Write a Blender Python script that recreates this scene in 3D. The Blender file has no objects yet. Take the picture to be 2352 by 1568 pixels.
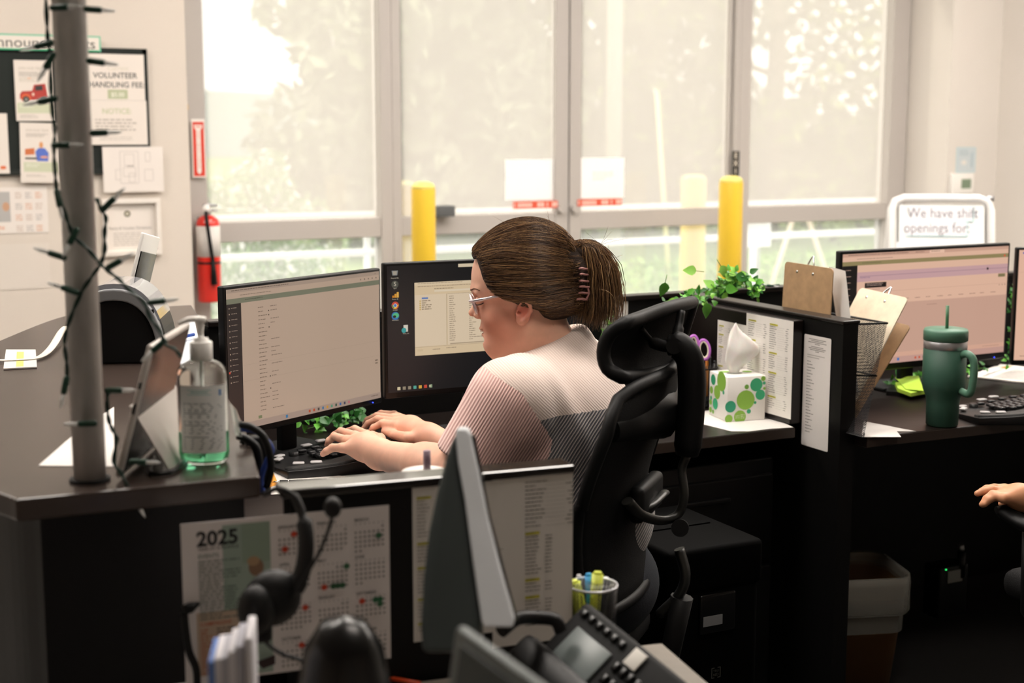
import bpy, bmesh, math, random
import numpy as np
from mathutils import Vector, Matrix, Euler
random.seed(7)
S = bpy.context.scene
COL = S.collection
PI = math.pi
# ------------------------------------------------------------------ camera
W, H = 2352, 1568
FPX = 3267.0
YAW = math.radians(27.0); PITCH = math.atan(484/FPX)
CAM = Vector((0, 0, 1.48))
cd = bpy.data.cameras.new('camera'); cam = bpy.data.objects.new('camera', cd); COL.objects.link(cam)
cd.sensor_width = 36.0; cd.lens = FPX/W*36.0
cam.location = CAM; cam.rotation_euler = (PI/2-PITCH, 0, -YAW)
cd.clip_start = 0.05; cd.clip_end = 500
cd.dof.use_dof = True; cd.dof.focus_distance = 2.95; cd.dof.aperture_fstop = 3.8
S.camera = cam
cF = Vector((math.sin(YAW)*math.cos(PITCH), math.cos(YAW)*math.cos(PITCH), -math.sin(PITCH)))
cR = Vector((math.cos(YAW), -math.sin(YAW), 0))
cU = cR.cross(cF)
def ray(px, py): return cF + cR*((px-W/2)/FPX) + cU*((H/2-py)/FPX)
def onz(px, py, z): r = ray(px, py); return CAM + r*((z-CAM.z)/r.z)
def ony(px, py, y): r = ray(px, py); return CAM + r*((y-CAM.y)/r.y)
def onx(px, py, x): r = ray(px, py); return CAM + r*((x-CAM.x)/r.x)
def atD(px, py, D): return CAM + ray(px, py)*D
def proj(p):
    d = Vector(p)-CAM; z = d.dot(cF); return (W/2+FPX*d.dot(cR)/z, H/2-FPX*d.dot(cU)/z, z)
# ------------------------------------------------------------------ view, world, sun
S.view_settings.view_transform = 'Standard'; S.view_settings.look = 'None'
S.view_settings.gamma = 1.0; S.view_settings.use_curve_mapping = False
S.view_settings.exposure = 0.22
wd = bpy.data.worlds.new('sky'); S.world = wd; wd.use_nodes = True
nt = wd.node_tree; nt.nodes.clear()
bg = nt.nodes.new('ShaderNodeBackground'); wo = nt.nodes.new('ShaderNodeOutputWorld')
tc = nt.nodes.new('ShaderNodeTexCoord'); sep = nt.nodes.new('ShaderNodeSeparateXYZ')
rp = nt.nodes.new('ShaderNodeValToRGB')
rp.color_ramp.elements[0].position = 0.0; rp.color_ramp.elements[0].color = (0.95, 0.95, 0.92, 1)
rp.color_ramp.elements[1].position = 0.7; rp.color_ramp.elements[1].color = (0.90, 0.94, 1.0, 1)
nt.links.new(tc.outputs['Generated'], sep.inputs[0]); nt.links.new(sep.outputs['Z'], rp.inputs[0])
nt.links.new(rp.outputs[0], bg.inputs[0]); bg.inputs[1].default_value = 3.7
nt.links.new(bg.outputs[0], wo.inputs[0])
sd = bpy.data.lights.new('sun', 'SUN'); sun = bpy.data.objects.new('sun', sd); COL.objects.link(sun)
sd.energy = 5.0; sd.angle = math.radians(2); sd.color = (1, .95, .86)
sun.rotation_euler = (math.radians(-32), math.radians(-28), 0); sun.location = (0, 20, 20)
# ------------------------------------------------------------------ materials
def lin(c):
    if isinstance(c, str):
        c = c.lstrip('#'); c = tuple(int(c[i:i+2], 16)/255 for i in (0, 2, 4))
    return tuple(x/12.92 if x <= .04045 else ((x+.055)/1.055)**2.4 for x in c)
MATS = {}
def mat(name, col='#808080', rough=.5, metal=0, trans=0, ior=1.45, emis=None, es=0, bump=0, bscale=60, vary=0, vscale=8, spec=.5, alpha=1, sss=0, sheen=0, coat=0, stretch=None):
    if name in MATS: return MATS[name]
    m = bpy.data.materials.new(name); m.use_nodes = True; t = m.node_tree; b = t.nodes['Principled BSDF']
    c = lin(col)
    b.inputs['Base Color'].default_value = (*c, 1); b.inputs['Roughness'].default_value = rough
    b.inputs['Metallic'].default_value = metal; b.inputs['Transmission Weight'].default_value = trans
    b.inputs['IOR'].default_value = ior; b.inputs['Specular IOR Level'].default_value = spec
    b.inputs['Alpha'].default_value = alpha; b.inputs['Coat Weight'].default_value = coat
    b.inputs['Sheen Weight'].default_value = sheen
    if sss:
        b.inputs['Subsurface Weight'].default_value = sss; b.inputs['Subsurface Radius'].default_value = (1, .35, .2); b.inputs['Subsurface Scale'].default_value = .012
    if emis: b.inputs['Emission Color'].default_value = (*lin(emis), 1); b.inputs['Emission Strength'].default_value = es
    if bump or vary:
        tx = t.nodes.new('ShaderNodeTexCoord'); mp = t.nodes.new('ShaderNodeMapping'); t.links.new(tx.outputs['Object'], mp.inputs[0])
        if stretch: mp.inputs['Scale'].default_value = stretch
        if vary:
            n = t.nodes.new('ShaderNodeTexNoise'); n.inputs['Scale'].default_value = vscale; n.inputs['Detail'].default_value = 4
            t.links.new(mp.outputs[0], n.inputs[0]); r = t.nodes.new('ShaderNodeValToRGB')
            r.color_ramp.elements[0].position = .3; r.color_ramp.elements[1].position = .7
            r.color_ramp.elements[0].color = (*[x*(1-vary) for x in c], 1); r.color_ramp.elements[1].color = (*[min(1, x*(1+vary)) for x in c], 1)
            t.links.new(n.outputs[0], r.inputs[0]); t.links.new(r.outputs[0], b.inputs['Base Color'])
        if bump:
            n = t.nodes.new('ShaderNodeTexNoise'); n.inputs['Scale'].default_value = bscale; n.inputs['Detail'].default_value = 3
            t.links.new(mp.outputs[0], n.inputs[0]); bp = t.nodes.new('ShaderNodeBump'); bp.inputs['Strength'].default_value = bump
            bp.inputs['Distance'].default_value = .004
            t.links.new(n.outputs[0], bp.inputs['Height']); t.links.new(bp.outputs[0], b.inputs['Normal'])
    MATS[name] = m; return m
_ic = {}
def ink(col, es=0):           # a printed (or, on a screen, glowing) colour
    k = (col, es)
    if k not in _ic:
        _ic[k] = mat('ink_%s_%s' % (str(col).strip('#'), es), col, .6) if not es else mat('glow_%s_%s' % (str(col).strip('#'), es), '#0a0a0a', .35, emis=col, es=es)
    return _ic[k]
# ------------------------------------------------------------------ mesh builder
def RZ(a): return Matrix.Rotation(a, 4, 'Z')
def T(x, y=0, z=0): return Matrix.Translation(x if isinstance(x, Vector) else (x, y, z))
def frame(o, x, z=None, y=None):
    """matrix with local x along x and local z (up) close to z"""
    x = Vector(x).normalized()
    if z is None: z = Vector((0, 0, 1))
    z = Vector(z); y = z.cross(x).normalized(); z = x.cross(y).normalized()
    M = Matrix((x, y, z)).transposed().to_4x4(); M.translation = Vector(o); return M
class MB:
    def __init__(s): s.v = []; s.f = []; s.mi = []; s.sm = []; s.mats = []
    def mid(s, m):
        if m not in s.mats: s.mats.append(m)
        return s.mats.index(m)
    def add(s, vs, fs, m, smooth=False, M=None):
        b = len(s.v); k = s.mid(m)
        if M is not None: vs = [M @ Vector(v) for v in vs]
        s.v += [tuple(v) for v in vs]; s.f += [tuple(b+i for i in f) for f in fs]
        s.mi += [k]*len(fs); s.sm += [smooth]*len(fs); return s
    def box(s, c, d, m, M=None, R=None):
        x, y, z = (k/2 for k in d)
        vs = [Vector((sx*x, sy*y, sz*z)) for sz in (-1, 1) for sy in (-1, 1) for sx in (-1, 1)]
        if R is not None: vs = [R @ v for v in vs]
        vs = [v+Vector(c) for v in vs]
        return s.add(vs, [(0, 2, 3, 1), (4, 5, 7, 6), (0, 1, 5, 4), (2, 6, 7, 3), (0, 4, 6, 2), (1, 3, 7, 5)], m, False, M)
    def bb(s, a, b, m, M=None):
        return s.box([(p+q)/2 for p, q in zip(a, b)], [abs(q-p) for p, q in zip(a, b)], m, M)
    def quad(s, a, b, c, d, m, M=None): return s.add([a, b, c, d], [(0, 1, 2, 3)], m, False, M)
    def cyl(s, p0, p1, r0, m, r1=None, n=20, caps=True, M=None, smooth=True):
        r1 = r0 if r1 is None else r1; return s.tube([p0, p1], [r0, r1], m, n, caps, M)
    def tube(s, pts, r, m, n=8, caps=True, M=None, flat=1.0, closed=False):
        pts = [Vector(p) for p in pts]; k = len(pts)
        if not hasattr(r, '__len__'): r = [r]*k
        vs = []; fs = []; up = None
        for i, p in enumerate(pts):
            if closed: t = (pts[(i+1) % k]-pts[i-1]).normalized()
            else: t = (pts[min(i+1, k-1)]-pts[max(i-1, 0)]).normalized()
            if up is None: up = Vector((0, 0, 1)) if abs(t.z) < .9 else Vector((0, 1, 0))
            a = t.cross(up).normalized(); b = a.cross(t).normalized(); up = b
            for j in range(n):
                th = 2*PI*j/n; vs.append(p+a*(math.cos(th)*r[i])+b*(math.sin(th)*r[i]*flat))
        for i in range(k if closed else k-1):
            i2 = (i+1) % k
            for j in range(n): fs.append((i*n+j, i*n+(j+1) % n, i2*n+(j+1) % n, i2*n+j))
        s.add(vs, fs, m, True, M)
        if caps and not closed:
            b = len(s.v)-len(vs); q = s.mid(m)
            s.f += [tuple(b+j for j in range(n))[::-1], tuple(b+(k-1)*n+j for j in range(n))]; s.mi += [q, q]; s.sm += [False, False]
        return s
    def lathe(s, prof, m, n=32, M=None, smooth=True, sx=1, sy=1):
        vs = []; fs = []; k = len(prof)
        for r, z in prof:
            for j in range(n): th = 2*PI*j/n; vs.append((r*math.cos(th)*sx, r*math.sin(th)*sy, z))
        for i in range(k-1):
            for j in range(n): fs.append((i*n+j, i*n+(j+1) % n, (i+1)*n+(j+1) % n, (i+1)*n+j))
        if prof[0][0] > 0: fs.append(tuple(range(n))[::-1])
        if prof[-1][0] > 0: fs.append(tuple((k-1)*n+j for j in range(n)))
        return s.add(vs, fs, m, smooth, M)
    def prism(s, poly, z0, z1, m, M=None, smooth=False):
        n = len(poly); vs = [(x, y, z0) for x, y in poly]+[(x, y, z1) for x, y in poly]
        fs = [tuple(range(n))[::-1], tuple(range(n, 2*n))]+[(i, (i+1) % n, n+(i+1) % n, n+i) for i in range(n)]
        return s.add(vs, fs, m, smooth, M)
    def rbox(s, c, d, r, m, M=None, R=None, seg=3):
        bm = bmesh.new(); bmesh.ops.create_cube(bm, size=1)
        for v in bm.verts: v.co = Vector((v.co.x*d[0], v.co.y*d[1], v.co.z*d[2]))
        bmesh.ops.bevel(bm, geom=bm.edges[:], offset=min(r, min(d)*.499), segments=seg, profile=.5, affect='EDGES')
        vs = [v.co.copy() for v in bm.verts]
        if R is not None: vs = [R @ v for v in vs]
        vs = [v+Vector(c) for v in vs]
        fs = [tuple(v.index for v in f.verts) for f in bm.faces]; bm.free()
        return s.add(vs, fs, m, True, M)
    def ell(s, c, r, m, M=None, R=None, n=20, k=12):
        vs = []; fs = []
        for i in range(k+1):
            ph = PI*i/k
            for j in range(n):
                th = 2*PI*j/n; v = Vector((r[0]*math.sin(ph)*math.cos(th), r[1]*math.sin(ph)*math.sin(th), -r[2]*math.cos(ph)))
                if R is not None: v = R @ v
                vs.append(v+Vector(c))
        for i in range(k):
            for j in range(n): fs.append((i*n+j, i*n+(j+1) % n, (i+1)*n+(j+1) % n, (i+1)*n+j))
        return s.add(vs, fs, m, True, M)
    def text(s, st, size, m, M, align='LEFT', depth=0, bold=0, sx=1):
        cu = bpy.data.curves.new('t', 'FONT'); cu.body = st; cu.size = size; cu.align_x = align; cu.extrude = depth; cu.offset = bold*size
        cu.resolution_u = 3
        o = bpy.data.objects.new('t', cu); me = bpy.data.meshes.new_from_object(o)
        vs = [(v.co.x*sx, v.co.y, v.co.z) for v in me.vertices]; fs = [tuple(p.vertices) for p in me.polygons]
        bpy.data.objects.remove(o); bpy.data.curves.remove(cu); bpy.data.meshes.remove(me)
        return s.add(vs, fs, m, False, M)
    def build(s, name, parent=None, local=False, bevel=0, bseg=2, sub=0, origin=None, solid=0, recalc=False):
        me = bpy.data.meshes.new(name); vs = s.v
        o = bpy.data.objects.new(name, me)
        if parent is not None:
            o.parent = parent
            if not local:
                I = WM[parent.name].inverted(); vs = [tuple(I @ Vector(v)) for v in vs]
            WM[o.name] = WM[parent.name].copy()
        else:
            if not local:
                if origin is None:
                    a = np.array(vs); origin = Vector(((a[:, 0].min()+a[:, 0].max())/2, (a[:, 1].min()+a[:, 1].max())/2, a[:, 2].min()))
                origin = Vector(origin); vs = [tuple(Vector(v)-origin) for v in vs]; o.location = origin
            WM[o.name] = Matrix.Translation(o.location)
        me.from_pydata(vs, [], s.f)
        for m in s.mats: me.materials.append(m)
        me.polygons.foreach_set('material_index', s.mi); me.polygons.foreach_set('use_smooth', s.sm)
        if recalc:
            bm = bmesh.new(); bm.from_mesh(me); bmesh.ops.recalc_face_normals(bm, faces=bm.faces[:]); bm.to_mesh(me); bm.free()
        me.update(); COL.objects.link(o)
        if solid: md = o.modifiers.new('solid', 'SOLIDIFY'); md.thickness = solid; md.offset = 0
        if bevel: md = o.modifiers.new('bevel', 'BEVEL'); md.width = bevel; md.segments = bseg; md.limit_method = 'ANGLE'; md.harden_normals = False
        if sub: md = o.modifiers.new('sub', 'SUBSURF'); md.levels = sub; md.render_levels = sub
        return o
WM = {}
def thing(name, label, cat, loc=(0, 0, 0), rz=0, group=None, M=None):
    o = bpy.data.objects.new(name, None); COL.objects.link(o)
    if M is None: M = Matrix.Translation(loc) @ RZ(rz)
    o.matrix_world = M; o.empty_display_size = .05
    o.location, o.rotation_euler = M.to_translation(), M.to_euler()
    WM[o.name] = M.copy(); tag(o, label, cat, group); return o
def tag(o, label, cat, group=None, kind=None):
    o['label'] = label; o['category'] = cat
    if group: o['group'] = group
    if kind: o['kind'] = kind
    return o
def struct(o): o['kind'] = 'structure'; return o
def lab(o, l): o['label'] = l; return o
def copy_tree(o, M=None, parent=None):
    c = o.copy(); COL.objects.link(c)
    if parent is not None: c.parent = parent
    if M is not None:
        c.location, c.rotation_euler = M.to_translation(), M.to_euler(); WM[c.name] = M.copy()
    for ch in list(o.children): copy_tree(ch, None, c)
    return c
def bez(pts, n=8):
    """Catmull-Rom through the points"""
    P = [Vector(p) for p in pts]; P = [P[0]*2-P[1]]+P+[P[-1]*2-P[-2]]; out = []
    for i in range(1, len(P)-2):
        for k in range(n):
            t = k/n; a, b, c, d = P[i-1:i+3]
            out.append(.5*((2*b)+(c-a)*t+(2*a-5*b+4*c-d)*t*t+(-a+3*b-3*c+d)*t**3))
    out.append(P[-2]); return out
def rrect(w, h, r, n=5, cx=0, cy=0):
    o = []
    for sx, sy, a0 in ((1, 1, 0), (-1, 1, 90), (-1, -1, 180), (1, -1, 270)):
        for k in range(n+1):
            a = math.radians(a0+90*k/n); o.append((cx+sx*(w/2-r)+r*math.cos(a), cy+sy*(h/2-r)+r*math.sin(a)))
    return o
# printed sheets: local frame x right, z up, facing -y ; origin top-left corner
def draw(b, M, items, es=0, off=.0005):
    """items in metres from the top-left corner (x right, y down)"""
    lvl = 0
    for it in items:
        k = it[0]; lvl += 1; dy = -off-lvl*.000012
        if k == 'r':
            _, x, y, w, h, c = it
            b.quad((x, dy, -y-h), (x+w, dy, -y-h), (x+w, dy, -y), (x, dy, -y), ink(c, es), M)
        elif k == 'c':
            _, x, y, rx, ry, c = it
            vs = [(x+rx*math.cos(a*PI/12), dy, -y+ry*math.sin(a*PI/12)) for a in range(24)]
            b.add(vs, [tuple(range(24))], ink(c, es), False, M)
        elif k == 'p':
            _, pts, c = it
            b.add([(x, dy, -y) for x, y in pts], [tuple(range(len(pts)))[::-1]], ink(c, es), False, M)
        elif k == 't':
            _, x, y, size, st, c, al = it[:7]
            Mt = M @ Matrix.Translation((x, dy, -y)) @ Matrix.Rotation(PI/2, 4, 'X')
            b.text(st, size, ink(c, es), Mt, al, 0, it[7] if len(it) > 7 else 0, it[8] if len(it) > 8 else 1)
        elif k == 'l':      # illegible small print: rows of word-long dashes
            _, x, y, w, h, pitch, c, fill = it
            rnd = random.Random(int(x*9999+y*777)); yy = y
            while yy < y+h:
                xx = x; end = x+w*(fill if rnd.random() < .3 else 1)*(.85+.15*rnd.random())
                while xx < end:
                    ww = pitch*(.6+2.2*rnd.random()); ww = min(ww, end-xx)
                    b.quad((xx, dy, -yy-pitch*.42), (xx+ww, dy, -yy-pitch*.42), (xx+ww, dy, -yy), (xx, dy, -yy), ink(c, es), M)
                    xx += ww+pitch*.35
                yy += pitch
def sheet(name, label, cat, M, w, h, items=(), col='#ece8e2', th=.0006, group=None, parent=None, rough=.6, corner=0):
    b = MB(); m = mat('paper_'+col.strip('#'), col, rough, bump=.03, bscale=30)
    poly = rrect(w, h, corner, 4, w/2, -h/2) if corner else [(0, -h), (w, -h), (w, 0), (0, 0)]
    b.prism(poly, 0, th, m, M @ Matrix.Rotation(PI/2, 4, "X"))
    draw(b, M, items, off=th+.0003)
    o = b.build(name, parent, origin=M.to_translation() if parent is None else None)
    if label and parent is None: tag(o, label, cat, group)
    elif label: lab(o, label)
    return o
# ================================================================== room shell
YW = 6.30
def X(px, y=YW, py=400): return ony(px, py, y).x
def Z(px, py, y=YW): return ony(px, py, y).z
m_wall = mat('painted_wall', '#d9cfc4', .85, bump=.05, bscale=200, vary=.015, vscale=3)
m_wallr = mat('painted_wall_white', '#d8d2cb', .85, bump=.05, bscale=200, vary=.015, vscale=3)
m_floor = mat('vinyl_floor', '#8f8d8a', .4, vary=.06, vscale=5)
m_ceil = mat('ceiling_tile', '#b9b4ae', .9, bump=.2, bscale=90)
m_alu = mat('white_aluminium', '#b9b3ae', .45, vary=.01)
m_seal = mat('door_gasket', '#2b2a28', .7, vary=.1)
def sb(name, a, b_, m, bev=0): o = MB().bb(a, b_, m).build(name, bevel=bev); return struct(o)
xl = X(436, 6.10)
sb('floor', (-4, -3.5, -.1), (6.2, 6.5, 0), m_floor)
sb('floor_dark', (.98, -3.5, 0), (6.0, 3.39, .005), mat('dark_floor', '#1a1918', .95, bump=.3, bscale=300))  # thin dark sheet added to blacken the floor around the desks
sb('ceiling', (-4, -3.5, 3.2), (6.2, 6.5, 3.3), m_ceil)
sb('wall_left', (-4, 6.10, 0), (xl, 6.45, 3.2), m_wall)
sb('wall_rear', (-4.1, -3.6, 0), (6.2, -3.5, 3.2), m_wall)
sb('wall_side', (-4.1, -3.5, 0), (-4, 6.45, 3.2), m_wall)
xr = X(2066); xc = 6.07
y_p = 5.93
sb('wall_pier', (xr, y_p, 0), (xc+.1, 6.45, 3.2), m_wallr)
sb('wall_right', (xc, -3.5, 0), (xc+.1, y_p, 3.2), m_wallr)
sb('wall_header', (xl, YW-.05, 2.75), (xr, 6.45, 3.2), m_wall)
for n, (x0, x1) in enumerate(((xl+.03, X(893)), (X(1682), xr-.01))):
    pass
sb('trim_1', (xl, YW-.06, 0), (xl+.03, 6.45, 2.75), m_alu)
# glass: clear pane behind a pale woven sun-screen, seen as a haze over the view
def pane_mat(name, tr, tint, dif):
    m = bpy.data.materials.new(name); m.use_nodes = True; t = m.node_tree; t.nodes.clear()
    o = t.nodes.new('ShaderNodeOutputMaterial'); a = t.nodes.new('ShaderNodeBsdfTransparent'); a.inputs[0].default_value = (*tint, 1)
    d = t.nodes.new('ShaderNodeBsdfTranslucent'); d.inputs[0].default_value = (*dif, 1); mx = t.nodes.new('ShaderNodeMixShader'); mx.inputs[0].default_value = 1-tr
    g = t.nodes.new('ShaderNodeBsdfGlossy'); g.inputs['Roughness'].default_value = .03; m2 = t.nodes.new('ShaderNodeMixShader'); m2.inputs[0].default_value = .04
    t.links.new(a.outputs[0], mx.inputs[1]); t.links.new(d.outputs[0], mx.inputs[2]); t.links.new(mx.outputs[0], m2.inputs[1]); t.links.new(g.outputs[0], m2.inputs[2])
    t.links.new(m2.outputs[0], o.inputs[0]); return m
m_pane_up = pane_mat('screened_glass', .50, (.90, .88, .85), (.47, .435, .40))
m_pane_lo = pane_mat('hazy_glass', .66, (.88, .88, .86), (.42, .41, .385))
zr0, zr1 = .985, 1.075
def leaf_frame(b, x0, x1, z0, z1, st, rails, y0=YW-.03, y1=YW+.03, m=None):
    m = m or m_alu
    b.bb((x0, y0, z0), (x0+st, y1, z1), m); b.bb((x1-st, y0, z0), (x1, y1, z1), m)
    for r0, r1 in rails: b.bb((x0+st, y0, r0), (x1-st, y1, r1), m)
def panes(parent, x0, x1, name='pane'):
    for a, c, mm in ((.12, zr0, m_pane_lo), (zr1, 2.68, m_pane_up)):
        MB().bb((x0, YW+.005, a), (x1, YW+.011, c), mm).build(name, parent)
def opening(name, x0, x1, st0, st1):
    e = bpy.data.objects.new(name, None); COL.objects.link(e); e.location = ((x0+x1)/2, YW, 0); WM[e.name] = Matrix.Translation(e.location); struct(e)
    b = MB(); b.bb((x0, YW-.05, 0), (x0+st0, YW+.05, 2.75), m_alu); b.bb((x1-st1, YW-.05, 0), (x1, YW+.05, 2.75), m_alu)
    for r0, r1 in ((0, .12), (zr0, zr1), (2.68, 2.75)): b.bb((x0+st0, YW-.045, r0), (x1-st1, YW+.045, r1), m_alu)
    b.build('frame', e, bevel=.004); panes(e, x0+st0, x1-st1); return e
# window_1 left, door_1/door_2 double doors, window_2 right
xa0, xa1, xa2, xa3 = xl+.03, X(469), X(866), X(893)
opening('window_1', xa0, xa3, xa1-xa0, xa3-xa2)
xb0, xb1 = X(1683), X(1708)
opening('window_2', xb0, xr-.005, xb1-xb0, xr-X(2028))
sb('trim_2', (xa3, YW-.05, 0), (X(912), YW+.05, 2.75), m_alu, .003)
sb('trim_3', (X(1671), YW-.05, 0), (xb0, YW+.05, 2.75), m_alu, .003)
sb('trim_4', (X(912), YW-.05, 2.6), (X(1671), YW+.05, 2.75), m_alu, .003)
def door(name, x0, x1, s0, s1, hx):
    e = bpy.data.objects.new(name, None); COL.objects.link(e); e.location = ((x0+x1)/2, YW, 0); WM[e.name] = Matrix.Translation(e.location); struct(e)
    b = MB(); b.bb((x0, YW-.025, .01), (x0+s0, YW+.025, 2.59), m_alu); b.bb((x1-s1, YW-.025, .01), (x1, YW+.025, 2.59), m_alu)
    for r0, r1 in ((.01, .2), (zr0, zr1), (2.5, 2.59)): b.bb((x0+s0, YW-.022, r0), (x1-s1, YW+.022, r1), m_alu)
    b.build('frame', e, bevel=.003)
    for a, c, mm in ((.2, zr0, m_pane_lo), (zr1, 2.5, m_pane_up)): MB().bb((x0+s0, YW-.003, a), (x1-s1, YW+.003, c), mm).build('pane', e)
    MB().cyl((hx, YW-.025, 1.09), (hx, YW-.055, 1.09), .019, m_alu, .017).build('lock_cylinder', e)
    return e
xm = X(1301.5)
d1 = door('door_1', X(913), xm-.004, X(918)-X(913), xm-X(1272), X(1289, YW-.04))
d2 = door('door_2', xm+.004, X(1670), X(1328)-xm, X(1670)-X(1664), X(1320, YW-.04))
sb('trim_5', (xm-.004, YW-.012, .01), (xm+.004, YW+.02, 2.59), m_seal)
m_vinyl = mat('black_plastic_soft', '#1f2022', .5, vary=.05)
b = MB(); bx0 = X(995, YW-.05); bx1 = X(1034, YW-.05)
b.rbox(((bx0+bx1)/2, YW-.07, 1.10), (bx1-bx0, .08, .052), .006, mat('exit_bar_grey', '#5d5f60', .5)).build('exit_device', d1)
# ------------------------------------------------------------------ notices on the glass doors
def on_plane(px, py, y): p = ony(px, py, y); return p
def wsheet(name, label, cat, tl, br, y, items=None, col='#efebe6', group=None, rot=0, **k):
    a = ony(tl[0], tl[1], y); c = ony(br[0], br[1], y); w = c.x-a.x; h = a.z-c.z
    M = Matrix.Translation(a) @ Matrix.Rotation(rot, 4, 'Y')
    return sheet(name, label, cat, M, w, h, items(w, h) if items else (), col, group=group, **k)
wsheet('door_notice', 'blank white paper notice on the left glass door', 'notice', (1160, 366), (1271, 457), YW-.004, col='#ffffff')
wsheet('door_notice', 'white paper notice on the right glass door beside the utility pole', 'notice', (1329, 362), (1433, 453), YW-.004, lambda w, h: [('l', w*.3, h*.35, w*.5, h*.2, .008, '#dedbd6', .6)], col='#ffffff')
def strip(w, h): return [('r', w*x, h*.2, w*q, h*.6, '#f3cfc2') for x, q in ((.02, .03), (.11, .05), (.175, .05), (.24, .05), (.305, .05), (.37, .05), (.54, .07), (.62, .07), (.75, .03), (.87, .05), (.93, .05))]
wsheet('door_decal', 'orange red worded strip on the left door rail', 'sticker', (1178, 463), (1281, 477), YW-.027, strip, col='#e0573c')
wsheet('door_decal', 'orange red worded strip on the right door rail', 'sticker', (1326, 458), (1428, 471), YW-.027, strip, col='#e0573c')
def exit_items(w, h):
    return [('t', w*.5, h*(.215+.245*i), h*.235, c, '#e8dccb', 'CENTER', .02) for i, c in enumerate('EXIT')]
wsheet('exit_sticker', 'narrow black vertical exit sticker on the door post above the yellow bollard', 'sticker', (1682, 347), (1697, 420), YW-.051, exit_items, col='#20201e')
# ------------------------------------------------------------------ bollards indoors
m_yel = mat('yellow_bollard_sleeve', '#e8c23a', .35, vary=.02)
def bollard(px, ptop, y, rad, label, name='bollard', m=m_yel, base=0):
    p = ony(px, ptop, y); z = p.z
    b = MB(); b.lathe([(rad, base), (rad, z-.035), (rad*.97, z-.03)], m, 32, T(p.x, y, 0)); 
    root = thing(name, label, 'bollard', (p.x, y, base))
    b.build('post_sleeve', root)
    c = MB().lathe([(rad*.99, z-.034), (rad*.95, z-.02), (rad*.75, z-.008), (rad*.4, z-.001), (0.0001, z)], mat('bollard_cap', '#f2e27c', .25), 32, T(p.x, y, 0))
    c.build('domed_cap', root); return root
bollard(972, 416, 5.75, .0535, 'yellow plastic bollard inside the door, behind the dark monitor')
bollard(1680, 403, 5.85, .060, 'yellow plastic bollard under the vertical exit sticker')
bollard(1594, 400, 8.1, .085, 'pale yellow bollard standing outside beyond the glass door', base=-.1)
bollard(924, 415, 7.3, .085, 'yellow post outside the glass standing in for the reflection of the indoor bollard', base=-.1)  # yellowish reflection in the glass, built as a post beyond it
# ------------------------------------------------------------------ outdoors
m_asph = mat('asphalt', '#b5b2ad', .9, vary=.05, vscale=2); m_lawn = mat('lawn_soil', '#7d8f4f', .95, vary=.2, vscale=3)
struct(MB().bb((-30, 6.46, -.3), (40, 11.8, -.1), m_asph).build('ground_paving'))
struct(MB().bb((-30, 11.8, -.3), (40, 90, -.12), m_lawn).build('ground_lawn'))
def leafmesh(name, clumps, n, size, m, parent=None, seed=1, squash=1.0, m2=None):
    rnd = np.random.RandomState(seed); b = MB(); V = []; 
    tot = sum(c[3]**2 for c in clumps)
    k1 = b.mid(m); k2 = b.mid(m2) if m2 else k1
    for cx, cy, cz, r in clumps:
        k = int(n*r*r/tot)
        d = rnd.normal(size=(k, 3)); d /= np.linalg.norm(d, axis=1)[:, None]
        p = d*(r*(.55+.45*rnd.rand(k, 1)**.5)); p[:, 2] *= squash; p += (cx, cy, cz)
        a = rnd.normal(size=(k, 3)); a /= np.linalg.norm(a, axis=1)[:, None]
        c = np.cross(a, rnd.normal(size=(k, 3))); c /= np.linalg.norm(c, axis=1)[:, None]
        s = size*(.6+.8*rnd.rand(k, 1))
        V.append(np.stack([p-a*s, p+c*s*.45, p+a*s, p-c*s*.45], 1).reshape(-1, 3))
    V = np.concatenate(V); nf = len(V)//4
    b.v = [tuple(v) for v in V]; b.f = [(4*i, 4*i+1, 4*i+2, 4*i+3) for i in range(nf)]
    b.mi = [k2 if rnd.rand() < .3 else k1 for _ in range(nf)]; b.sm = [False]*nf
    return b.build(name, parent)
m_lf = mat('tree_leaves_dull', '#5d5a48', .9); m_lf2 = mat('tree_leaves_bright', '#8d9a5a', .9)
m_con = mat('conifer_leaves', '#6f7460', .9); m_con2 = mat('conifer_leaves_light', '#97a283', .9); m_bark = mat('tree_bark', '#6b5d50', .9, bump=.3, bscale=20)
def tree(label, px, y, h, rad, n, seed, ms, low=.5, cone=False, cat='tree', size=.11):
    p = ony(px, 600, y); x = p.x; root = thing('tree', label, cat, (x, y, -.12), group=None)
    rnd = random.Random(seed); cl = []
    for i in range(34):
        t = i/33; z = low+(h-low)*t; rr = rad*((1-t)**.6 if cone else math.sin(PI*(.18+.72*t))**.7)
        for k in range(3):
            a = rnd.random()*2*PI; q = rr*(.45+.5*rnd.random())
            cl.append((x+math.cos(a)*q, y+math.sin(a)*q*.7, z+rnd.uniform(-.3, .3), rad*rnd.uniform(.18, .34)*(1-.4*t if cone else 1)))
    leafmesh('foliage', cl, n, size, ms[0], root, seed, .8, ms[1])
    b = MB(); b.tube([(x, y, -.12), (x+.1, y, h*.3), (x-.05, y, h*.8)], [rad*.07, rad*.055, .03], m_bark, 10)
    for i in range(9):
        a = i*2.4; z = h*(.2+.07*i); q = rad*.8
        b.tube([(x, y, z), (x+math.cos(a)*q*.5, y+math.sin(a)*q*.5, z+.35), (x+math.cos(a)*q, y+math.sin(a)*q, z+.5)], [.06, .04, .015], m_bark, 6)
    b.build('trunk', root); return root
tree('tall shaggy grey green conifer filling the left window', 925, 18, 9.5, 2.45, 24000, 3, (m_con, m_con2), .2, False, size=.13)
tree('dense tree filling the view behind the glass doors', 1190, 19.5, 9, 3.1, 26000, 4, (m_lf, m_con), .2, size=.13)
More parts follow.
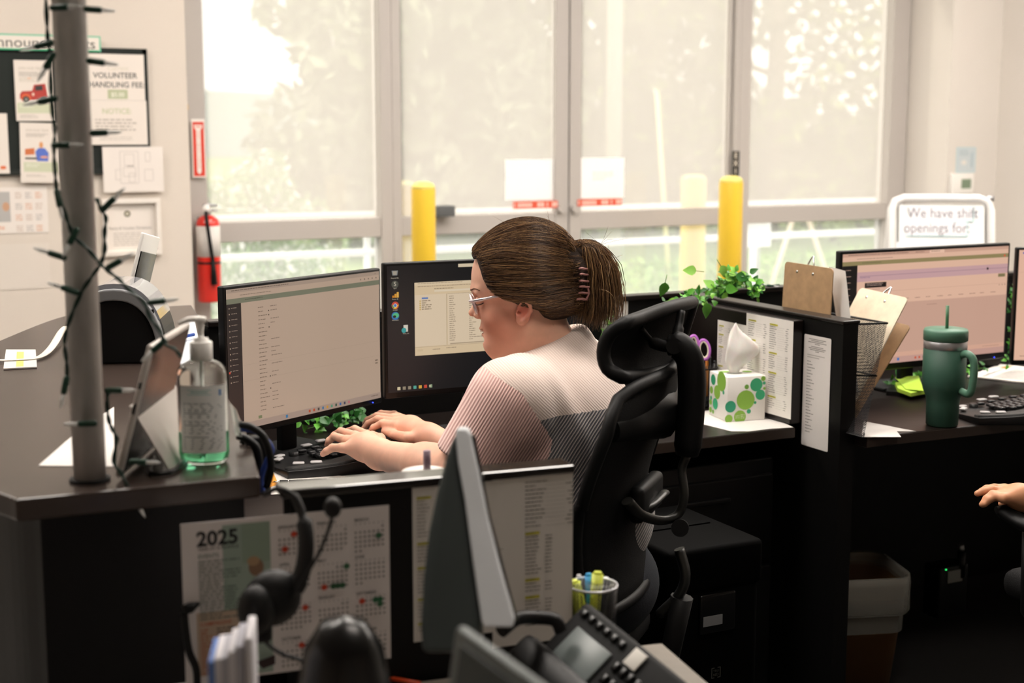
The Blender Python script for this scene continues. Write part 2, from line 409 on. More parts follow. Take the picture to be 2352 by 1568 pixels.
tree('leafy tree behind the wooden utility pole', 1460, 18, 9, 2.3, 8500, 5, (m_lf, m_lf2), .2, size=.12)
tree('broad leafy tree with sky gaps outside the right window', 1760, 17, 8.5, 2.4, 4000, 6, (m_lf, m_lf2), .2, size=.12)
tree('rightmost leafy tree with sky gaps outside the window', 2010, 18, 8.5, 2.3, 3400, 9, (m_lf, m_lf2), .3, size=.12)
m_hedge = mat('hedge_leaves', '#57563f', .9)
hd = leafmesh('hedge', [(ony(px, 560, 22).x, 22+random.uniform(-.5, .5), random.uniform(.1, 1.3), 1.0) for px in range(760, 2300, 45) for _ in range(2)], 26000, .14, m_hedge, None, 12, 1, m_lf2)
tag(hd, 'low dull green hedge running behind the trees beyond the windows', 'hedge', kind='stuff')
m_fl = mat('white_blossom', '#fbf7ef', .8); m_bu = mat('bush_leaves', '#7fa062', .9)
bp = ony(585, 470, 11.3)
bu = leafmesh('flowering_bush', [(bp.x+dx, 11.3+dy, z, r) for dx, dy, z, r in ((-.35, 0, .6, .42), (0, .1, .8, .45), (.4, 0, .55, .4), (-.15, 0, .25, .4), (.25, .1, .2, .4), (-.55, 0, .9, .2), (.1, 0, 1.15, .2))], 5200, .035, m_bu, None, 21, 1, m_fl)
tag(bu, 'bush covered in white blossom outside the left window', 'bush')
gr = leafmesh('verge_grass', [(-8+i*.9, 12.6, -.1, .75) for i in range(34)], 14000, .05, mat('grass_blades', '#93b061', .9), None, 31, .35)
tag(gr, 'strip of bright green grass along the far edge of the paving', 'grass', kind='stuff')
# railing
m_rail = mat('white_painted_rail', '#f7f5f0', .4)
ry = 9.0; root = thing('pipe_railing', 'white painted pipe railing outside, crossing all the windows', 'railing', (3, ry, -.1))
for py, nm in ((577, 'rail'), (492, 'rail')):
    z = ony(900, py, ry).z; MB().tube([(-1.5, ry, z), (9.5, ry, z)], .024, m_rail, 12).build(nm, root)
for i, px in enumerate((355, 843, 1268, 1730, 2225)):
    x = ony(px, 550, ry).x; MB().tube([(x, ry, -.1), (x, ry, ony(900, 492, ry).z)], .024, m_rail, 12).build('post', root)
# utility pole, guy wire guard, timber brace, sign
m_pole = mat('weathered_pole_wood', '#a99f96', .9, vary=.1, vscale=6, stretch=(8, 8, .6))
x = ony(1409, 400, 13.5).x; tag(MB().lathe([(.088, -.12), (.082, 6)], m_pole, 20, T(x, 13.5, 0)).build('utility_pole'), 'grey wooden utility pole seen through the right glass door', 'utility pole')
p0 = ony(1509, 208, 12.4); p1 = ony(1534, 610, 12.4); root = thing('guy_wire', 'pale yellow guard on a slanting guy wire outside the right door', 'guy wire', (p1.x, p1.y, -.1))
MB().tube([p1+(p1-p0)*.12, p0], .022, mat('guy_guard_yellow', '#f3e6a2', .5), 10).build('guard', root)
MB().tube([p0, p0+(p0-p1)*1.6], .006, mat('steel_wire', '#8f8f8f', .4, 1), 6).build('wire', root)
m_tim = mat('pale_timber', '#e8d5b8', .8, vary=.1, stretch=(1, 1, 6))
for a, c, l in (((1832, 470), (1772, 655), 'pale timber brace leaning left outside the right window'), ((1846, 470), (1892, 610), 'pale timber brace leaning right outside the right window')):
    q0 = ony(*a, 10.2); q1 = ony(*c, 10.2); q1 = q1+(q1-q0)*((q1.z+.1)/(q0.z-q1.z))
    tag(MB().tube([q0, q1], .026, m_tim, 4).build('timber_brace'), l, 'timber')
s0 = ony(1709, 474, 8.6); s1 = ony(1768, 565, 8.6)
root = thing('post_sign', 'white rectangular sign on the railing, right of the indoor bollard', 'sign', ((s0.x+s1.x)/2, 8.6, -.1))
MB().bb((s0.x, 8.59, s1.z), (s1.x, 8.60, s0.z), m_rail).build('panel', root); MB().tube([((s0.x+s1.x)/2+.03, 8.62, -.1), ((s0.x+s1.x)/2+.03, 8.62, s0.z)], .015, mat('galvanised', '#9b9d9d', .4, .8)).build('stake', root)
# far field and house haze beyond the left window
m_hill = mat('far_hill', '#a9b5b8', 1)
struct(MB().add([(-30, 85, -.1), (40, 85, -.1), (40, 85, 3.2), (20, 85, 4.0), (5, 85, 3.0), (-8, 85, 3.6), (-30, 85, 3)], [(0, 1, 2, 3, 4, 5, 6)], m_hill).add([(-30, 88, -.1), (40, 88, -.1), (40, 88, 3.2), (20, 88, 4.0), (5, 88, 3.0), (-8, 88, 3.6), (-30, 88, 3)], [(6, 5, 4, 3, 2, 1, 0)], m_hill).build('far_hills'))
# ------------------------------------------------------------------ ceiling lights over the desks (out of view, lit), the dim near one added as fill
m_lamp = mat('lamp_diffuser', '#ffffff', .5, emis='#fff6ec', es=19)
m_fill = mat('fill_diffuser', '#ffffff', .5, emis='#fff4e8', es=9)  # added fill panel towards the camera, brightens the woman's near side
for i, (x, y) in enumerate(((1.5, 1.25), (.2, 2.9), (1.9, 2.85), (3.6, 2.95), (-.4, 4.7), (2.4, 4.6), (4.9, 4.4), (5.3, 2.95))):
    r = thing('ceiling_light', 'unseen square recessed ceiling light over the desks', 'ceiling light', (x, y, 3.17), group='recessed ceiling lights')
    MB().bb((x-.62, y-.32, 3.17), (x+.62, y+.32, 3.2), m_alu).build('housing', r)
    MB().bb((x-.58, y-.28, 3.163), (x+.58, y+.28, 3.169), m_fill if y < 2 else m_lamp).build('diffuser', r)
# ================================================================== desks and panels
DZ = .74; TZ = 1.02
m_lam = mat('espresso_laminate', '#181210', .32, bump=.06, bscale=40, vary=.25, vscale=3, stretch=(1, 1, 1))
m_lamd = mat('black_laminate', '#080707', .5, spec=.3, bump=.08, bscale=60, vary=.2, vscale=4)
m_edge = mat('espresso_edge', '#3a302a', .45, vary=.1)
m_ctop = mat('counter_laminate', '#3d332e', .27, vary=.06, vscale=30)
m_blk = mat('black_plastic', '#0c0c0d', .42, vary=.05, spec=.35); m_blkm = mat('black_matte', '#101011', .65, vary=.1, spec=.3)
m_scr = mat('screen_black', '#050506', .25); m_chr = mat('chrome', '#d8d8d8', .12, 1); m_gry = mat('grey_plastic', '#8b8d90', .4)
m_wpl = mat('white_plastic', '#eeebe6', .35); m_silver = mat('brushed_silver', '#b9b9bc', .35, .85, vary=.03)
def plane_hit(px, py, M):
    I = M.inverted(); o = I @ CAM; r = I.to_3x3() @ ray(px, py); t = -o.y/r.y; return o+r*t
def psheet(name, label, cat, tl, br, M, items=None, col='#ece8e2', gap=.0012, group=None, w=None, h=None, rot=0, **k):
    a = plane_hit(*tl, M); c = plane_hit(*br, M); w = w or c.x-a.x; h = h or a.z-c.z
    Ms = M @ Matrix.Translation((a.x, -gap, a.z)) @ Matrix.Rotation(rot, 4, 'Y')
    return sheet(name, label, cat, Ms, w, h, items(w, h) if items else (), col, group=group, **k)
# reception counter
ctr = thing('reception_counter', 'dark laminate reception counter with rounded far end, carrying the steel pole and sanitiser', 'counter', (.4, 2.4, 0))
inner = bez([(.546, 1.819, 0), (.60, 2.05, 0), (.655, 2.32, 0), (.71, 2.72, 0), (.76, 3.0, 0), (.84, 3.22, 0), (.885, 3.39, 0)], 5)
outer = bez([(.70, 3.75, 0), (.58, 3.63, 0), (.41, 3.31, 0), (.22, 2.9, 0), (.13, 2.4, 0), (.20, 1.97, 0), (.235, 1.839, 0)], 6)
poly = [(p.x, p.y) for p in inner]+[(.95, 3.75)]+[(p.x, p.y) for p in outer]
MB().prism(poly, TZ-.03, TZ, m_ctop).build('countertop', ctr, bevel=.004)
inn2 = [(p.x-.02, p.y+.01) for p in inner]; out2 = [(p.x+.03, p.y+.015) for p in outer]
MB().prism(inn2+[(.93, 3.72)]+out2, 0, TZ-.03, m_lamd).build('base_panel', ctr)
# low front panel (camera side of the near desk)
FPM = frame((.25, 1.768, 0), (.427, -.05, 0)); FL = .707
pn = thing('desk_divider', 'low black desk divider nearest the camera with calendar pinned on it', 'divider', M=FPM)
MB().bb((.31, 0, 0), (FL, .042, TZ-.012), m_lamd, FPM).build('panel', pn)
MB().bb((.30, -.004, TZ-.012), (FL+.004, .046, TZ), mat('divider_cap', '#2a2624', .12, coat=.6), FPM).build('top_cap', pn, bevel=.003)
# back divider
bd = thing('desk_divider', 'long black divider behind the monitors, in front of the windows', 'divider', (2.2, 3.42, 0))
MB().bb((.90, 3.40, 0), (4.6, 3.44, TZ-.015), m_lamd).build('panel', bd); MB().bb((.90, 3.395, TZ-.015), (4.6, 3.445, TZ), m_lam).build('top_cap', bd, bevel=.003)
# cross partition
pt = thing('desk_divider', 'black cross divider between the two desks, phone lists pinned on it', 'divider', (2.29, 3.0, 0))
MB().bb((2.272, 2.685, 0), (2.318, 3.39, TZ-.004), m_lamd).build('panel', pt); MB().bb((2.268, 2.681, TZ-.006), (2.322, 3.39, TZ+.003), m_lam).build('top_cap', pt, bevel=.003)
MB().bb((2.236, 2.835, DZ+.002), (2.272, 3.39, TZ-.012), m_lam).build('pin_board', pt, bevel=.004)
# desks
dk = thing('desk', 'dark L shaped desk where the woman in the pink shirt types', 'desk', (1.3, 2.9, 0))
poly = [(.62, 1.80), (.98, 1.80), (.99, 2.25), (1.35, 2.66), (1.60, 2.815), (2.234, 2.812), (2.234, 3.395), (.92, 3.395), (.90, 3.12), (.76, 2.7)]
MB().prism(poly, DZ-.028, DZ, m_lam).build('desktop', dk, bevel=.002)
MB().prism([(1.60, 2.818), (2.234, 2.815), (2.234, 2.811), (1.60, 2.814)], DZ-.026, DZ-.002, m_edge).build('edge_band', dk)
MB().bb((.95, 1.82, 0), (.975, 2.2, DZ-.03), m_lamd).build('leg_panel', dk); MB().bb((1.62, 3.36, .15), (2.2, 3.385, DZ-.03), m_lamd).build('modesty_panel', dk)
dk2 = thing('desk', 'dark desk on the right side of the cross divider', 'desk', (3.2, 3.0, 0))
MB().prism([(2.319, 2.64), (4.5, 2.52), (4.5, 3.39), (2.319, 3.39)], DZ-.028, DZ, m_lam).build('desktop', dk2, bevel=.002)
MB().prism([(2.32, 2.642), (4.5, 2.522), (4.5, 2.518), (2.32, 2.638)], DZ-.026, DZ-.002, m_edge).build('edge_band', dk2)
MB().bb((2.33, 3.30, .1), (4.5, 3.32, DZ-.03), m_lamd).build('modesty_panel', dk2); MB().bb((4.3, 2.6, 0), (4.33, 3.3, DZ-.03), m_lamd).build('leg_panel', dk2)
# drawer unit under left desk (dark)
fc = thing('drawer_pedestal', 'black drawer pedestal under the desk behind the office chair', 'drawers', (1.98, 3.1, 0))
MB().rbox((1.98, 3.10, .33), (.44, .50, .66), .006, m_blk).build('body', fc)
for i, (z0, z1) in enumerate(((.40, .62), (.05, .38))):
    dr = MB().rbox((1.98, 2.845, (z0+z1)/2), (.42, .02, z1-z0), .004, m_lamd).build('drawer', fc); MB().rbox((1.98, 2.83, z1-.05), (.14, .018, .014), .004, m_blk).build('handle', dr)
m_shr = mat('shredder_black', '#040404', .7, spec=.05); zsh = ony(1700, 1243, 2.44).z
sh = thing('paper_shredder', 'black paper shredder on the floor, square bracket logo near its foot', 'shredder', (1.735, 2.6, 0))
sx, sy = 1.735, 2.60; sh.location = (sx, sy, 0); WM[sh.name] = Matrix.Translation((sx, sy, 0))
MB().rbox((sx, sy, (zsh-.09)/2+.01), (.24, .32, zsh-.11), .015, m_shr).build('bin', sh); MB().rbox((sx, sy, zsh-.05), (.25, .33, .10), .012, m_shr).build('cutter_head', sh)
MB().rbox((sx+.005, sy-.162, zsh-.15), (.095, .012, .09), .018, m_scr).build('pull_recess', sh)
MB().bb((sx-.035, sy-.170, zsh-.175), (sx+.015, sy-.1685, zsh-.153), m_gry).build('status_label', sh)
MB().bb((sx-.09, sy-.01, zsh-.001), (sx+.09, sy+.01, zsh+.003), m_shr).build('slot', sh)
lp = ony(1634, 1534, sy-.1605); Ml = Matrix.Translation(lp); lb = MB()
draw(lb, Ml, [('r', 0, 0, .002, .024, '#56564f'), ('r', 0, 0, .008, .0018, '#56564f'), ('r', 0, .0222, .008, .0018, '#56564f'), ('r', .022, 0, .002, .024, '#56564f'), ('r', .016, 0, .008, .0018, '#56564f'), ('r', .016, .0222, .008, .0018, '#56564f'), ('t', .012, .0105, .008, 'TRU', '#56564f', 'CENTER'), ('t', .012, .019, .008, 'RED', '#56564f', 'CENTER')])
lb.build('logo', sh)
# ================================================================== monitors
def vedge(pt, pb, D):
    p = atD((pt[0]+pb[0])/2, (pt[1]+pb[1])/2, D); return (p.x, p.y), ony(*pt, p.y).z, ony(*pb, p.y).z
def monitor(label, L, Rr, items, base=True, es=.6, tilt=0, bez_=.007, chin=.014, group=None):
    (lx, ly), zt, zb = vedge(*L); (rx, ry), zt2, zb2 = vedge(*Rr); zt = (zt+zt2)/2; zb = (zb+zb2)/2
    w = math.hypot(rx-lx, ry-ly); h = zt-zb
    M = frame((lx, ly, zt), (rx-lx, ry-ly, 0)); root = thing('computer_monitor', label, 'monitor', M=frame(((lx+rx)/2, (ly+ry)/2, DZ), (rx-lx, ry-ly, 0)), group=group)
    b = MB(); b.rbox((w/2, .011, -h/2), (w, .02, h), .004, m_blk, M); b.rbox((w/2, .03, -h*.55), (w*.7, .03, h*.55), .01, m_blkm, M); b.build('casing', root)
    sw = w-2*bez_; shh = h-bez_-chin; Ms = M @ Matrix.Translation((bez_, .0005, -bez_))
    s = MB(); s.bb((0, -.0003, -shh), (sw, .0003, 0), m_scr, Ms); draw(s, Ms, items(sw, shh), es); s.build('screen', root)
    if base:
        c = MB(); c.rbox((w/2, .075, -(zt-DZ)/2-.04), (.05, .02, zt-DZ-.1), .004, m_blkm, M); c.rbox((w/2, .05, -h*.5), (.07, .05, .07), .004, m_blkm, M); c.build('stand_neck', root)
        c = MB(); c.rbox((w/2, .10, -(zt-DZ)+.006), (.22, .12, .010), .004, m_blkm, M); c.build('stand_foot', root)
    MB().cyl((w*.93, -.001, -h+.006), (w*.93, .001, -h+.006), .0015, ink('#3348ff', 3), M=M, n=8).build('power_light', root)
    return root, M, w, h
def browser(w, h, bg, bar, side, tint):
    o = [('r', 0, 0, w, h, bg), ('r', 0, 0, w, h*.028, tint), ('l', w*.03, h*.010, w*.36, h*.008, h*.012, '#6d5a4c', .8),
         ('l', w*.08, h*.046, w*.22, h*.006, h*.011, '#8d7867', 1), ('r', 0, h*.068, w, h*.036, bar), ('l', w*.11, h*.082, w*.12, h*.005, h*.009, '#3f4030', 1),
         ('r', 0, h*.104, w*.085, h*.9-h*.06, side)]
    return o
def scr1(w, h):
    o = browser(w, h, '#c7ac96', '#80806a', '#2b2321', '#b39c8a'); rnd = random.Random(4)
    for i in range(14): o += [('r', w*.012, h*(.13+i*.04), w*.006, h*.008, '#b8a18c'), ('l', w*.026, h*(.13+i*.04), w*.035, h*.006, h*.012, '#a08b7c', 1)]
    o += [('r', w*.004, h*.575, w*.008, h*.014, '#e0523c')]
    y = .15
    for i in range(26):
        o.append(('l', w*.185, h*y, w*(.03+.03*rnd.random()), h*.006, h*.0125, '#806b5c', 1))
        if i % 7 != 6 and rnd.random() < .7: o += [('l', w*.26, h*y, w*(.02+.06*rnd.random()), h*.006, h*.0125, '#8a7566', 1)]
        if i in (1, 2, 5, 17, 20): o.append(('r', w*.247, h*y, w*.006, h*.009, '#4f3f36'))
        y += .0295
    o += [('r', w*.085, h*.545, w*.915, h*.0012, '#ae9885'), ('r', w*.085, h*.66, w*.915, h*.0012, '#ae9885'), ('r', 0, h*.955, w, h*.045, '#b29a8b')]
    o += [('r', w*.17, h*.925, w*.022, h*.022, '#7f8560'), ('r', w*.34, h*.965, w*.014, h*.022, '#3f7fa8')]
    for i, c in enumerate(('#c4512e', '#c4512e', '#4c463f', '#4a7ba0', '#d89c35', '#4f9b78', '#3d5a48', '#3c6aa8', '#4a4a60', '#c76f7c')): o.append(('r', w*(.49+i*.03), h*.966, w*.012, h*.02, c))
    for i in range(5): o.append(('r', w*(.86+i*.028), h*.042, w*.007, h*.011, '#7b6b5e'))
    o += [('r', w*.965, h*.014, w*.008, h*.003, '#6d5a4c'), ('l', w*.93, h*.97, w*.05, h*.01, h*.012, '#6d5a4c', 1), ('l', w*.96, h*.69, w*.02, h*.03, h*.022, '#7a6858', 1)]
    return o
def scr2(w, h):
    o = [('r', 0, 0, w, h, '#15171a')]
    names = ['Recycle Bin', 'Sync', 'Power BI', 'Google', 'Microsoft']
    ys = [.035, .115, .2, .285, .365]
    for n, y in zip(names, ys): o.append(('t', w*.04, h*(y+.065), h*.014, n, '#d8cdb8', 'CENTER'))
    x = w*.04
    o += [('p', [(x-.008, h*.037), (x+.008, h*.037), (x+.006, h*.075), (x-.006, h*.075)], '#8a8d8c'), ('p', [(x-.005, h*.042), (x+.005, h*.042), (x+.004, h*.07), (x-.004, h*.07)], '#b3aa98')]
    o += [('c', x, h*.145, .009, .009, '#4f5148'), ('t', x, h*.157, .014, 'S', '#e7dcc6', 'CENTER')]
    for i in range(3): o.append(('r', x-.007+i*.0055, h*(.232-.013*i), .005, h*(.013+.013*i)+h*.004, ('#d98a1e', '#eaa43a', '#f3bb53')[i]))
    o += [('c', x, h*.31, .009, .009, '#d9503c'), ('p', [(x, h*.31), (x-.009, h*.305), (x-.0045, h*.335)], '#4fa35a'), ('p', [(x, h*.31), (x+.009, h*.305), (x+.002, h*.337), (x-.0045, h*.335)], '#f0c33c'), ('c', x, h*.31, .0045, .0045, '#f2ead8'), ('c', x, h*.31, .0035, .0035, '#4a78c8')]
    o += [('c', x, h*.392, .0095, .0095, '#2f75b8'), ('c', x+.001, h*.388, .008, .006, '#57c48a'), ('c', x-.002, h*.397, .004, .003, '#15171a')]
    o += [('r', x+.020, h*.468, .011, .016, '#e8e0d0'), ('c', x+.021, h*.51, .006, .006, '#35a9a8'), ('t', x+.026, h*.54, h*.014, 'form_list', '#d8cdb8', 'CENTER')]
    wx, wy, ww, wh = w*.137, h*.14, w*.62, h*.58
    o += [('r', wx, wy, ww, wh, '#ecd2ac'), ('r', wx, wy, ww, h*.022, '#f0d9b6'), ('l', wx+.008, wy+h*.007, ww*.4, h*.006, h*.011, '#b8a084', 1), ('l', wx+.008, wy+h*.030, ww*.7, h*.006, h*.011, '#a58f76', 1),
          ('l', wx+.05, wy+h*.052, ww*.18, h*.012, h*.012, '#8b7963', 1), ('r', wx+.05, wy+h*.065, ww*.42, h*.014, '#f4e1c4'), ('r', wx, wy+h*.098, ww*.26, h*.41, '#f1dabb'), ('r', wx+ww*.27, wy+h*.098, ww*.72, h*.41, '#f1dabb'),
          ('r', wx+ww*.262, wy+h*.098, .0008, h*.41, '#9d8a72'), ('r', wx+ww*.27, wy+h*.098, ww*.72, .0006, '#9d8a72'), ('r', wx+.018, wy+h*.119, .016, h*.014, '#6f8cc4'), ('r', wx+ww*.29, wy+h*.497, ww*.45, h*.008, '#b9a487'),
          ('r', wx, wy+h*.512, ww, .0006, '#b09b80'), ('r', wx+.006, wy+h*.53, .014, h*.016, '#e3c9a3'), ('l', wx+.045, wy+h*.535, .02, .002, .003, '#8b7963', 1), ('l', wx+.08, wy+h*.53, .028, .002, .003, '#8b7963', 1)]
    for i in range(5): o += [('r', wx+.012, wy+h*(.142+i*.0165), .004, h*.010, '#dcb968'), ('l', wx+.018, wy+h*(.142+i*.0165), .026-.012*(i == 1), .003, .0055, '#9a876f', 1)]
    rnd = random.Random(3)
    for i in range(22):
        y = wy+h*(.118+i*.0168)
        o += [('l', wx+ww*.285, y, .010+.008*rnd.random(), .002, .0032, '#8b7963', 1), ('l', wx+ww*.45, y, .006+.014*rnd.random()+(.03 if i in (6, 20) else 0), .002, .0032, '#8b7963', 1), ('l', wx+ww*.78, y, .006+.014*rnd.random(), .002, .0032, '#8b7963', 1)]
    o += [('p', [(w*.36, h*.006), (w*.60, h*.006), (w*.60, h*.032), (w*.36, h*.032)], '#ecd9b9')]
    for i, c in enumerate(('#e8d8b0', '#a0937c', '#a0937c', '#5bb3a0', '#e9b64a', '#d9503c', '#9db08c')): o.append(('r', w*(.045+i*.027), h*.957, .0075, .0075, c))
    o.append(('c', w*.21, h*.969, .0022, .0022, '#ecd9b9'))
    return o
def scr3(w, h):
    o = browser(w, h, '#ddb39b', '#8f8158', '#171413', '#c79d88'); rnd = random.Random(9)
    o += [('r', w*.505, 0, w*.09, h*.028, '#e5bda6'), ('r', w*.085, h*.165, w*.915, h*.085, '#c39c9d'), ('r', w*.10, h*.2, w*.9, h*.0035, '#8e7080'), ('t', w*.10, h*.218, h*.02, 'Volunteer List', '#5b4a7a', 'LEFT'),
          ('r', w*.13, h*.262, w*.125, h*.045, '#181210'), ('l', w*.14, h*.270, w*.10, h*.018, h*.014, '#a58c80', 1), ('r', w*.865, h*.19, w*.011, h*.022, '#231a18'), ('r', w*.94, h*.255, w*.045, h*.03, '#7e7350'),
          ('r', w*.085, h*.345, w*.915, h*.002, '#b98e7c'), ('r', w*.085, h*.455, w*.915, h*.45, '#c69e8b'), ('l', w*.103, h*.318, w*.02, h*.01, h*.012, '#d4573a', 1), ('l', w*.14, h*.32, w*.09, h*.006, h*.012, '#a98475', 1),
          ('r', 0, h*.905, w, h*.05, '#d3a58f'), ('r', 0, h*.945, w, h*.055, '#c0978b'), ('r', w*.335, h*.957, w*.013, h*.025, '#3a6fae')]
    for i in range(9): o.append(('l', w*(.36+.067*i), h*.42, w*(.025+.018*rnd.random()), h*.006, h*.011, '#6f5148', 1))
    for i in range(6): o.append(('l', w*(.04+i*.095), h*.010, w*.055, h*.006, h*.011, '#705348', 1))
    for i, c in enumerate(('#c4512e', '#c4512e', '#4c463f', '#55606a', '#d89c35')): o.append(('r', w*(.44+i*.024), h*.96, w*.010, h*.02, c))
    for i in range(3): o.append(('r', w*(.948+i*.018), h*.355, w*.004, h*.008, '#3a2a25'))
    for i in range(6): o.append(('l', w*.02, h*(.14+i*.055), w*.03, h*.006, h*.012, '#b39383', 1))
    o += [('l', w*.50, h*.49, w*.07, h*.005, h*.010, '#9a766a', 1), ('l', w*.86, h*.925, w*.12, h*.004, h*.008, '#8d6c60', 1), ('c', w*.975, h*.088, .003, .003, '#e0442c')]
    return o
def scr4(w, h):
    return [('r', 0, 0, w, h, '#e0b49c'), ('r', w*.02, h*.02, w*.012, h*.014, '#3b4fae'), ('l', w*.03, h*.10, w*.02, h*.006, h*.012, '#8b6a5c', 1), ('l', w*.03, h*.96, w*.2, h*.006, h*.012, '#8b6a5c', 1), ('r', 0, h*.2, w, h*.002, '#c39a86'), ('c', w*.045, h*.15, .006, .008, '#c79f8a')]
monitor('left computer monitor with beige browser page, nearest the sanitiser bottle', ((508, 666), (529, 1017), 3.02), ((873, 609), (880, 917), 3.43), scr1, base=True)
monitor('computer monitor with black desktop, partly behind the woman’s face', ((880, 606), (887, 917), 3.30), ((1330, 584), (1330, 878), 3.52), scr2)
monitor('computer monitor showing a pink toned page behind the green tumbler', ((1921, 581), (1930, 868), 3.90), ((2317, 554), (2315, 816), 4.20), scr3, bez_=.009, chin=.02, es=.82)
monitor('computer monitor cut off by the right picture edge', ((2334, 560), (2326, 822), 4.12), ((2780, 575), (2755, 850), 4.15), scr4, es=.82)
# ================================================================== printed sheets on dividers
def cal(w, h):
    s = w/.28
    o = [('r', w*.19, h*.03, w*.225, h*.955, '#9fb0a4'), ('r', w*.28, h*.03, w*.135, h*.25, '#93a594'), ('r', w*.06, h*.56, w*.26, h*.40, '#c2ab97')]
    # portrait photograph, softly stepped: light field, head, dark coat, orange scarf
    o += [('c', w*.345, h*.31, w*.036, h*.055, '#8d6f58'), ('c', w*.333, h*.27, w*.03, h*.03, '#b39573'), ('p', [(w*.30, h*.42), (w*.355, h*.36), (w*.415, h*.33), (w*.415, h*.56), (w*.30, h*.60)], '#2b2220'), ('p', [(w*.335, h*.41), (w*.37, h*.37), (w*.385, h*.40), (w*.35, h*.46)], '#b5532c')]
    o += [('t', w*.07, h*.145, h*.125, '2025', '#151515', 'LEFT', .03), ('t', w*.075, h*.175, h*.027, 'YEAR AT A GLANCE', '#2c2c2c', 'LEFT', .01), ('t', w*.075, h*.222, h*.036, 'EVENTS', '#4d6a5c', 'LEFT', .01)]
    o += [('l', w*.075, h*.24, w*.20, h*.36, h*.021, '#5f6f66', .6), ('t', w*.075, h*.645, h*.034, 'CAMPAIGNS', '#b0532f', 'LEFT', .01), ('l', w*.075, h*.665, w*.06, h*.28, h*.021, '#b0633f', .7), ('l', w*.15, h*.665, w*.13, h*.28, h*.021, '#54504c', .6)]
    mon = ['JANUARY', 'FEBRUARY', 'MARCH', 'APRIL', 'MAY', 'JUNE', 'JULY', 'AUGUST', 'SEPTEMBER', 'OCTOBER', 'NOVEMBER', 'DECEMBER']; st = [3, 6, 6, 2, 4, 0, 2, 5, 1, 3, 6, 1]; dd = [31, 28, 31, 30, 31, 30, 31, 31, 30, 31, 30, 31]
    hot = {(0, 1): '#c8472c', (0, 20): '#c8472c', (0, 25): '#3a6a4a', (2, 14): '#3a6a4a', (3, 9): '#c8472c', (4, 3): '#3a6a4a', (4, 26): '#c8472c', (4, 28): '#2d5a3a', (4, 29): '#2d5a3a', (4, 30): '#2d5a3a', (6, 4): '#c8472c', (8, 1): '#c8472c', (8, 4): '#2d6a45', (8, 5): '#2d6a45', (8, 12): '#3a6a4a', (9, 2): '#c8472c', (9, 18): '#3d3f3a'}
    for i in range(12):
        cx = w*(.455+.185*(i % 3)); cy = h*(.085+.235*(i//3)); o.append(('t', cx, cy, h*.026, mon[i], '#2a2a2a', 'LEFT', .015))
        for d in range(7): o.append(('r', cx+d*w*.0225+.001, cy+h*.012, .0015, .002, '#9a9692'))
        for d in range(dd[i]):
            k = d+st[i]; x = cx+(k % 7)*w*.0225; y = cy+h*.035+(k//7)*h*.030
            if (i, d+1) in hot: o.append(('c', x+.0018, y+.0015, .0042, .004, hot[(i, d+1)]))
            else: o.append(('r', x, y, .0027, .0026, '#6f6a67'))
    o += [('p', [(w*.33, h*.90), (w*.42, h*.87), (w*.42, h*.93), (w*.36, h*.95)], '#3a2c2c')]
    return o
psheet('wall_calendar', '2025 year at a glance calendar on the near divider, behind the headset', 'calendar', (414, 1203), (897, 1497), FPM, cal, col='#e6dfdd', h=.213)
def plist(w, h, cols=2, k=0):
    o = []; rnd = random.Random(k+5)
    for c in range(cols):
        x = w*(.05+c*.47); y = h*.06
        while y < h*.9:
            n = rnd.choice((3, 5, 7, 9)) if not (c == cols-1 and y < h*.1) else 11
            o.append(('r', x, y, w*.17, h*.016, '#c9c23c')); o.append(('l', x+w*.01, y+h*.004, w*.14, h*.004, h*.012, '#5a5620', 1)); y += h*.026
            for j in range(n):
                if y > h*.93: break
                o.append(('l', x, y, w*(.10+.06*rnd.random()), h*.006, h*.012, '#4c4845', 1)); o.append(('r', x+w*.17, y+h*.004, w*(.10+.1*rnd.random()), h*.0015, '#a5a09b')); o.append(('l', x+w*(.33+.03*rnd.random()), y, w*.05, h*.006, h*.012, '#4c4845', 1)); y += h*.0225
            y += h*.02
    return o
psheet('phone_list', 'highlighted phone list on the near divider, mostly behind the tilted monitor edge', 'list', (946, 1120), (1130, 1428), FPM, lambda w, h: plist(w, h, 1, 3), col='#dedad5', gap=.0012, w=.118, h=.215)
def plist_big(w, h):
    o = [('l', w*.03, h*.42, w*.12, h*.004, h*.01, '#8b8682', 1)]; x = w*.40; rnd = random.Random(2); y = h*.045
    for i in range(12): o += [('l', x, y, w*(.14+.16*rnd.random()), h*.006, h*.012, '#403c39', 1), ('r', x+w*.25, y+h*.004, w*.25, h*.0015, '#9b9691'), ('l', x+w*(.50+.1*rnd.random()), y, w*.09, h*.006, h*.012, '#403c39', 1)]; y += h*.0235
    for n in (11, 3, 4, 2):
        y += h*.012; o.append(('r', x, y, w*(.18 if n > 2 else .08), h*.017, '#c4bd3a')); o.append(('l', x+w*.01, y+h*.004, w*.12, h*.004, h*.012, '#45421a', 1)); y += h*.026
        for j in range(n): o += [('l', x, y, w*(.14+.07*rnd.random()), h*.006, h*.012, '#4c4845', 1), ('l', x+w*.25, y, w*.09, h*.006, h*.012, '#4c4845', 1)]; y += h*.0215
    return o
psheet('phone_list', 'highlighted phone list hanging right of the tilted monitor, at the divider end', 'list', (1130, 1095), (1313, 1427), FPM, plist_big, col='#dedad5', gap=.0012, h=.243)
PXF = frame((2.236, 3.39, 0), (0, -1, 0)); PXB = frame((2.272, 3.39, 0), (0, -1, 0)); PBK = frame((0, 3.40, 0), (1, 0, 0))
psheet('phone_list', 'half hidden phone list behind the tissue, farther one on the cross divider', 'list', (1650, 734), (1714, 850), PXF, lambda w, h: plist(w, h, 2, 1), h=.21)
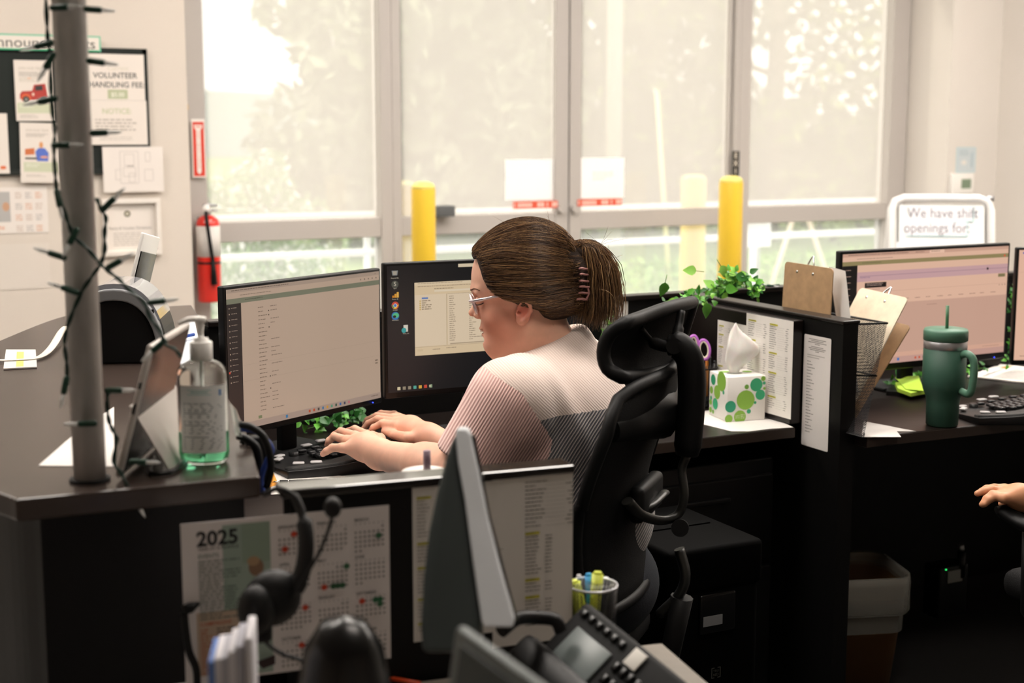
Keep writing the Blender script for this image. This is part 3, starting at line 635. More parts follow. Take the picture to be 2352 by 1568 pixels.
psheet('phone_list', 'laminated phone list on the cross divider beside the tissue box', 'list', (1717, 718), (1819, 935), PXF, lambda w, h: plist(w, h, 2, 2), h=.25, gap=.0025)
def ext(w, h):
    o = []; y = h*.03
    for i, k in enumerate((.7, .5, .75, .2)): o.append(('r', w*.5-w*k*.45, y, w*k*.9, h*.006, '#8b8682')); y += h*.014
    y += h*.01
    for k in (.5, .7, .6, .15): o.append(('r', w*.5-w*k*.45, y, w*k*.9, h*.006, '#8b8682')); y += h*.014
    y += h*.02; o += [('r', w*.14, y, w*.65, h*.008, '#b9b4ae'), ('r', w*.14, y+h*.02, w*.45, h*.008, '#b9b4ae')]; y += h*.06
    for i in range(24): o.append(('l', w*.14, y, w*(.14+.16*((i*7) % 5)/4), h*.006, h*.012, '#5a5652', 1)); y += h*.0275
    return o
psheet('extension_list', 'tall narrow laminated list on the end board of the cross divider', 'list', (1849, 766), (1902, 1038), PXB, ext, col='#e4dfdb', corner=.004)
psheet('wall_planner', 'grey printed grid sheet pinned on the long divider behind the hair', 'calendar', (1383, 689), (1441, 775), PBK, lambda w, h: [('l', w*.35, h*.3, w*.5, h*.5, .007, '#8f8a86', .8)], col='#cfcac4')
# ================================================================== left wall: board, papers
YL = 6.10; WL = Matrix.Translation((0, YL, 0))
WLF = frame((0, YL, 0), (1, 0, 0))
def wl(name, label, cat, tl, br, items=None, **k): return psheet(name, label, cat, tl, br, WLF, items, **k)
tl = plane_hit(-260, 105, WLF); br = plane_hit(347, 402, WLF)
nb = thing('notice_board', 'black notice board with black frame on the left wall', 'notice board', (0, YL, 1.3))
xr_b = plane_hit(335, 115, WLF).x; zt_b = plane_hit(335, 113, WLF).z; zb_b = plane_hit(60, 402, WLF).z; xl_b = -1.3
m_bk = mat('board_black', '#1b211e', .8, vary=.1)
MB().bb((xl_b, YL-.012, zb_b), (xr_b, YL-.001, zt_b), m_bk).build('board', nb)
f = MB(); ww = .022
for a, c in (((xl_b, zt_b-ww), (xr_b, zt_b)), ((xl_b, zb_b), (xr_b, zb_b+ww)), ((xr_b-ww, zb_b), (xr_b, zt_b))): f.bb((a[0], YL-.02, a[1]), (c[0], YL-.001, c[1]), m_bk)
f.build('frame', nb, bevel=.002)
g = .021
def ann(w, h):
    return [('r', 0, 0, w, .006, '#6fc3a0'), ('r', 0, h-.006, w, .006, '#2fa878'), ('r', w-.006, 0, .006, h, '#6fc3a0'), ('t', w-.020, h*.82, h*.92, 'Announcements', '#4a4640', 'RIGHT', 0, 1.12)]
a = plane_hit(228, 84, WLF); c = plane_hit(228, 120, WLF)
sheet('board_header', 'white announcements header strip with green edge above the notice board', 'sign', frame((a.x-1.25, YL-g-.002, a.z), (1, 0, 0)), 1.25, a.z-c.z, ann(1.25, a.z-c.z), '#e6dfd6')
def truck(w, h):
    o = [('t', w*.12, h*.15, h*.055, 'JOIN OUR TEAM', '#b5ac9c', 'LEFT'), ('l', w*.12, h*.19, w*.7, h*.07, h*.022, '#9b948a', .8), ('l', w*.12, h*.29, w*.5, h*.06, h*.025, '#c5bdae', .8), ('l', w*.34, h*.29, w*.12, h*.03, h*.03, '#e09a5c', 1)]
    o += [('p', [(w*.12, h*.56), (w*.18, h*.51), (w*.45, h*.50), (w*.50, h*.40), (w*.80, h*.38), (w*.86, h*.62), (w*.5, h*.66), (w*.12, h*.64)], '#b3403a'), ('p', [(w*.53, h*.42), (w*.72, h*.41), (w*.73, h*.49), (w*.53, h*.50)], '#3b3a3a'), ('c', w*.28, h*.62, w*.13, h*.07, '#d9633c'), ('c', w*.28, h*.645, w*.09, h*.055, '#3a3a38'), ('c', w*.28, h*.645, w*.045, h*.027, '#8a8a84'), ('c', w*.74, h*.65, w*.09, h*.05, '#3a3a38'), ('c', w*.47, h*.56, w*.03, h*.025, '#e8d9c8')]
    return o+[('r', w*.04, h*.70, w*.92, h*.17, '#ccd0b4'), ('l', w*.1, h*.73, w*.4, h*.06, h*.03, '#e6e6d8', .8), ('l', w*.1, h*.90, w*.5, h*.05, h*.02, '#b5ada2', .8)]
wl('poster', 'poster with a red vintage truck on the notice board', 'poster', (29, 138), (123, 278), truck, col='#e6ddd4', gap=g)
def team(w, h):
    o = [('t', w*.15, h*.14, h*.05, 'JOIN OUR TEAM', '#b5ac9c', 'LEFT'), ('l', w*.15, h*.18, w*.6, h*.06, h*.022, '#a59d92', .8), ('c', w*.53, h*.37, w*.05, h*.055, '#d99a66'), ('p', [(w*.38, h*.48), (w*.46, h*.42), (w*.62, h*.42), (w*.72, h*.50), (w*.70, h*.64), (w*.42, h*.64)], '#5a74c8'), ('p', [(w*.12, h*.44), (w*.36, h*.42), (w*.36, h*.53), (w*.12, h*.54)], '#d0764a'), ('r', w*.12, h*.58, w*.3, h*.03, '#4a423e'), ('c', w*.6, h*.57, w*.1, h*.02, '#e0a186')]
    return o+[('r', w*.08, h*.66, w*.88, h*.16, '#ccd0b4'), ('l', w*.14, h*.69, w*.4, h*.05, h*.03, '#e6e6d8', .8), ('l', w*.14, h*.87, w*.5, h*.03, h*.02, '#b5ada2', .8)]
wl('poster', 'poster of a person in a blue shirt below the red truck poster', 'poster', (43, 281), (140, 417), team, col='#e6ddd4', gap=g, rot=math.radians(1.5))
def fee(w, h):
    return [('t', w*.55, h*.35, h*.14, 'Current', '#d3cdbb', 'CENTER'), ('t', w*.5, h*.52, h*.17, 'VOLUNTEER', '#45423e', 'CENTER', .012), ('t', w*.52, h*.72, h*.17, 'HANDLING FEE:', '#45423e', 'CENTER', .012), ('r', w*.36, h*.77, w*.34, h*.2, '#b7bd9a'), ('t', w*.53, h*.92, h*.13, '$5.00', '#eeebe0', 'CENTER', .01)]
wl('notice', 'volunteer handling fee notice at the top right of the notice board', 'notice', (192, 123), (331, 231), fee, col='#e6ddd4', gap=g)
wl('notice', 'notice headed in pale green below the handling fee notice', 'notice', (195, 230), (337, 332), lambda w, h: [('t', w*.5, h*.30, h*.17, 'NOTICE:', '#c3c6a4', 'CENTER', .02), ('l', w*.14, h*.42, w*.74, h*.3, h*.075, '#b3aaa0', .9), ('l', w*.2, h*.82, w*.6, h*.06, h*.05, '#c9c1b8', 1)], col='#e6ddd4', gap=g)
def plan(w, h):
    o = []
    def bx(x, y, a, b, c='#b9b2ab'): o.extend([('r', w*x, h*y, w*a, .0015, c), ('r', w*x, h*(y+b), w*a, .0015, c), ('r', w*x, h*y, .0015, h*b, c), ('r', w*(x+a), h*y, .0015, h*b, c)])
    bx(.28, .1, .3, .7); bx(.35, .16, .16, .25); bx(.33, .45, .2, .2); bx(.2, .5, .08, .22); bx(.7, .12, .08, .2); bx(.68, .5, .14, .25); bx(.42, .58, .1, .2)
    return o+[('l', w*.4, h*.42, w*.12, h*.03, h*.03, '#77706a', 1)]
wl('floor_plan', 'printed floor plan sheet overlapping the notice board corner', 'floor plan', (232, 337), (374, 439), plan, col='#e9e1da', gap=g+.002)
wl('notice', 'small white sheet cut off by the left picture edge on the notice board', 'notice', (-60, 260), (21, 398), lambda w, h: [('c', w*.8, h*.9, w*.1, h*.03, '#e0764a')], col='#e6ddd4', gap=g)
wl('wall_calendar', 'pale calendar sheet on the left wall below the notice board', 'calendar', (-60, 431), (112, 533), lambda w, h: [('r', w*.2, h*.1, w*.28, h*.65, '#b5b3b0'), ('c', w*.42, h*.42, w*.05, h*.1, '#c79d80'), ('l', w*.2, h*.85, w*.2, h*.06, h*.04, '#d8824e', 1)]+[('l', w*(.55+.14*i), h*(.12+.24*j), w*.1, h*.14, h*.05, ('#cbb9ac', '#b7b2ae', '#d9a88a')[(i+j) % 3], 1) for i in range(3) for j in range(4)], col='#e8e0d9', gap=.002)
ce = thing('framed_certificate', 'white framed certificate on the left wall below the floor plan', 'picture frame', (ony(300, 590, YL).x, YL, ony(300, 590, YL).z))
a = plane_hit(232, 457, WLF); c = plane_hit(370, 583, WLF); m_fr = mat('white_frame', '#ece5dd', .4)
b = MB()
for p, q in (((a.x, a.z-.02), (c.x, a.z)), ((a.x, c.z), (c.x, c.z+.02)), ((a.x, c.z+.02), (a.x+.02, a.z-.02)), ((c.x-.02, c.z+.02), (c.x, a.z-.02))): b.bb((p[0], YL-.025, p[1]), (q[0], YL-.001, q[1]), m_fr)
b.build('frame', ce, bevel=.002)
w, h = c.x-a.x-.04, a.z-c.z-.04
sheet('certificate', None, None, frame((a.x+.02, YL-.003, a.z-.02), (1, 0, 0)), w, h, [('r', w*.08, h*.08, w*.84, .001, '#cfc7be'), ('r', w*.92, h*.08, .001, h*.86, '#cfc7be'), ('c', w*.42, h*.22, w*.07, h*.07, '#7a735f'), ('c', w*.42, h*.22, w*.04, h*.035, '#c9c2b0'), ('t', w*.47, h*.55, h*.085, 'Pantry & Voucher Donations', '#9b948c', 'CENTER', .01, .9), ('l', w*.12, h*.62, w*.7, h*.25, h*.05, '#c3bbb2', .9)], '#e8e0d8', parent=ce)
wl('taped_sheet', 'faint white sheet taped low on the left wall behind the pole', 'paper', (-40, 562), (117, 660), None, col='#ddd4ca', gap=.002)
# fire extinguisher and its sign
YE = 6.18
def fsign(w, h):
    return [('r', w*.08, h*.05, w*.84, h*.93, '#d9422f'), ('p', [(w*.2, h*.1), (w*.8, h*.1), (w*.8, h*.15), (w*.66, h*.19), (w*.66, h*.90), (w*.5, h*.95), (w*.34, h*.90), (w*.34, h*.19), (w*.2, h*.15)], '#efe6e0'), ('t', w*.5, h*.155, w*.26, 'FIRE', '#d9694f', 'CENTER', .01)]+[('t', w*.5, h*(.245+.054*i), w*.25, ch, '#d9897a', 'CENTER', .01) for i, ch in enumerate('EXTINGUISHER')]
EXF = frame((0, YW-.062, 0), (1, 0, 0))
psheet('fire_sign', 'red and white fire extinguisher sign on the window edge', 'sign', (438, 273), (473, 407), EXF, fsign, col='#efe9e4', gap=.004, th=.003)
wsheet('narrow_sticker', 'thin dark lettered strip on the wall edge above the fire sign', 'sticker', (429, 178), (433, 252), YL-.002, lambda w, h: [('r', w*.3, h*(.04+.12*i), w*.4, h*.07, '#8d8f99') for i in range(6)]+[('r', 0, h*.84, w, h*.16, '#dcb77a')], '#cfc8c0')
ex = ony(480, 600, YE); ext0 = onz; r = .5*(ony(508, 600, YE).x-ony(453, 600, YE).x)*.97
zb = ony(482, 692, YE).z; zt = ony(476, 500, YE).z; ztop = ony(474, 465, YE).z
fe = thing('fire_extinguisher', 'red fire extinguisher hanging at the left end of the windows', 'fire extinguisher', (ex.x, YE, zb))
m_red = mat('fire_red', '#e0291c', .3, coat=.5)
MB().lathe([(r*.93, zb), (r, zb+.008), (r, zt-.03), (r*.9, zt-.008), (r*.6, zt+.006), (r*.35, zt+.012)], m_red, 32, T(ex.x, YE, 0)).build('cylinder', fe)
MB().lathe([(r*1.01, zb+.20), (r*1.01, zb+.335)], mat('ext_label', '#e2ddd8', .5), 32, T(ex.x, YE, 0)).build('label', fe)
MB().lathe([(r*1.015, zb+.168), (r*1.015, zb+.178)], m_blk, 32, T(ex.x, YE, 0)).build('strap', fe)
b = MB(); b.cyl((ex.x, YE, zt), (ex.x, YE, zt+.045), .014, m_silver); b.rbox((ex.x+.01, YE-.01, zt+.055), (.06, .022, .012), .003, m_silver); b.rbox((ex.x+.012, YE-.01, zt+.032), (.055, .02, .009), .003, m_silver); b.lathe([(.018, -.004), (.018, .004)], m_wpl, 20, T(ex.x-.01, YE-.025, zt+.04) @ Matrix.Rotation(PI/2, 4, 'X')); b.build('valve', fe)
b = MB(); b.tube(bez([(ex.x-.012, YE-.02, zt+.03), (ex.x-.02, YE-r-.012, zt-.02), (ex.x-.005, YE-r-.014, zt-.15), (ex.x, YE-r-.014, zb+.19)]), .008, m_blkm, 10); b.cyl((ex.x, YE-r-.014, zb+.19), (ex.x+.003, YE-r-.014, zb+.08), .009, m_blkm, .015, 14); b.build('hose', fe)
MB().bb((ex.x-.03, YE+r, zb+.05), (ex.x+.03, YW-.061, zt), m_blk).build('bracket', fe)
# thermostat + label on the pier, A-frame sign
PF = frame((0, y_p, 0), (1, 0, 0))
a = plane_hit(2180, 398, PF); c = plane_hit(2229, 444, PF); th = thing('thermostat', 'white wall thermostat with small green display on the pier', 'thermostat', ((a.x+c.x)/2, y_p, c.z))
MB().rbox(((a.x+c.x)/2, y_p-.013, (a.z+c.z)/2), (c.x-a.x, .024, a.z-c.z), .006, m_wpl).build('case', th)
p = plane_hit(2201, 411, PF); q = plane_hit(2222, 432, PF); MB().bb((p.x, y_p-.0262, q.z), (q.x, y_p-.0255, p.z), mat('lcd_green', '#7d8f78', .3)).build('display', th)
psheet('instruction_card', 'pale blue card above the thermostat', 'card', (2197, 338), (2239, 396), PF, lambda w, h: [('r', w*.06, h*.05, w*.88, h*.9, '#c3ccd0'), ('c', w*.4, h*.6, w*.14, h*.1, '#dcd9d4'), ('r', w*.75, h*.2, w*.1, h*.6, '#a9bcc4'), ('l', w*.15, h*.12, w*.5, h*.2, h*.06, '#9fb3bb', 1)], col='#b7cdd2')
af = ony(2160, 460, 4.75)
AFM = frame((ony(2050, 455, 4.9).x, 4.9, 0), (.84, -.54, 0)); ztp = plane_hit(2100, 455, AFM).z
asn = thing('a_frame_sign', 'white A frame sign reading we have shift openings, behind the right monitors', 'sign', M=frame((ony(2160, 460, 4.75).x, 4.75, 0), (.84, -.54, 0)))
wA = plane_hit(2276, 462, AFM).x; tiltm = math.radians(13)
m_af = mat('white_alu_frame', '#f0eeec', .3)
for sgn, nm in ((1, 'front_panel'), (-1, 'rear_panel')):
    Mp = AFM @ Matrix.Translation((0, 0 if sgn > 0 else .012, ztp)) @ Matrix.Rotation(-tiltm*sgn, 4, 'X')
    b = MB(); L = ztp/math.cos(tiltm)
    b.bb((.03, .0, -L+.1), (wA-.03, .006, -.03), mat('sign_white', '#f6f8f8', .5), Mp)
    b.tube([(.0, .003, -L), (.0, .003, -.05), (.015, .003, -.015), (.05, .003, 0), (wA-.05, .003, 0), (wA-.015, .003, -.015), (wA, .003, -.05), (wA, .003, -L)], .018, m_af, 10, M=Mp); b.build(nm, asn)
    if sgn > 0: MpF = Mp
def lbl(px, py, st, w, h, sz):
    p = plane_hit(px, py, MpF); Ms = MpF @ Matrix.Translation((p.x, -.003, p.z)); return sheet('message_strip', None, None, Ms, w, h, [('r', 0, h-.004, w, .004, '#9fcdd0'), ('r', w-.004, 0, .004, h, '#9fcdd0'), ('t', w*.5, h*.74, sz, st, '#85818a', 'CENTER', .006, .86)] if st else [('l', w*.08, h*.4, w*.8, h*.3, h*.35, '#c3c0c5', 1)], '#efeff2', parent=asn)
k = ((MpF @ Vector((.2, 0, -.1)))-CAM).dot(cF)/FPX*1.10
lbl(2094, 474, 'We have shift', 126*k, 32*k, 30*k); lbl(2081, 508, 'openings for:', 125*k, 32*k, 30*k); lbl(2043, 556, '', 82*k, 32*k, 30*k)
MB().cyl(AFM @ Vector((wA-.03, .003, ztp)), AFM @ Vector((wA+.012, .003, ztp)), .013, m_silver, n=12).build('hinge', asn)
# ================================================================== steel pole with string lights
pb = onz(207, 1103, TZ); pr = .0212
m_steel = mat('galvanised_pipe', '#d2cdc9', .42, .25, bump=.3, bscale=55, vary=.25, vscale=26, stretch=(1, 1, .25))
po = thing('steel_pole', 'galvanised steel pole rising from the reception counter, wrapped in string lights', 'pole', pb)
MB().cyl(pb, pb+Vector((0, 0, 2.1)), pr, m_steel, n=40).build('pipe', po)
MB().cyl(pb, pb+Vector((0, 0, .004)), pr*1.25, m_blkm, n=40).build('base_ring', po)
sl = thing('string_lights', 'dark green string lights with clear bulbs wound around the steel pole', 'string lights', pb)
m_wire = mat('green_wire', '#12352a', .5); m_sock = mat('green_socket', '#123b2c', .4); m_bulb = mat('clear_bulb', '#f4f6f4', .15, trans=.35)
def at_pole(px, py, d=0): return atD(px, py, (pb-CAM).dot(cF)-(.45/1.0)*0+d)
Dp = (pb-CAM).dot(cF)
def pp(px, py, dd=-.03):   # a point beside or in front of the pole
    D = Dp; p = atD(px, py, D+dd); return p
def poleD(py):  # forward depth of the pole axis at picture height py
    lo = 0; z = 1.0
    for z in [i*.01 for i in range(90, 260)]:
        if proj((pb.x, pb.y, z))[1] < py: break
    return proj((pb.x, pb.y, z))[2]
def wp(px, py, dd=-.026): return atD(px, py, poleD(py)+dd)
w1 = [(103, -40), (107, 30), (110, 90), (116, 130), (117, 200), (121, 260), (126, 300), (124, 345), (127, 400), (130, 436), (141, 466), (156, 510), (172, 545), (200, 570), (226, 600)]
w2 = [(222, 455), (232, 480), (243, 500), (240, 535), (240, 575), (232, 604), (215, 630), (193, 662), (172, 705), (155, 750), (148, 790), (153, 830), (154, 870)]
w3 = [(226, 602), (248, 622), (272, 640), (296, 665), (330, 693), (345, 730), (368, 760), (380, 790), (400, 800), (417, 820)]
w4 = [(248, 900), (246, 930), (250, 965), (258, 985), (268, 1010), (262, 1060), (280, 1090), (300, 1130), (318, 1158)]
for i, wlist in enumerate((w1, w2, w3, w4)):
    pts = bez([wp(x, y, -.026 if (i < 2 or i == 3) else -.03-.002*k2) for k2, (x, y) in enumerate(wlist)], 6)
    b = MB()
    for s in (0, 1):
        q = []
        for j, p in enumerate(pts):
            a = j*.55+s*PI; q.append(p+cR*(math.cos(a)*.0016)+cU*(math.sin(a)*.0016)*.3+cF*(math.sin(a)*.0016))
        b.tube(q, .0016, m_wire, 6)
    b.build('wire', sl)
def bulb(p, d, nm='bulb'):
    d = Vector(d).normalized(); M = frame(p, d.orthogonal(), d) if False else Matrix.Translation(p) @ d.to_track_quat('Z', 'Y').to_matrix().to_4x4()
    o = MB().lathe([(.0028, -.003), (.0042, 0), (.0042, .018), (.0036, .021)], m_sock, 12, M).build('socket', sl)
    MB().lathe([(.0027, .019), (.0027, .030), (.0018, .036), (.0005, .040)], m_bulb, 10, M).build('bulb', o)
for (x, y), (dx, dy) in {(120, 18): (1, -.02), (118, 98): (-1, .3), (122, 125): (-.5, 1), (126, 226): (-1, .25), (124, 334): (1, 0), (131, 440): (.2, .8), (238, 480): (.75, -.7), (248, 615): (1, -.55), (178, 672): (-1, -.35), (345, 695): (1, -.12), (378, 782): (-.8, .75), (153, 868): (-.15, 1), (246, 897): (1, -.03), (205, 140): (1, .15), (212, 306): (1, -.02), (198, 21): (1, .1), (302, 1060): (1, .02), (300, 1128): (.6, 1), (218, 972): (-1, .02), (176, 527): (-.4, .9), (148, 592): (-.6, -.2)}.items():
    bulb(wp(x, y, -.028), cR*dx-cU*dy+cF*(-.15))
# ================================================================== things on the counter
pap = onz(90, 1069, TZ); q = [onz(88, 1070, TZ), onz(262, 1072, TZ), onz(262, 935, TZ), onz(238, 930, TZ)]
b = MB(); z = TZ+.0008
b.prism([(v.x, v.y) for v in (q[0], q[1], q[2], onz(185, 985, TZ))], z-.0005, z, mat('paper_white', '#d9d5d1', .6)); tag(b.build('paper_sheet'), 'white paper lying on the counter at the foot of the pole', 'paper')
# lanyard and badge
lg = thing('lanyard', 'cream lanyard strap ending in a clear badge sleeve on the counter', 'lanyard', onz(60, 830, TZ))
pts = bez([onz(152, 752, TZ+.02), onz(140, 765, TZ+.015), onz(118, 800, TZ+.006), onz(90, 822, TZ+.003), onz(40, 828, TZ+.003), onz(-60, 830, TZ+.003)], 6)
MB().tube([p+Vector((0, 0, .002)) for p in pts], .009, mat('cream_ribbon', '#d6cfc3', .8), 8, flat=.15).build('strap', lg)
qa, qb, qc, qd = onz(8, 850, TZ), onz(85, 846, TZ), onz(82, 806, TZ), onz(14, 806, TZ)
MB().prism([(v.x, v.y) for v in (qa, qb, qc, qd)], TZ+.001, TZ+.0035, mat('badge_sleeve', '#e6e3df', .2)).build('badge', lg)
ya, yb, yc, yd = onz(37, 846, TZ), onz(54, 845, TZ), onz(55, 812, TZ), onz(39, 812, TZ)
MB().prism([(v.x, v.y) for v in (ya, yb, yc, yd)], TZ+.0036, TZ+.0039, mat('highlight_yellow', '#d6cf6a', .6)).build('yellow_mark', lg)
# rounded black printer
Pc = onz(290, 822, TZ); Dq = (Pc-CAM).dot(cF)
pr_m = frame((Pc.x, Pc.y+.02, TZ), (.93, -.36, 0)); prt = thing('label_printer', 'round topped black printer with grey band on the far counter', 'printer', M=pr_m)
sc = (Dq/FPX)
def arch(w, h, n=24, p=2.35):
    return [(w*(-1 if i == 0 else 1)*0+w*math.copysign(abs(math.cos(PI*i/n))**(2/p), math.cos(PI*i/n)), h*abs(math.sin(PI*i/n))**(2/p)) for i in range(n+1)]
wP = 112*sc; hP = 180*sc
RX = Matrix.Rotation(PI/2, 4, 'X')
MB().prism([(x, max(y, 0)) for x, y in arch(wP, hP*.93)], -.07, .085, m_blk, pr_m @ RX, False).build('body', prt, bevel=.008)
o1 = arch(wP*.97, hP*.94); MB().prism(o1+[(x*.86, y*.85) for x, y in o1[::-1]], .08, .105, m_gry, pr_m @ RX).build('front_band', prt, bevel=.003)
o1 = arch(wP*1.0, hP*1.0); MB().prism([(x, y) for x, y in o1 if y > hP*.45]+[(x*.93, y*.93) for x, y in o1[::-1] if y > hP*.45], -.06, .09, mat('glossy_lid', '#8d8f96', .12, coat=1), pr_m @ RX).build('lid', prt)
MB().prism([(x*.80, y*.80) for x, y in o1], .084, .094, m_blkm, pr_m @ RX).build('front_door', prt, bevel=.004)
MB().box((wP*.72, -.10, hP*.62), (.012, .006, .02), m_scr, pr_m).build('button', prt)
# small tablet stand behind printer
tp = [atD(312, 640, Dq+.12), atD(327, 640, Dq+.12), atD(345, 564, Dq+.16), atD(337, 562, Dq+.16)]
tb = thing('tablet_computer', 'slim white tablet standing edge on behind the round printer', 'tablet', onz(318, 822, TZ)+cF*.15)
v0 = atD(322, 640, Dq+.24); v1 = atD(341, 562, Dq+.24); up = (v1-v0).normalized(); side = up.cross(cR).normalized(); Mt = Matrix((up.cross(side).normalized(), side, up)).transposed().to_4x4(); Mt.translation = v0
MB().rbox((0, 0, -.03), (.008, .14, .26), .003, m_wpl, Mt).build('body', tb); MB().rbox((-.005, 0, -.05), (.003, .13, .22), .001, m_scr, Mt).build('screen', tb)
MB().rbox((-.002, -.072, -.01), (.003, .002, .012), .0005, m_scr, Mt).build('port', tb)
b = MB(); b.rbox((0, 0, -.17), (.06, .12, .02), .003, m_blkm, Mt).build('stand', tb)
# big tablet with kickstand, leaning
m_tab = mat('tablet_silver', '#cfc8c2', .35, .15, vary=.02)
tbs = thing('tablet_computer', 'silver grey tablet leaning on its kickstand beside the sanitiser bottle', 'tablet', onz(330, 1075, TZ))
# back face corners (pixel, depth): top-left near corner, top-right far, bottom near
A = atD(338, 790, 1.86); Bc = atD(432, 712, 2.08); Cn = onz(262, 1095, TZ+.006)
e1 = (Bc-A); e2 = (Cn-A); h_t = e2.length; e2n = e2.normalized(); e1 = e1-e2n*e1.dot(e2n); w_t = max(e1.length, .2); e1n = e1.normalized()
nn = e1n.cross(e2n).normalized()
if nn.dot(cF) > 0: nn = -nn
Mt = Matrix((e1n, -nn, -e2n)).transposed().to_4x4(); Mt.translation = A
MB().rbox((w_t/2, .0045, -h_t/2), (w_t, .009, h_t), .004, m_tab, Mt).build('body', tbs)
MB().bb((.006, .0091, -h_t+.006), (w_t-.006, .0096, -.006), m_scr, Mt).build('screen', tbs)
pz = MB(); pz.bb((-.0006, .002, -h_t*.33), (.0006, .006, -h_t*.28), m_scr, Mt); pz.build('port', tbs); MB().bb((-.0006, .002, -h_t*.52), (.0006, .006, -h_t*.44), m_scr, Mt).build('port', tbs)
K0 = A+e2n*h_t*.47; K1 = K0+e1n*w_t; g0 = onz(392, 1083, TZ); g1 = onz(452, 990, TZ)
g1 = g0+(K1-K0)
b = MB(); b.add([K0, K1, g1, g0]+[v+nn*.003 for v in (K0, K1, g1, g0)], [(0, 1, 2, 3), (7, 6, 5, 4), (0, 4, 5, 1), (1, 5, 6, 2), (2, 6, 7, 3), (3, 7, 4, 0)], m_tab); b.build('kickstand', tbs)
# hand sanitiser bottle
sp = onz(470, 1060, TZ); hs = thing('sanitiser_bottle', 'clear pump bottle of green hand sanitiser on the counter corner', 'hand sanitiser', sp)
q = (sp-CAM).dot(cF)/FPX; rw = 57*q; MS = Matrix.Translation(sp) @ RZ(-YAW+math.radians(4)) 
m_clear = mat('clear_bottle', '#f6fdfb', .03, trans=1.0, ior=1.15); m_gel = mat('green_gel', '#86e6b4', .08, trans=.8, ior=1.2)
hb = 232*q
prof = [(rw*.80, 0), (rw*.94, .004), (rw, .014), (rw, hb*.86), (rw*.95, hb*.93), (rw*.78, hb*.985), (rw*.5, hb*1.02), (rw*.38, hb*1.03)]
MB().lathe(prof, m_clear, 40, MS, sy=.68).build('bottle', hs)
zl = hb*.30; MB().lathe([(rw*.76, .004), (rw*.9, .007), (rw*.96, .016), (rw*.96, zl), (0.0001, zl)], m_gel, 40, MS, sy=.68).build('gel', hs)
# label, wrapped on the camera side
b = MB(); n = 16; vs = []
def lab_pt(a, z, k=1.012): return (rw*k*math.sin(a), -rw*k*.68*math.cos(a), z)
a0, a1 = -.95, 1.15
for i in range(n+1):
    a = a0+(a1-a0)*i/n; vs += [lab_pt(a, hb*.12), lab_pt(a, hb*.79)]
m_lb = mat('bottle_label', '#f0f3f1', .4)
b.add(vs, [(2*i, 2*i+2, 2*i+3, 2*i+1) for i in range(n)], m_lb, True, MS)
def lq(u0, u1, v0, v1, m, kk=1.02):
    for i in range(4):
        a = a0+(a1-a0)*(u0+(u1-u0)*i/4); c = a0+(a1-a0)*(u0+(u1-u0)*(i+1)/4); b.add([lab_pt(a, hb*v0, kk), lab_pt(c, hb*v0, kk), lab_pt(c, hb*v1, kk), lab_pt(a, hb*v1, kk)], [(0, 1, 2, 3)], m, True, MS)
gy = ink('#8f9a9c'); rnd = random.Random(5)
for i in range(24):
    v = .16+i*.0195
    if i in (7, 15): continue
    lq(.10, .10+.8*(.6+.4*rnd.random()), v, v+.009, gy)
lq(.2, .66, .70, .705, ink('#8fcfc8')); lq(.2, .66, .745, .75, ink('#8fcfc8')); lq(.27, .60, .72, .732, ink('#a9d5d0'))
for k in range(6): lq(.82+.02*(k % 3), .84+.02*(k % 3), .69+.03*(k//3), .715+.03*(k//3), ink('#5d94cf'), 1.025)
b.build('label', hs)
b = MB(); zc = hb*1.02; b.lathe([(rw*.42, zc), (rw*.45, zc+.002), (rw*.45, zc+41*q), (rw*.40, zc+43*q), (rw*.30, zc+43*q), (rw*.30, zc+50*q), (rw*.12, zc+52*q), (rw*.10, zc+62*q), (rw*.16, zc+78*q), (rw*.16, zc+86*q), (rw*.24, zc+87*q), (rw*.24, zc+98*q), (rw*.1, zc+100*q)], m_wpl, 28, MS)
b.tube([(0, 0, zc+94*q), (-rw*.45, -.002, zc+93*q), (-rw*.85, -.003, zc+84*q)], [.0048, .0042, .0032], m_wpl, 10, M=MS); b.build('pump', hs)
MB().cyl((0, 0, .01), (0, 0, hb), .0025, m_wpl, M=MS, n=8).build('dip_tube', hs)
# small sign stand / white block behind bottle, blue pen, cables
b = MB(); a_, c_ = onz(425, 850, TZ), onz(470, 990, TZ); wb = thing('document_wedge', 'white paper wedge and booklet stack behind the tablet on the counter', 'papers', onz(445, 840, TZ))
MB().add([onz(405, 860, TZ)+Vector((0, 0, .001)), onz(470, 860, TZ)+Vector((0, 0, .001)), onz(450, 770, TZ)+Vector((0, 0, .01)), onz(432, 770, TZ)+Vector((0, 0, .01)), onz(405, 860, TZ)+Vector((0, 0, .02)), onz(470, 860, TZ)+Vector((0, 0, .02)), onz(448, 765, TZ)+Vector((0, 0, .03)), onz(432, 765, TZ)+Vector((0, 0, .03))], [(0, 3, 2, 1), (4, 5, 6, 7), (0, 1, 5, 4), (1, 2, 6, 5), (2, 3, 7, 6), (3, 0, 4, 7)], mat('paper_cool', '#dde3ea', .6)).build('booklet', wb)
tag(MB().cyl(onz(412, 775, TZ+.035), onz(445, 768, TZ+.035), .0035, mat('blue_plastic', '#2b56b4', .35), n=10).build('pen'), 'blue pen on the white papers behind the leaning tablet', 'pen')
cb = MB().tube(bez([onz(352, 1050, TZ+.004), onz(345, 1085, TZ+.004), onz(385, 1085, TZ+.004), onz(412, 1072, TZ+.004), onz(440, 1040, TZ+.004)]), .0035, m_blk, 8).build('tablet_cable'); tag(cb, 'black cable curling under the leaning tablet', 'cable')
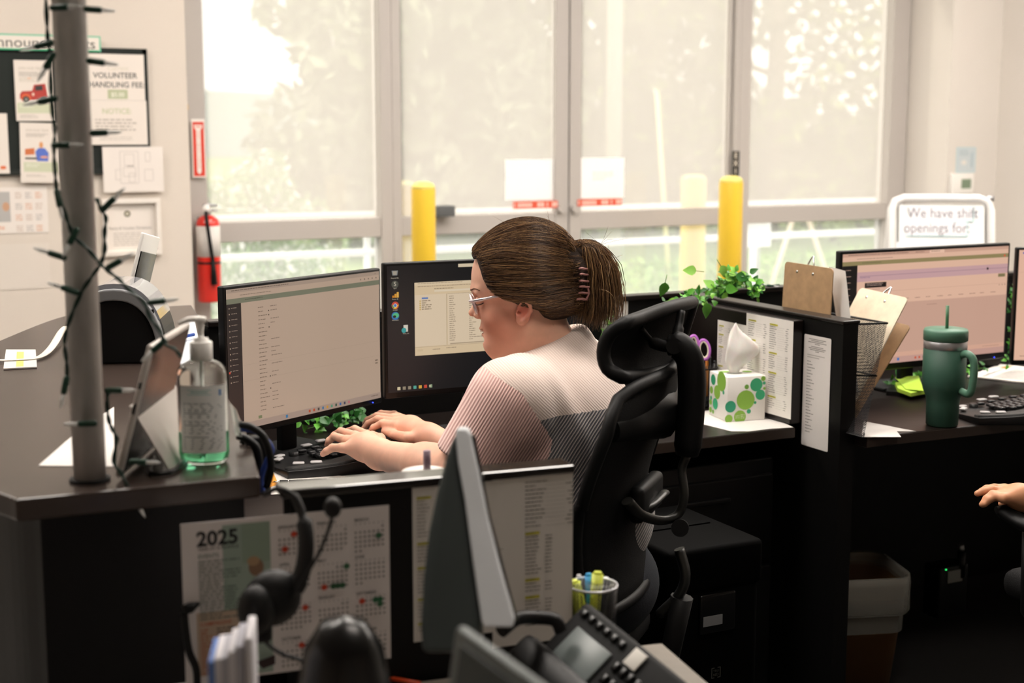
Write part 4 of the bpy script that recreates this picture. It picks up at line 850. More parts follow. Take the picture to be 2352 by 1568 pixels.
# cable bundle beyond the counter edge with blue lead
cc = thing('cable_bundle', 'black and blue looped cables hanging at the counter edge beside the left monitor', 'cables', atD(590, 1060, 1.98))
Dk = 2.05
for k_, (pts, c, rr) in enumerate((([(545, 975), (575, 980), (603, 1000), (618, 1035), (622, 1080), (612, 1120)], m_blk, .0055), ([(548, 985), (585, 990), (612, 1010), (625, 1035), (612, 1060), (600, 1100), (604, 1130)], mat('blue_rubber', '#27408a', .4), .004), ([(545, 1000), (570, 1010), (590, 1030), (596, 1070), (590, 1105)], m_blk, .006), ([(552, 1012), (580, 1025), (585, 1060), (575, 1090)], m_blk, .004))):
    MB().tube(bez([atD(x, y, Dk+.02*k_) for x, y in pts], 6), rr, c, 8).build('cable', cc)
mf = MB(); mf.rbox(atD(588, 1068, 2.12), (.035, .02, .09), .004, m_blk); mf.build('adapter', cc)
tag(MB().add([atD(528, 925, 2.02), atD(543, 942, 2.02), atD(556, 1003, 2.02), atD(540, 1000, 2.02), atD(529, 925, 2.05), atD(544, 942, 2.05), atD(557, 1003, 2.05), atD(541, 1000, 2.05)], [(0, 1, 2, 3), (7, 6, 5, 4), (0, 4, 5, 1), (1, 5, 6, 2), (2, 6, 7, 3), (3, 7, 4, 0)], mat('clear_acrylic', '#e9f0ee', .05, trans=.8)).build('acrylic_holder'), 'small clear acrylic holder at the counter edge right of the sanitiser', 'holder')
# ================================================================== things on the desks
def ergo_keyboard(name, label, M):
    root = thing(name, label, 'keyboard', M=M); m_k = mat('key_black', '#1b1c1e', .35); m_kb = mat('keyboard_body', '#19191a', .42); m_pr = mat('palm_rest', '#262626', .6, bump=.2, bscale=300); m_hk = mat('hot_key', '#b9b7b8', .35)
    def yb(x): return .115-.55*x*x*.9
    def yf(x): return -.125+.38*x*x*.9-.02*math.cos(x*9)
    xs = [-.24+.02*i for i in range(25)]
    out = [(x, yb(x)) for x in xs]+[(x, yf(x)) for x in xs[::-1]]
    def hz(x, y): return .016+.016*math.exp(-(x/.11)**2)+.008*max(0, -y/.12)
    def slab(inset, z0, zadd, m, y0=None, y1=None):
        b = MB(); vs = []; nx = len(xs)
        for x in xs:
            for k in range(7):
                a, c = yf(x)+inset, yb(x)-inset
                if y0 is not None: a = max(a, y0); 
                if y1 is not None: c = min(c, y1)
                y = a+(c-a)*k/6; vs.append((x*(1-inset*3), y, hz(x, y)+zadd))
        n = len(vs); vs += [(v[0], v[1], z0) for v in vs]; fs = []
        for i in range(nx-1):
            for k in range(6): a = i*7+k; fs += [(a, a+7, a+8, a+1), (n+a, n+a+1, n+a+8, n+a+7)]
        for i in range(nx-1): a = i*7; fs += [(a, n+a, n+a+7, a+7), (a+6, a+13, n+a+13, n+a+6)]
        for k in range(6): fs += [(k, k+1, n+k+1, n+k), ((nx-1)*7+k, n+(nx-1)*7+k, n+(nx-1)*7+k+1, (nx-1)*7+k+1)]
        return b.add(vs, fs, m, True)
    slab(0, 0, -.004, m_kb).build('base', root, local=True, bevel=.002); slab(.006, .008, .001, m_pr, None, -.068).build('palm_rest', root, local=True)
    kp = MB().rbox((0, 0, 0), (.0165, .0165, .008), .002, m_k, seg=1).build('key', root, local=True); first = True
    legend = MB().text('x', .006, ink('#cfcfd2'), Matrix.Identity(4))
    def key(x, y, rz, w=1, hot=False, col=None):
        nonlocal first
        if first: o = kp; first = False
        else: o = kp.copy(); COL.objects.link(o); o.parent = root
        o.location = (x, y, hz(x, y)+.004); o.rotation_euler = (0, 0, rz); o.scale = (w, 1, 1)
    for r in range(5):
        for c in range(7):
            for s in (-1, 1):
                if r == 0 and c > 5: continue
                x = s*(.018+.0185*c+.004*(r % 2)); y = -.045+.0188*r+.0-.35*x*x+.02*(1-abs(x)/.15)*0; rz = s*-.10
                if abs(x) < .17: key(x, y-.0*abs(x), rz+(-s*.05))
    for i in range(9): key(-.14+.035*i, .062-.5*(.035*i-.14)**2+.0, 0, 1.2)
    hk = MB().rbox((0, 0, 0), (.026, .016, .006), .003, m_hk, seg=2).build('hot_key', root, local=True)
    for i, (x, y, rz) in enumerate(((-.198, .045, .5), (-.212, .018, .7), (-.198, -.058, -.5), (-.165, -.078, -.35), (-.11, .092, .1), (-.07, .098, .05), (.165, .07, -.4), (.2, .0, -.8))):
        o = hk if i == 0 else hk.copy()
        if i: COL.objects.link(o); o.parent = root
        o.location = (x, y, hz(x, y)+.003); o.rotation_euler = (0, 0, rz)
    b = MB(); b.cyl((-.158, .055, 0), (-.158, .055, hz(-.158, .055)+.006), .012, m_k); b.build('dial', root, local=True)
    return root
kc = onz(812, 1022, DZ+.03)
ergo_keyboard('ergonomic_keyboard', 'curved black ergonomic keyboard under the woman’s hands', Matrix.Translation((kc.x+.03, kc.y-.01, DZ)) @ RZ(math.radians(6)))
kc2 = onz(2372, 933, DZ+.02)
ergo_keyboard('ergonomic_keyboard', 'curved black ergonomic keyboard at the right picture edge beside the green tumbler', Matrix.Translation((kc2.x+.02, kc2.y, DZ)) @ RZ(math.radians(-12)))
m_pw = mat('paper_white', '#d9d5d1', .6)
def flat(name, label, cat, pxs, z, m=m_pw, th=.0008, items=None, parent=None):
    q = [onz(x, y, z) for x, y in pxs]; b = MB(); b.prism([(v.x, v.y) for v in q], z-th, z, m); o = b.build(name, parent, recalc=True)
    if parent is None: tag(o, label, cat)
    return o
flat('paper_sheet', 'white papers under the pen behind the near divider', 'paper', [(622, 1080), (640, 1078), (900, 1104), (900, 1125), (622, 1135)], DZ+.0015)
flat('sticky_note', 'orange sticky note under the pen tip behind the near divider', 'sticky note', [(618, 1086), (628, 1086), (640, 1112), (618, 1118)], DZ+.0025, mat('orange_note', '#e39a3c', .6))
pn_ = thing('pen', 'black pen with silver rings lying on papers behind the near divider', 'pen', onz(700, 1105, DZ+.004)); a, c = onz(626, 1107, DZ+.006), onz(760, 1103, DZ+.006); d = c-a
MB().cyl(a+d*.12, a+d*.93, .0042, m_blk, n=12).build('barrel', pn_); b = MB(); b.cyl(a, a+d*.12, .001, m_chr, .0042, 12); b.cyl(a+d*.26, a+d*.28, .0046, m_chr, n=12); b.cyl(a+d*.93, a+d, .003, m_chr, n=10); b.build('metal_tip', pn_)
# white lidded cup with mauve straw behind the divider
cupc = atD(975, 1096, 2.10); wc = thing('lidded_cup', 'white domed cup lid with mauve straw just behind the near divider', 'cup', (cupc.x, cupc.y, DZ))
Mc = Matrix.Translation((cupc.x, cupc.y, DZ)); zt = atD(975, 1080, 2.10).z-DZ
MB().lathe([(.030, 0), (.034, zt*.4), (.036, zt-.012)], m_wpl, 32, Mc).build('body', wc)
MB().lathe([(.037, zt-.014), (.0375, zt-.006), (.033, zt), (.018, zt+.004), (.0001, zt+.005)], m_wpl, 32, Mc).build('lid', wc)
a = atD(981, 1086, 2.09); MB().cyl(a, a+Vector((0, 0, .034)), .0055, mat('mauve_straw', '#8d7784', .45), n=14).build('straw', wc)
# leaves helper
m_leaf = mat('plastic_leaf', '#5fa83a', .4, vary=.25, vscale=30); m_leafd = mat('plastic_leaf_dark', '#2f6a2c', .4, vary=.2); m_leafy = mat('plastic_leaf_light', '#8cc653', .4, vary=.15, vscale=30); m_stem = mat('plant_stem', '#5b8a3c', .5)
def leaf(b, p, d, n, L, m, wid=.36):
    d = Vector(d).normalized(); n = Vector(n); s = d.cross(n)
    if s.length < .1: s = d.orthogonal()
    s.normalize(); n = s.cross(d); vs = []
    prof = [(0, .0), (.12, .62), (.3, 1), (.55, .85), (.8, .42), (1, .0)]
    for t, w in prof: c = p+d*(L*t)-n*(L*.25*t*t); vs += [c-s*(L*wid*w)+n*(L*.06*w), c, c+s*(L*wid*w)+n*(L*.06*w)]
    fs = []
    for i in range(5): fs += [(3*i, 3*i+1, 3*i+4, 3*i+3), (3*i+1, 3*i+2, 3*i+5, 3*i+4)]
    b.add(vs, fs, m, True)
def vine(name, label, paths, seed, L=(.016, .034), n=6, spread=.02, ms=(m_leaf, m_leafy, m_leafd), extra=()):
    rnd = random.Random(seed); root = thing(name, label, 'plant', paths[0][0]); st = MB(); lv = MB()
    for P in paths:
        pts = bez(P, 6); st.tube(pts, .0013, m_stem, 5)
        for p in pts:
            for k in range(n):
                d = Vector((rnd.uniform(-1, 1), rnd.uniform(-1, .6), rnd.uniform(-.6, 1))); leaf(lv, p+Vector((rnd.uniform(-1, 1), rnd.uniform(-.5, .5), rnd.uniform(-.6, 1)))*spread, d, (rnd.uniform(-.5, .5), -1, .7), rnd.uniform(*L), rnd.choice(ms))
    for p, d, L_, m in extra: leaf(lv, p, d, (0, -1, .25), L_, m, .38); st.tube([p, p-Vector(d).normalized()*.02], .001, m_stem, 5)
    st.build('stems', root); lv.build('leaves', root); return root
G = lambda x, y, D=3.72: atD(x, y, D)
vine('artificial_vine', 'bright green artificial vine draped over the corner of the dividers', [[G(1530, 712, 3.6), G(1570, 695, 3.65), G(1610, 685, 3.75), G(1650, 675, 3.75), G(1680, 655, 3.75), G(1700, 640, 3.75)], [G(1640, 668), G(1665, 645), G(1690, 640), G(1720, 655), G(1735, 680)]], 3, (.012, .026), 5, .022,
     extra=[(G(1528, 648, 3.6), cR*-.2+Vector((0, 0, -1)), .040, m_leaf), (G(1600, 622, 3.7), -cR+Vector((0, 0, .1)), .036, m_leafy), (G(1592, 690, 3.5), Vector((0, -.1, -1)), .038, m_leafd), (G(1622, 695, 3.5), Vector((.1, -.1, -1)), .040, m_leaf), (G(1690, 632, 3.7), cR+Vector((0, 0, -.3)), .036, m_leafd), (G(1655, 610, 3.7), cR*.6+Vector((0, 0, -1)), .036, m_leafy), (G(1665, 662, 3.66), cR+Vector((0, 0, -.1)), .036, m_leaf), (G(1640, 660, 3.7), cR*-.6+Vector((0, 0, .5)), .034, m_leafy), (G(1552, 690, 3.6), -cR, .02, m_leafy), (G(1530, 712, 3.6), -cR*.3+Vector((0, 0, -1)), .018, m_leafy)])
vine('artificial_vine', 'dark green vine sprigs under the left monitors behind the keyboard', [[onz(705, 985, DZ+.01), onz(750, 972, DZ+.02), onz(795, 962, DZ+.02), onz(838, 960, DZ+.015)]], 5, (.012, .028), 4, .018, (m_leafd, m_leafd, m_leaf))
vine('artificial_vine', 'dark green vine trailing under and between the right hand monitors', [[onz(2035, 885, DZ+.01), onz(2090, 868, DZ+.02), onz(2150, 858, DZ+.02), onz(2260, 845, DZ+.02)], [onz(2322, 835, DZ+.03), atD(2326, 780, 4.33), atD(2327, 720, 4.34), atD(2326, 660, 4.36)]], 6, (.012, .024), 4, .014, (m_leafd, m_leafd, m_leaf))
vine('artificial_vine', 'small green leaves at the woman’s shoulder beside the headrest', [[ony(1396, 690, 3.40), ony(1398, 730, 3.385), ony(1392, 770, 3.385), ony(1385, 780, 3.385)]], 8, (.012, .02), 2, .008)
# string light bit lying on the back divider
s2 = thing('string_lights', 'loose end of dark green string lights on the back divider by the vine', 'string lights', (ony(1745, 660, 3.42).x, 3.42, TZ))
MB().tube(bez([*[Vector((ony(x_, y_, 3.42).x, 3.42, max(TZ+.003, ony(x_, y_, 3.42).z))) for x_, y_ in ((1690, 672), (1725, 668), (1740, 650), (1752, 652), (1756, 668), (1790, 664))]]), .002, m_wire, 6).build('wire', s2)
p_ = ony(1762, 655, 3.42); d_ = cR-cU*.12; Mq = Matrix.Translation(p_) @ d_.to_track_quat('Z', 'Y').to_matrix().to_4x4()
oo = MB().cyl((0, 0, 0), (0, 0, .02), .004, m_sock, M=Mq, n=10).build('socket', s2); MB().lathe([(.0027, .02), (.0027, .03), (.0005, .038)], m_bulb, 10, Mq).build('bulb', oo)
# ------------------------------------------------------------------ tissue box
tb0 = onz(1669, 970, DZ); Dt = (tb0-CAM).dot(cF); sT = Dt/FPX; hT = 104*sT
XT = (cR*math.cos(math.radians(17))+Vector((cF.x, cF.y, 0)).normalized()*math.sin(math.radians(17))).normalized(); MTi = frame((tb0.x, tb0.y, DZ+.0012), XT)
tx = thing('tissue_box', 'white cube tissue box with green leaf dots, tissue standing up', 'tissue box', M=MTi)
wT = 97*sT; m_box = mat('tissue_card', '#ece9e4', .45); b = MB(); b.rbox((wT/2, wT/2, hT/2), (wT, wT, hT), .0015, m_box, MTi, seg=1)
DOT = ['#8fbf4d', '#3fae7c', '#8fbf4d', '#35a07a', '#79b24a']
Fm = MTi @ Matrix.Translation((0, 0, hT)); 
def dotset(Mx, w, h, lst):
    it = []
    for u, v, r, c in lst: it.append(('c', u*w, v*h, r*w, r*w, DOT[c]))
    draw(b, Mx, it, off=.0004)
dotset(Fm, wT, hT, [(.48, .53, .235, 0), (.75, .20, .16, 1), (.86, .43, .125, 1), (.09, .66, .14, 3), (.34, .90, .155, 0), (.50, .235, .057, 4), (.73, .60, .035, 1), (.57, .79, .055, 1), (.93, .07, .06, 0), (.955, .17, .04, 1), (.05, .93, .10, 0), (.965, .29, .035, 0)])
draw(b, Fm, [('l', wT*.22, hT*.86, wT*.13, hT*.06, hT*.028, '#cfdcae', 1), ('l', wT*.355, hT*.85, wT*.11, hT*.08, hT*.035, '#d5e0b8', 1), ('p', [(wT*.30, hT*.735), (wT*.24, hT*.80), (wT*.245, hT*.805)], '#a9b47e')], off=.0012)
Lm = frame(MTi @ Vector((0, wT, hT)), MTi.to_3x3() @ Vector((0, -1, 0)))
dotset(Lm, wT, hT, [(.22, .17, .13, 1), (.68, .14, .24, 0), (.45, .42, .17, 0), (.13, .42, .09, 0), (.80, .37, .05, 1), (.36, .70, .14, 1), (.10, .70, .07, 0), (.10, .88, .07, 0), (.25, .90, .05, 4), (.12, .60, .05, 1)])
Tm = MTi @ Matrix.Translation((0, 0, hT)) @ Matrix.Rotation(-PI/2, 4, 'X'); draw(b, Tm, [('c', wT*.25, -wT*.72, wT*.16, wT*.1, DOT[0]), ('c', wT*.8, -wT*.6, wT*.12, wT*.12, DOT[0]), ('c', wT*.55, -wT*.85, wT*.1, wT*.06, DOT[1])], off=.0005)
b.build('box', tx); MB().lathe([(wT*.20, hT+.0006), (.0001, hT+.0009)], mat('slot_film', '#b9b7b4', .3), 24, MTi @ Matrix.Translation((wT*.42, wT*.5, 0)), sy=.6).build('opening', tx)
# tissue: crumpled cone of sheet
n1, n2 = 26, 12; vs = []; c0 = Vector((wT*.42, wT*.5, hT)); Hh = 118*sT
sil = [(0, -.10, .12), (.08, -.16, .12), (.22, -.26, .38), (.40, -.25, .62), (.55, -.23, .56), (.70, -.18, .34), (.85, -.11, .10), (.97, -.03, .0), (1.0, 0.0, 0.01)]
for j in range(n2+1):
    t = j/n2
    for a_ in range(len(sil)-1):
        if sil[a_][0] <= t <= sil[a_+1][0]: q = (t-sil[a_][0])/(sil[a_+1][0]-sil[a_][0]); lo = sil[a_][1]*(1-q)+sil[a_+1][1]*q; hi = sil[a_][2]*(1-q)+sil[a_+1][2]*q
    for i in range(n1):
        th = 2*PI*i/n1; cc = (lo+hi)/2; hw = (hi-lo)/2+.005; fold = 1+.10*math.sin(3*th+t*5)+.06*math.sin(7*th-t*9)
        vs.append(c0+Vector((wT*(cc+hw*math.cos(th)*fold), wT*.22*math.sin(th)*(hi-lo+.1)*fold, Hh*t*(1-.06*math.sin(th*2)*(1-t)))))
fs = [(j*n1+i, j*n1+(i+1) % n1, (j+1)*n1+(i+1) % n1, (j+1)*n1+i) for j in range(n2) for i in range(n1)]
b = MB().add(vs, fs, mat('tissue_paper', '#f1efec', .8, sss=.2, bump=.15, bscale=60), True, MTi); b.build('tissue', tx, sub=1)
# papers under the tissue box
flat('paper_sheet', 'loose white papers under the tissue box', 'paper', [(1592, 948), (1640, 940), (1780, 960), (1822, 981), (1770, 984), (1720, 990), (1680, 990), (1592, 968)], DZ+.001)
tag(MB().tube(bez([onz(1592, 965, DZ+.004), onz(1606, 960, DZ+.004), onz(1608, 950, DZ+.006), onz(1598, 938, DZ+.006), onz(1594, 925, DZ+.02)]), .0018, m_blk, 6).build('wire_loop'), 'thin black wire loop on papers left of the tissue box', 'wire')
# pencil cup with scissors and pens
m_mesh = bpy.data.materials.new('wire_mesh'); m_mesh.use_nodes = True; t_ = m_mesh.node_tree; bs = t_.nodes['Principled BSDF']; bs.inputs['Base Color'].default_value = (.02, .02, .022, 1); bs.inputs['Roughness'].default_value = .4
uv = t_.nodes.new('ShaderNodeTexCoord'); mp_ = t_.nodes.new('ShaderNodeMapping'); mp_.inputs['Rotation'].default_value = (.5, .6, .78); t_.links.new(uv.outputs['Object'], mp_.inputs[0])
vz = t_.nodes.new('ShaderNodeTexVoronoi'); vz.inputs['Scale'].default_value = 330; vz.inputs['Randomness'].default_value = .1; t_.links.new(mp_.outputs[0], vz.inputs[0])
gt = t_.nodes.new('ShaderNodeMath'); gt.operation = 'GREATER_THAN'; gt.inputs[1].default_value = .52; t_.links.new(vz.outputs['Distance'], gt.inputs[0]); t_.links.new(gt.outputs[0], bs.inputs['Alpha'])
pc = onz(1608, 930, DZ); pcu = thing('pencil_cup', 'black mesh pencil cup behind the headrest, scissors standing in it', 'pen cup', (pc.x, pc.y, DZ+.001))
Mp_ = Matrix.Translation((pc.x, pc.y, DZ+.001)); rC = .045; hC = 88*(pc-CAM).dot(cF)/FPX
b = MB(); b.lathe([(rC*.96, .002), (rC, hC)], m_mesh, 32, Mp_); b.build('mesh_wall', pcu); MB().lathe([(rC*.96, 0), (rC*.96, .003)], m_blk, 32, Mp_).build('base', pcu); b = MB(); b.tube([(rC*math.cos(a*PI/16), rC*math.sin(a*PI/16), hC) for a in range(32)], .002, m_blk, 6, M=Mp_, closed=True); b.build('rim', pcu)
m_lil = mat('lilac_plastic', '#c070cf', .4); m_lili = mat('cream_grip', '#e8dcc8', .5)
sc_ = thing('scissors', 'lilac handled scissors standing in the mesh pencil cup', 'scissors', (pc.x, pc.y, DZ+.004))
Dp_ = (pc-CAM).dot(cF)-.005
def loop(cx, cy, rx, ry, rot, nm):
    o1 = []; 
    for k in range(28):
        a = 2*PI*k/28; x, y = rx*math.cos(a), ry*math.sin(a); o1.append((cx+x*math.cos(rot)-y*math.sin(rot), cy+x*math.sin(rot)+y*math.cos(rot)))
    P = [atD(x, y, Dp_) for x, y in o1]; o = MB().tube(P, .0048, m_lil, 10, closed=True).build(nm, sc_)
    cx_, cy_ = cx, cy; MB().tube([atD(cx+(x-cx)*.80, cy+(y-cy)*.84, Dp_-.001) for x, y in o1], .0032, m_lili, 8, closed=True).build('grip_liner', o)
loop(1591, 795, 11, 24, .12, 'handle'); loop(1617, 803, 12.5, 22, -.12, 'handle')
b = MB(); b.tube([atD(1598, 815, Dp_), atD(1604, 835, Dp_), atD(1606, 865, Dp_)], [.006, .008, .006], m_lil, 10); b.tube([atD(1610, 822, Dp_), atD(1606, 840, Dp_), atD(1607, 865, Dp_)], [.006, .008, .006], m_lil, 10); b.build('shank', sc_)
MB().prism([(-.006, -.07), (.006, -.07), (.003, .02), (-.003, .02)], 0, .002, m_silver, frame(atD(1606, 880, Dp_), cR) @ Matrix.Rotation(PI/2, 4, 'X')).build('blade', sc_)
def pen(label, x, y, top, m, mt=None, r=.004, D=None, lean=0):
    D = D or Dp_+.01; a = atD(x, y+40, D); c = atD(x+lean, top, D); o = thing('pen', label, 'pen', a)
    MB().cyl(a, c, r, m, n=12).build('barrel', o); MB().cyl(c, c+(c-a).normalized()*.008, r*.9, mt or m, r*.5, 12).build('cap', o)
pen('orange pen in the mesh pencil cup', 1624, 870, 828, mat('pen_orange', '#d98a34', .4), m_silver, D=Dp_+.012)
pen('black clicker pen in the mesh pencil cup, right of the orange pen', 1632, 868, 822, m_blk, m_silver, lean=-1)
pen('white pen in the mesh pencil cup left of the orange pen', 1613, 868, 836, m_wpl, D=Dp_+.022)
pen('thick black marker at the right of the mesh pencil cup', 1641, 868, 834, m_blk, r=.0065, D=Dp_-.004)
b = MB(); q = [atD(1643, 845, Dp_+.02), atD(1662, 845, Dp_+.02), atD(1655, 812, Dp_+.02), atD(1645, 808, Dp_+.02)]; b.add(q+[v+cF*.001 for v in q], [(0, 1, 2, 3), (7, 6, 5, 4), (0, 4, 5, 1), (1, 5, 6, 2), (2, 6, 7, 3), (3, 7, 4, 0)], mat('paper_white', '#d9d5d1')); tag(b.build('card'), 'grey card standing behind the pencil cup', 'card')
# ------------------------------------------------------------------ wire basket with clipboards on the right of the divider
bx = 2.325; by = 2.80
pf = onx(1940, 745, bx)
bk = thing('wire_basket', 'black wire mesh pocket basket on the cross divider, holding clipboards', 'basket', (bx+.09, by, DZ+.001))
zr = 1.0; fr = [onz(1942, 744, zr), onz(2038, 742, zr), onz(2036, 738, zr-.0), onz(1958, 722, zr)]
tfl, tfr = onz(1942, 745, zr), onz(2038, 742, zr); tfl.x = max(tfl.x, 2.326); bfl, bfr = onz(1948, 1000, DZ+.004), onz(1984, 1005, DZ+.004); bfl.x = 2.326; yv = Vector((0, 1, 0)); tp4 = [tfl, tfr, tfr+yv*.25, tfl+yv*.25]; bt4 = [bfl, bfr, bfr+yv*.20, bfl+yv*.20]; tp4 = [Vector((v.x, v.y, zr)) for v in tp4]
md4 = [a.lerp(c, .47) for a, c in zip(tp4, bt4)]
b = MB(); b.add(tp4+md4+bt4, [(0, 1, 5, 4), (1, 2, 6, 5), (2, 3, 7, 6), (3, 0, 4, 7), (4, 5, 9, 8), (5, 6, 10, 9), (6, 7, 11, 10), (7, 4, 8, 11), (8, 9, 10, 11)], m_mesh); b.build('mesh_sides', bk)
MB().tube(tp4, .0028, m_blk, 8, closed=True).build('top_rim', bk); MB().tube([md4[0].lerp(md4[1], -.02), md4[1], md4[2]], .0024, m_blk, 8).build('middle_wire', bk); MB().tube([bt4[0], bt4[1], bt4[2]], .002, m_blk, 6).build('bottom_wire', bk)
m_cb = mat('hardboard_brown', '#b08f6c', .5, vary=.12, vscale=40); m_cl = mat('hardboard_light', '#e2d3bb', .45, vary=.08, vscale=40)
def clipboard(label, px4, D0, D1, m, clip=True, paper=False, rivets=()):
    tl, tr, br, bl = [atD(x, y, D) for (x, y), D in zip(px4, (D0[0], D0[1], D1[1], D1[0]))]
    M = frame(tl, tr-tl, tl-bl); w = (tr-tl).length; h = ((tl-bl).length+(tr-br).length)/2
    o = thing('clipboard', label, 'clipboard', M=M); RXc = Matrix.Rotation(PI/2, 4, 'X')
    MB().prism(rrect(w, h, .012, 4, w/2, -h/2), -.003, 0, m, M @ RXc).build('board', o)
    MB().bb((w*.22, .003, -.055), (w*.78, .008, -.004), m_chr, M).build('clip', o)
    b = MB(); b.tube(bez([(w*.42, .006, -.01), (w*.46, .010, .010), (w*.50, .014, .022), (w*.54, .010, .010), (w*.58, .006, -.01)], 5), .0022, m_chr, 8, M=M); b.build('clip_lever', o)
    for u in rivets: MB().lathe([(.0045, 0), (.003, .0012), (.0001, .0016)], m_chr, 14, M @ Matrix.Translation((w*u, -.0001, -.022)) @ RXc).build('rivet', o)
    if paper: MB().bb((.012, .0045, -h), (w+.035, .0085, -.014), m_pw, M).build('paper_stack', o)
    return o
clipboard('brown clipboard leaning above the cross divider, farthest left', [(1803, 600), (1914, 617), (1962, 850), (1850, 822)], (3.80, 3.63), (3.74, 3.57), m_cb, rivets=(.27, .60))
b = MB(); q = [atD(1905, 612, 3.72), atD(1942, 622, 3.63), atD(1972, 900, 3.57), atD(1945, 900, 3.66)]; b.add(q+[v+cF*.004 for v in q], [(0, 1, 2, 3), (7, 6, 5, 4), (0, 4, 5, 1), (1, 5, 6, 2), (2, 6, 7, 3), (3, 7, 4, 0)], mat('paper_white', '#d9d5d1'))
tag(b.build('form_stack'), 'white printed forms standing in the basket beside the brown clipboard', 'papers')
clipboard('pale clipboard tilted right inside the wire basket', [(1976, 660), (2086, 684), (1992, 940), (1888, 905)], (3.76, 3.60), (3.69, 3.54), m_cl, rivets=(.22, .60))
clipboard('rearmost brown clipboard low in the wire basket, against the monitor', [(1985, 722), (2092, 748), (1996, 985), (1894, 945)], (3.80, 3.65), (3.71, 3.56), m_cb, rivets=(.5,))
flat('paper_sheet', 'white papers on the desk beneath the wire basket', 'paper', [(1985, 967), (2104, 990), (2060, 990), (2070, 1003), (1978, 1003)], DZ+.001)
# green tumbler
tc_ = onz(2163, 976, DZ); sq = (tc_-CAM).dot(cF)/FPX; MT2 = Matrix.Translation((tc_.x, tc_.y, DZ)) @ RZ(-YAW)
m_tum = mat('sage_powder_coat', '#2c5041', .55, bump=.06, bscale=500); m_tlid = mat('sage_plastic', '#527a66', .4)
tm = thing('tumbler', 'tall green handled tumbler with straw on the right desk', 'tumbler', (tc_.x, tc_.y, DZ)); hh = 182*sq; r0 = 36*sq; r1 = 48*sq
MB().lathe([(r0*.9, 0), (r0, .004), (r0*1.02, hh*.30), (r0*1.06, hh*.36), (r1*.96, hh*.47), (r1, hh*.52), (r1*1.0, hh*.985)], m_tum, 40, MT2).build('body', tm)
MB().lathe([(r1, hh*.985), (r1*1.01, hh*.99), (r1*1.01, hh*1.08), (r1*.99, hh*1.085)], m_silver, 40, MT2).build('steel_band', tm)
MB().lathe([(r1*.99, hh*1.085), (r1*1.03, hh*1.09), (r1*1.03, hh*1.20), (r1*.98, hh*1.23), (r1*.2, hh*1.235), (.0001, hh*1.235)], m_tlid, 40, MT2).build('lid', tm)
MB().cyl((2*sq, 0, hh*1.2), (1*sq, 0, hh*1.2+58*sq), .0042, mat('straw_green', '#4d7a5a', .4), M=MT2, n=14).build('straw', tm)
b = MB(); b.tube(bez([(r1*.55, -r1*.75, hh*.93), (r1*.75, -r1*1.15, hh*.95), (r1*.95, -r1*1.35, hh*.86), (r1*.95, -r1*1.35, hh*.6), (r1*.85, -r1*1.2, hh*.46), (r1*.6, -r1*.75, hh*.47)], 6), .0095, m_tlid, 12, M=MT2); b.build('handle', tm)
# sticky notes, application form
m_sg = mat('sticky_green', '#b6dc4e', .6)
sn = thing('sticky_note_pad', 'lime green sticky note pads on a black holder beside the tumbler', 'sticky notes', onz(2090, 905, DZ))
MB().prism([(v.x, v.y) for v in (onz(2035, 908, DZ), onz(2130, 912, DZ), onz(2130, 885, DZ), onz(2040, 885, DZ))], DZ+.001, DZ+.012, m_blk).build('holder', sn, recalc=True)
MB().prism([(v.x, v.y) for v in (onz(2062, 898, DZ+.014), onz(2092, 909, DZ+.014), onz(2124, 903, DZ+.014), onz(2110, 880, DZ+.014), onz(2056, 884, DZ+.014))], DZ+.012, DZ+.022, m_sg).build('pad', sn, recalc=True)
A_, B_, C_, D__ = onz(2056, 866, DZ+.026), onz(2110, 862, DZ+.04), onz(2122, 897, DZ+.03), onz(2080, 893, DZ+.024); b = MB(); b.add([A_, B_, C_, D__]+[v-Vector((0, 0, .001)) for v in (A_, B_, C_, D__)], [(0, 1, 2, 3), (7, 6, 5, 4), (0, 4, 5, 1), (1, 5, 6, 2), (2, 6, 7, 3), (3, 7, 4, 0)], m_sg); b.build('top_note', sn)
# volunteer application
P0, P1, P2 = onz(2218, 872, DZ+.003), onz(2345, 826, DZ+.003), onz(2262, 905, DZ+.003)
Mv = frame(onz(2222, 866, DZ+.002), (P1-P0).normalized(), (0, 0, 1)); wv = .215
Mv2 = Mv @ Matrix.Rotation(-PI/2, 4, 'X')
def draw_flat(label): pass
sheet('application_form', 'volunteer application form with orange logo behind the right keyboard', 'form', Mv2, .279, .216, [('t', .02, .045, .014, 'VOLUNTEER APPLICATION', '#55504c', 'LEFT', .01), ('l', .02, .07, .24, .12, .008, '#8f8a85', .9), ('p', [(.20, .045), (.205, .02), (.215, .035), (.222, .012), (.232, .032), (.24, .015), (.25, .035), (.258, .022), (.262, .048)], '#d9863c')], '#e6e0da', th=.004)
tag(MB().rbox(onz(2290, 850, DZ+.0)+Vector((-.02, .06, .035)), (.14, .06, .06), .012, m_blkm).build('desk_speaker'), 'black device under the monitor gap behind the application form', 'device')
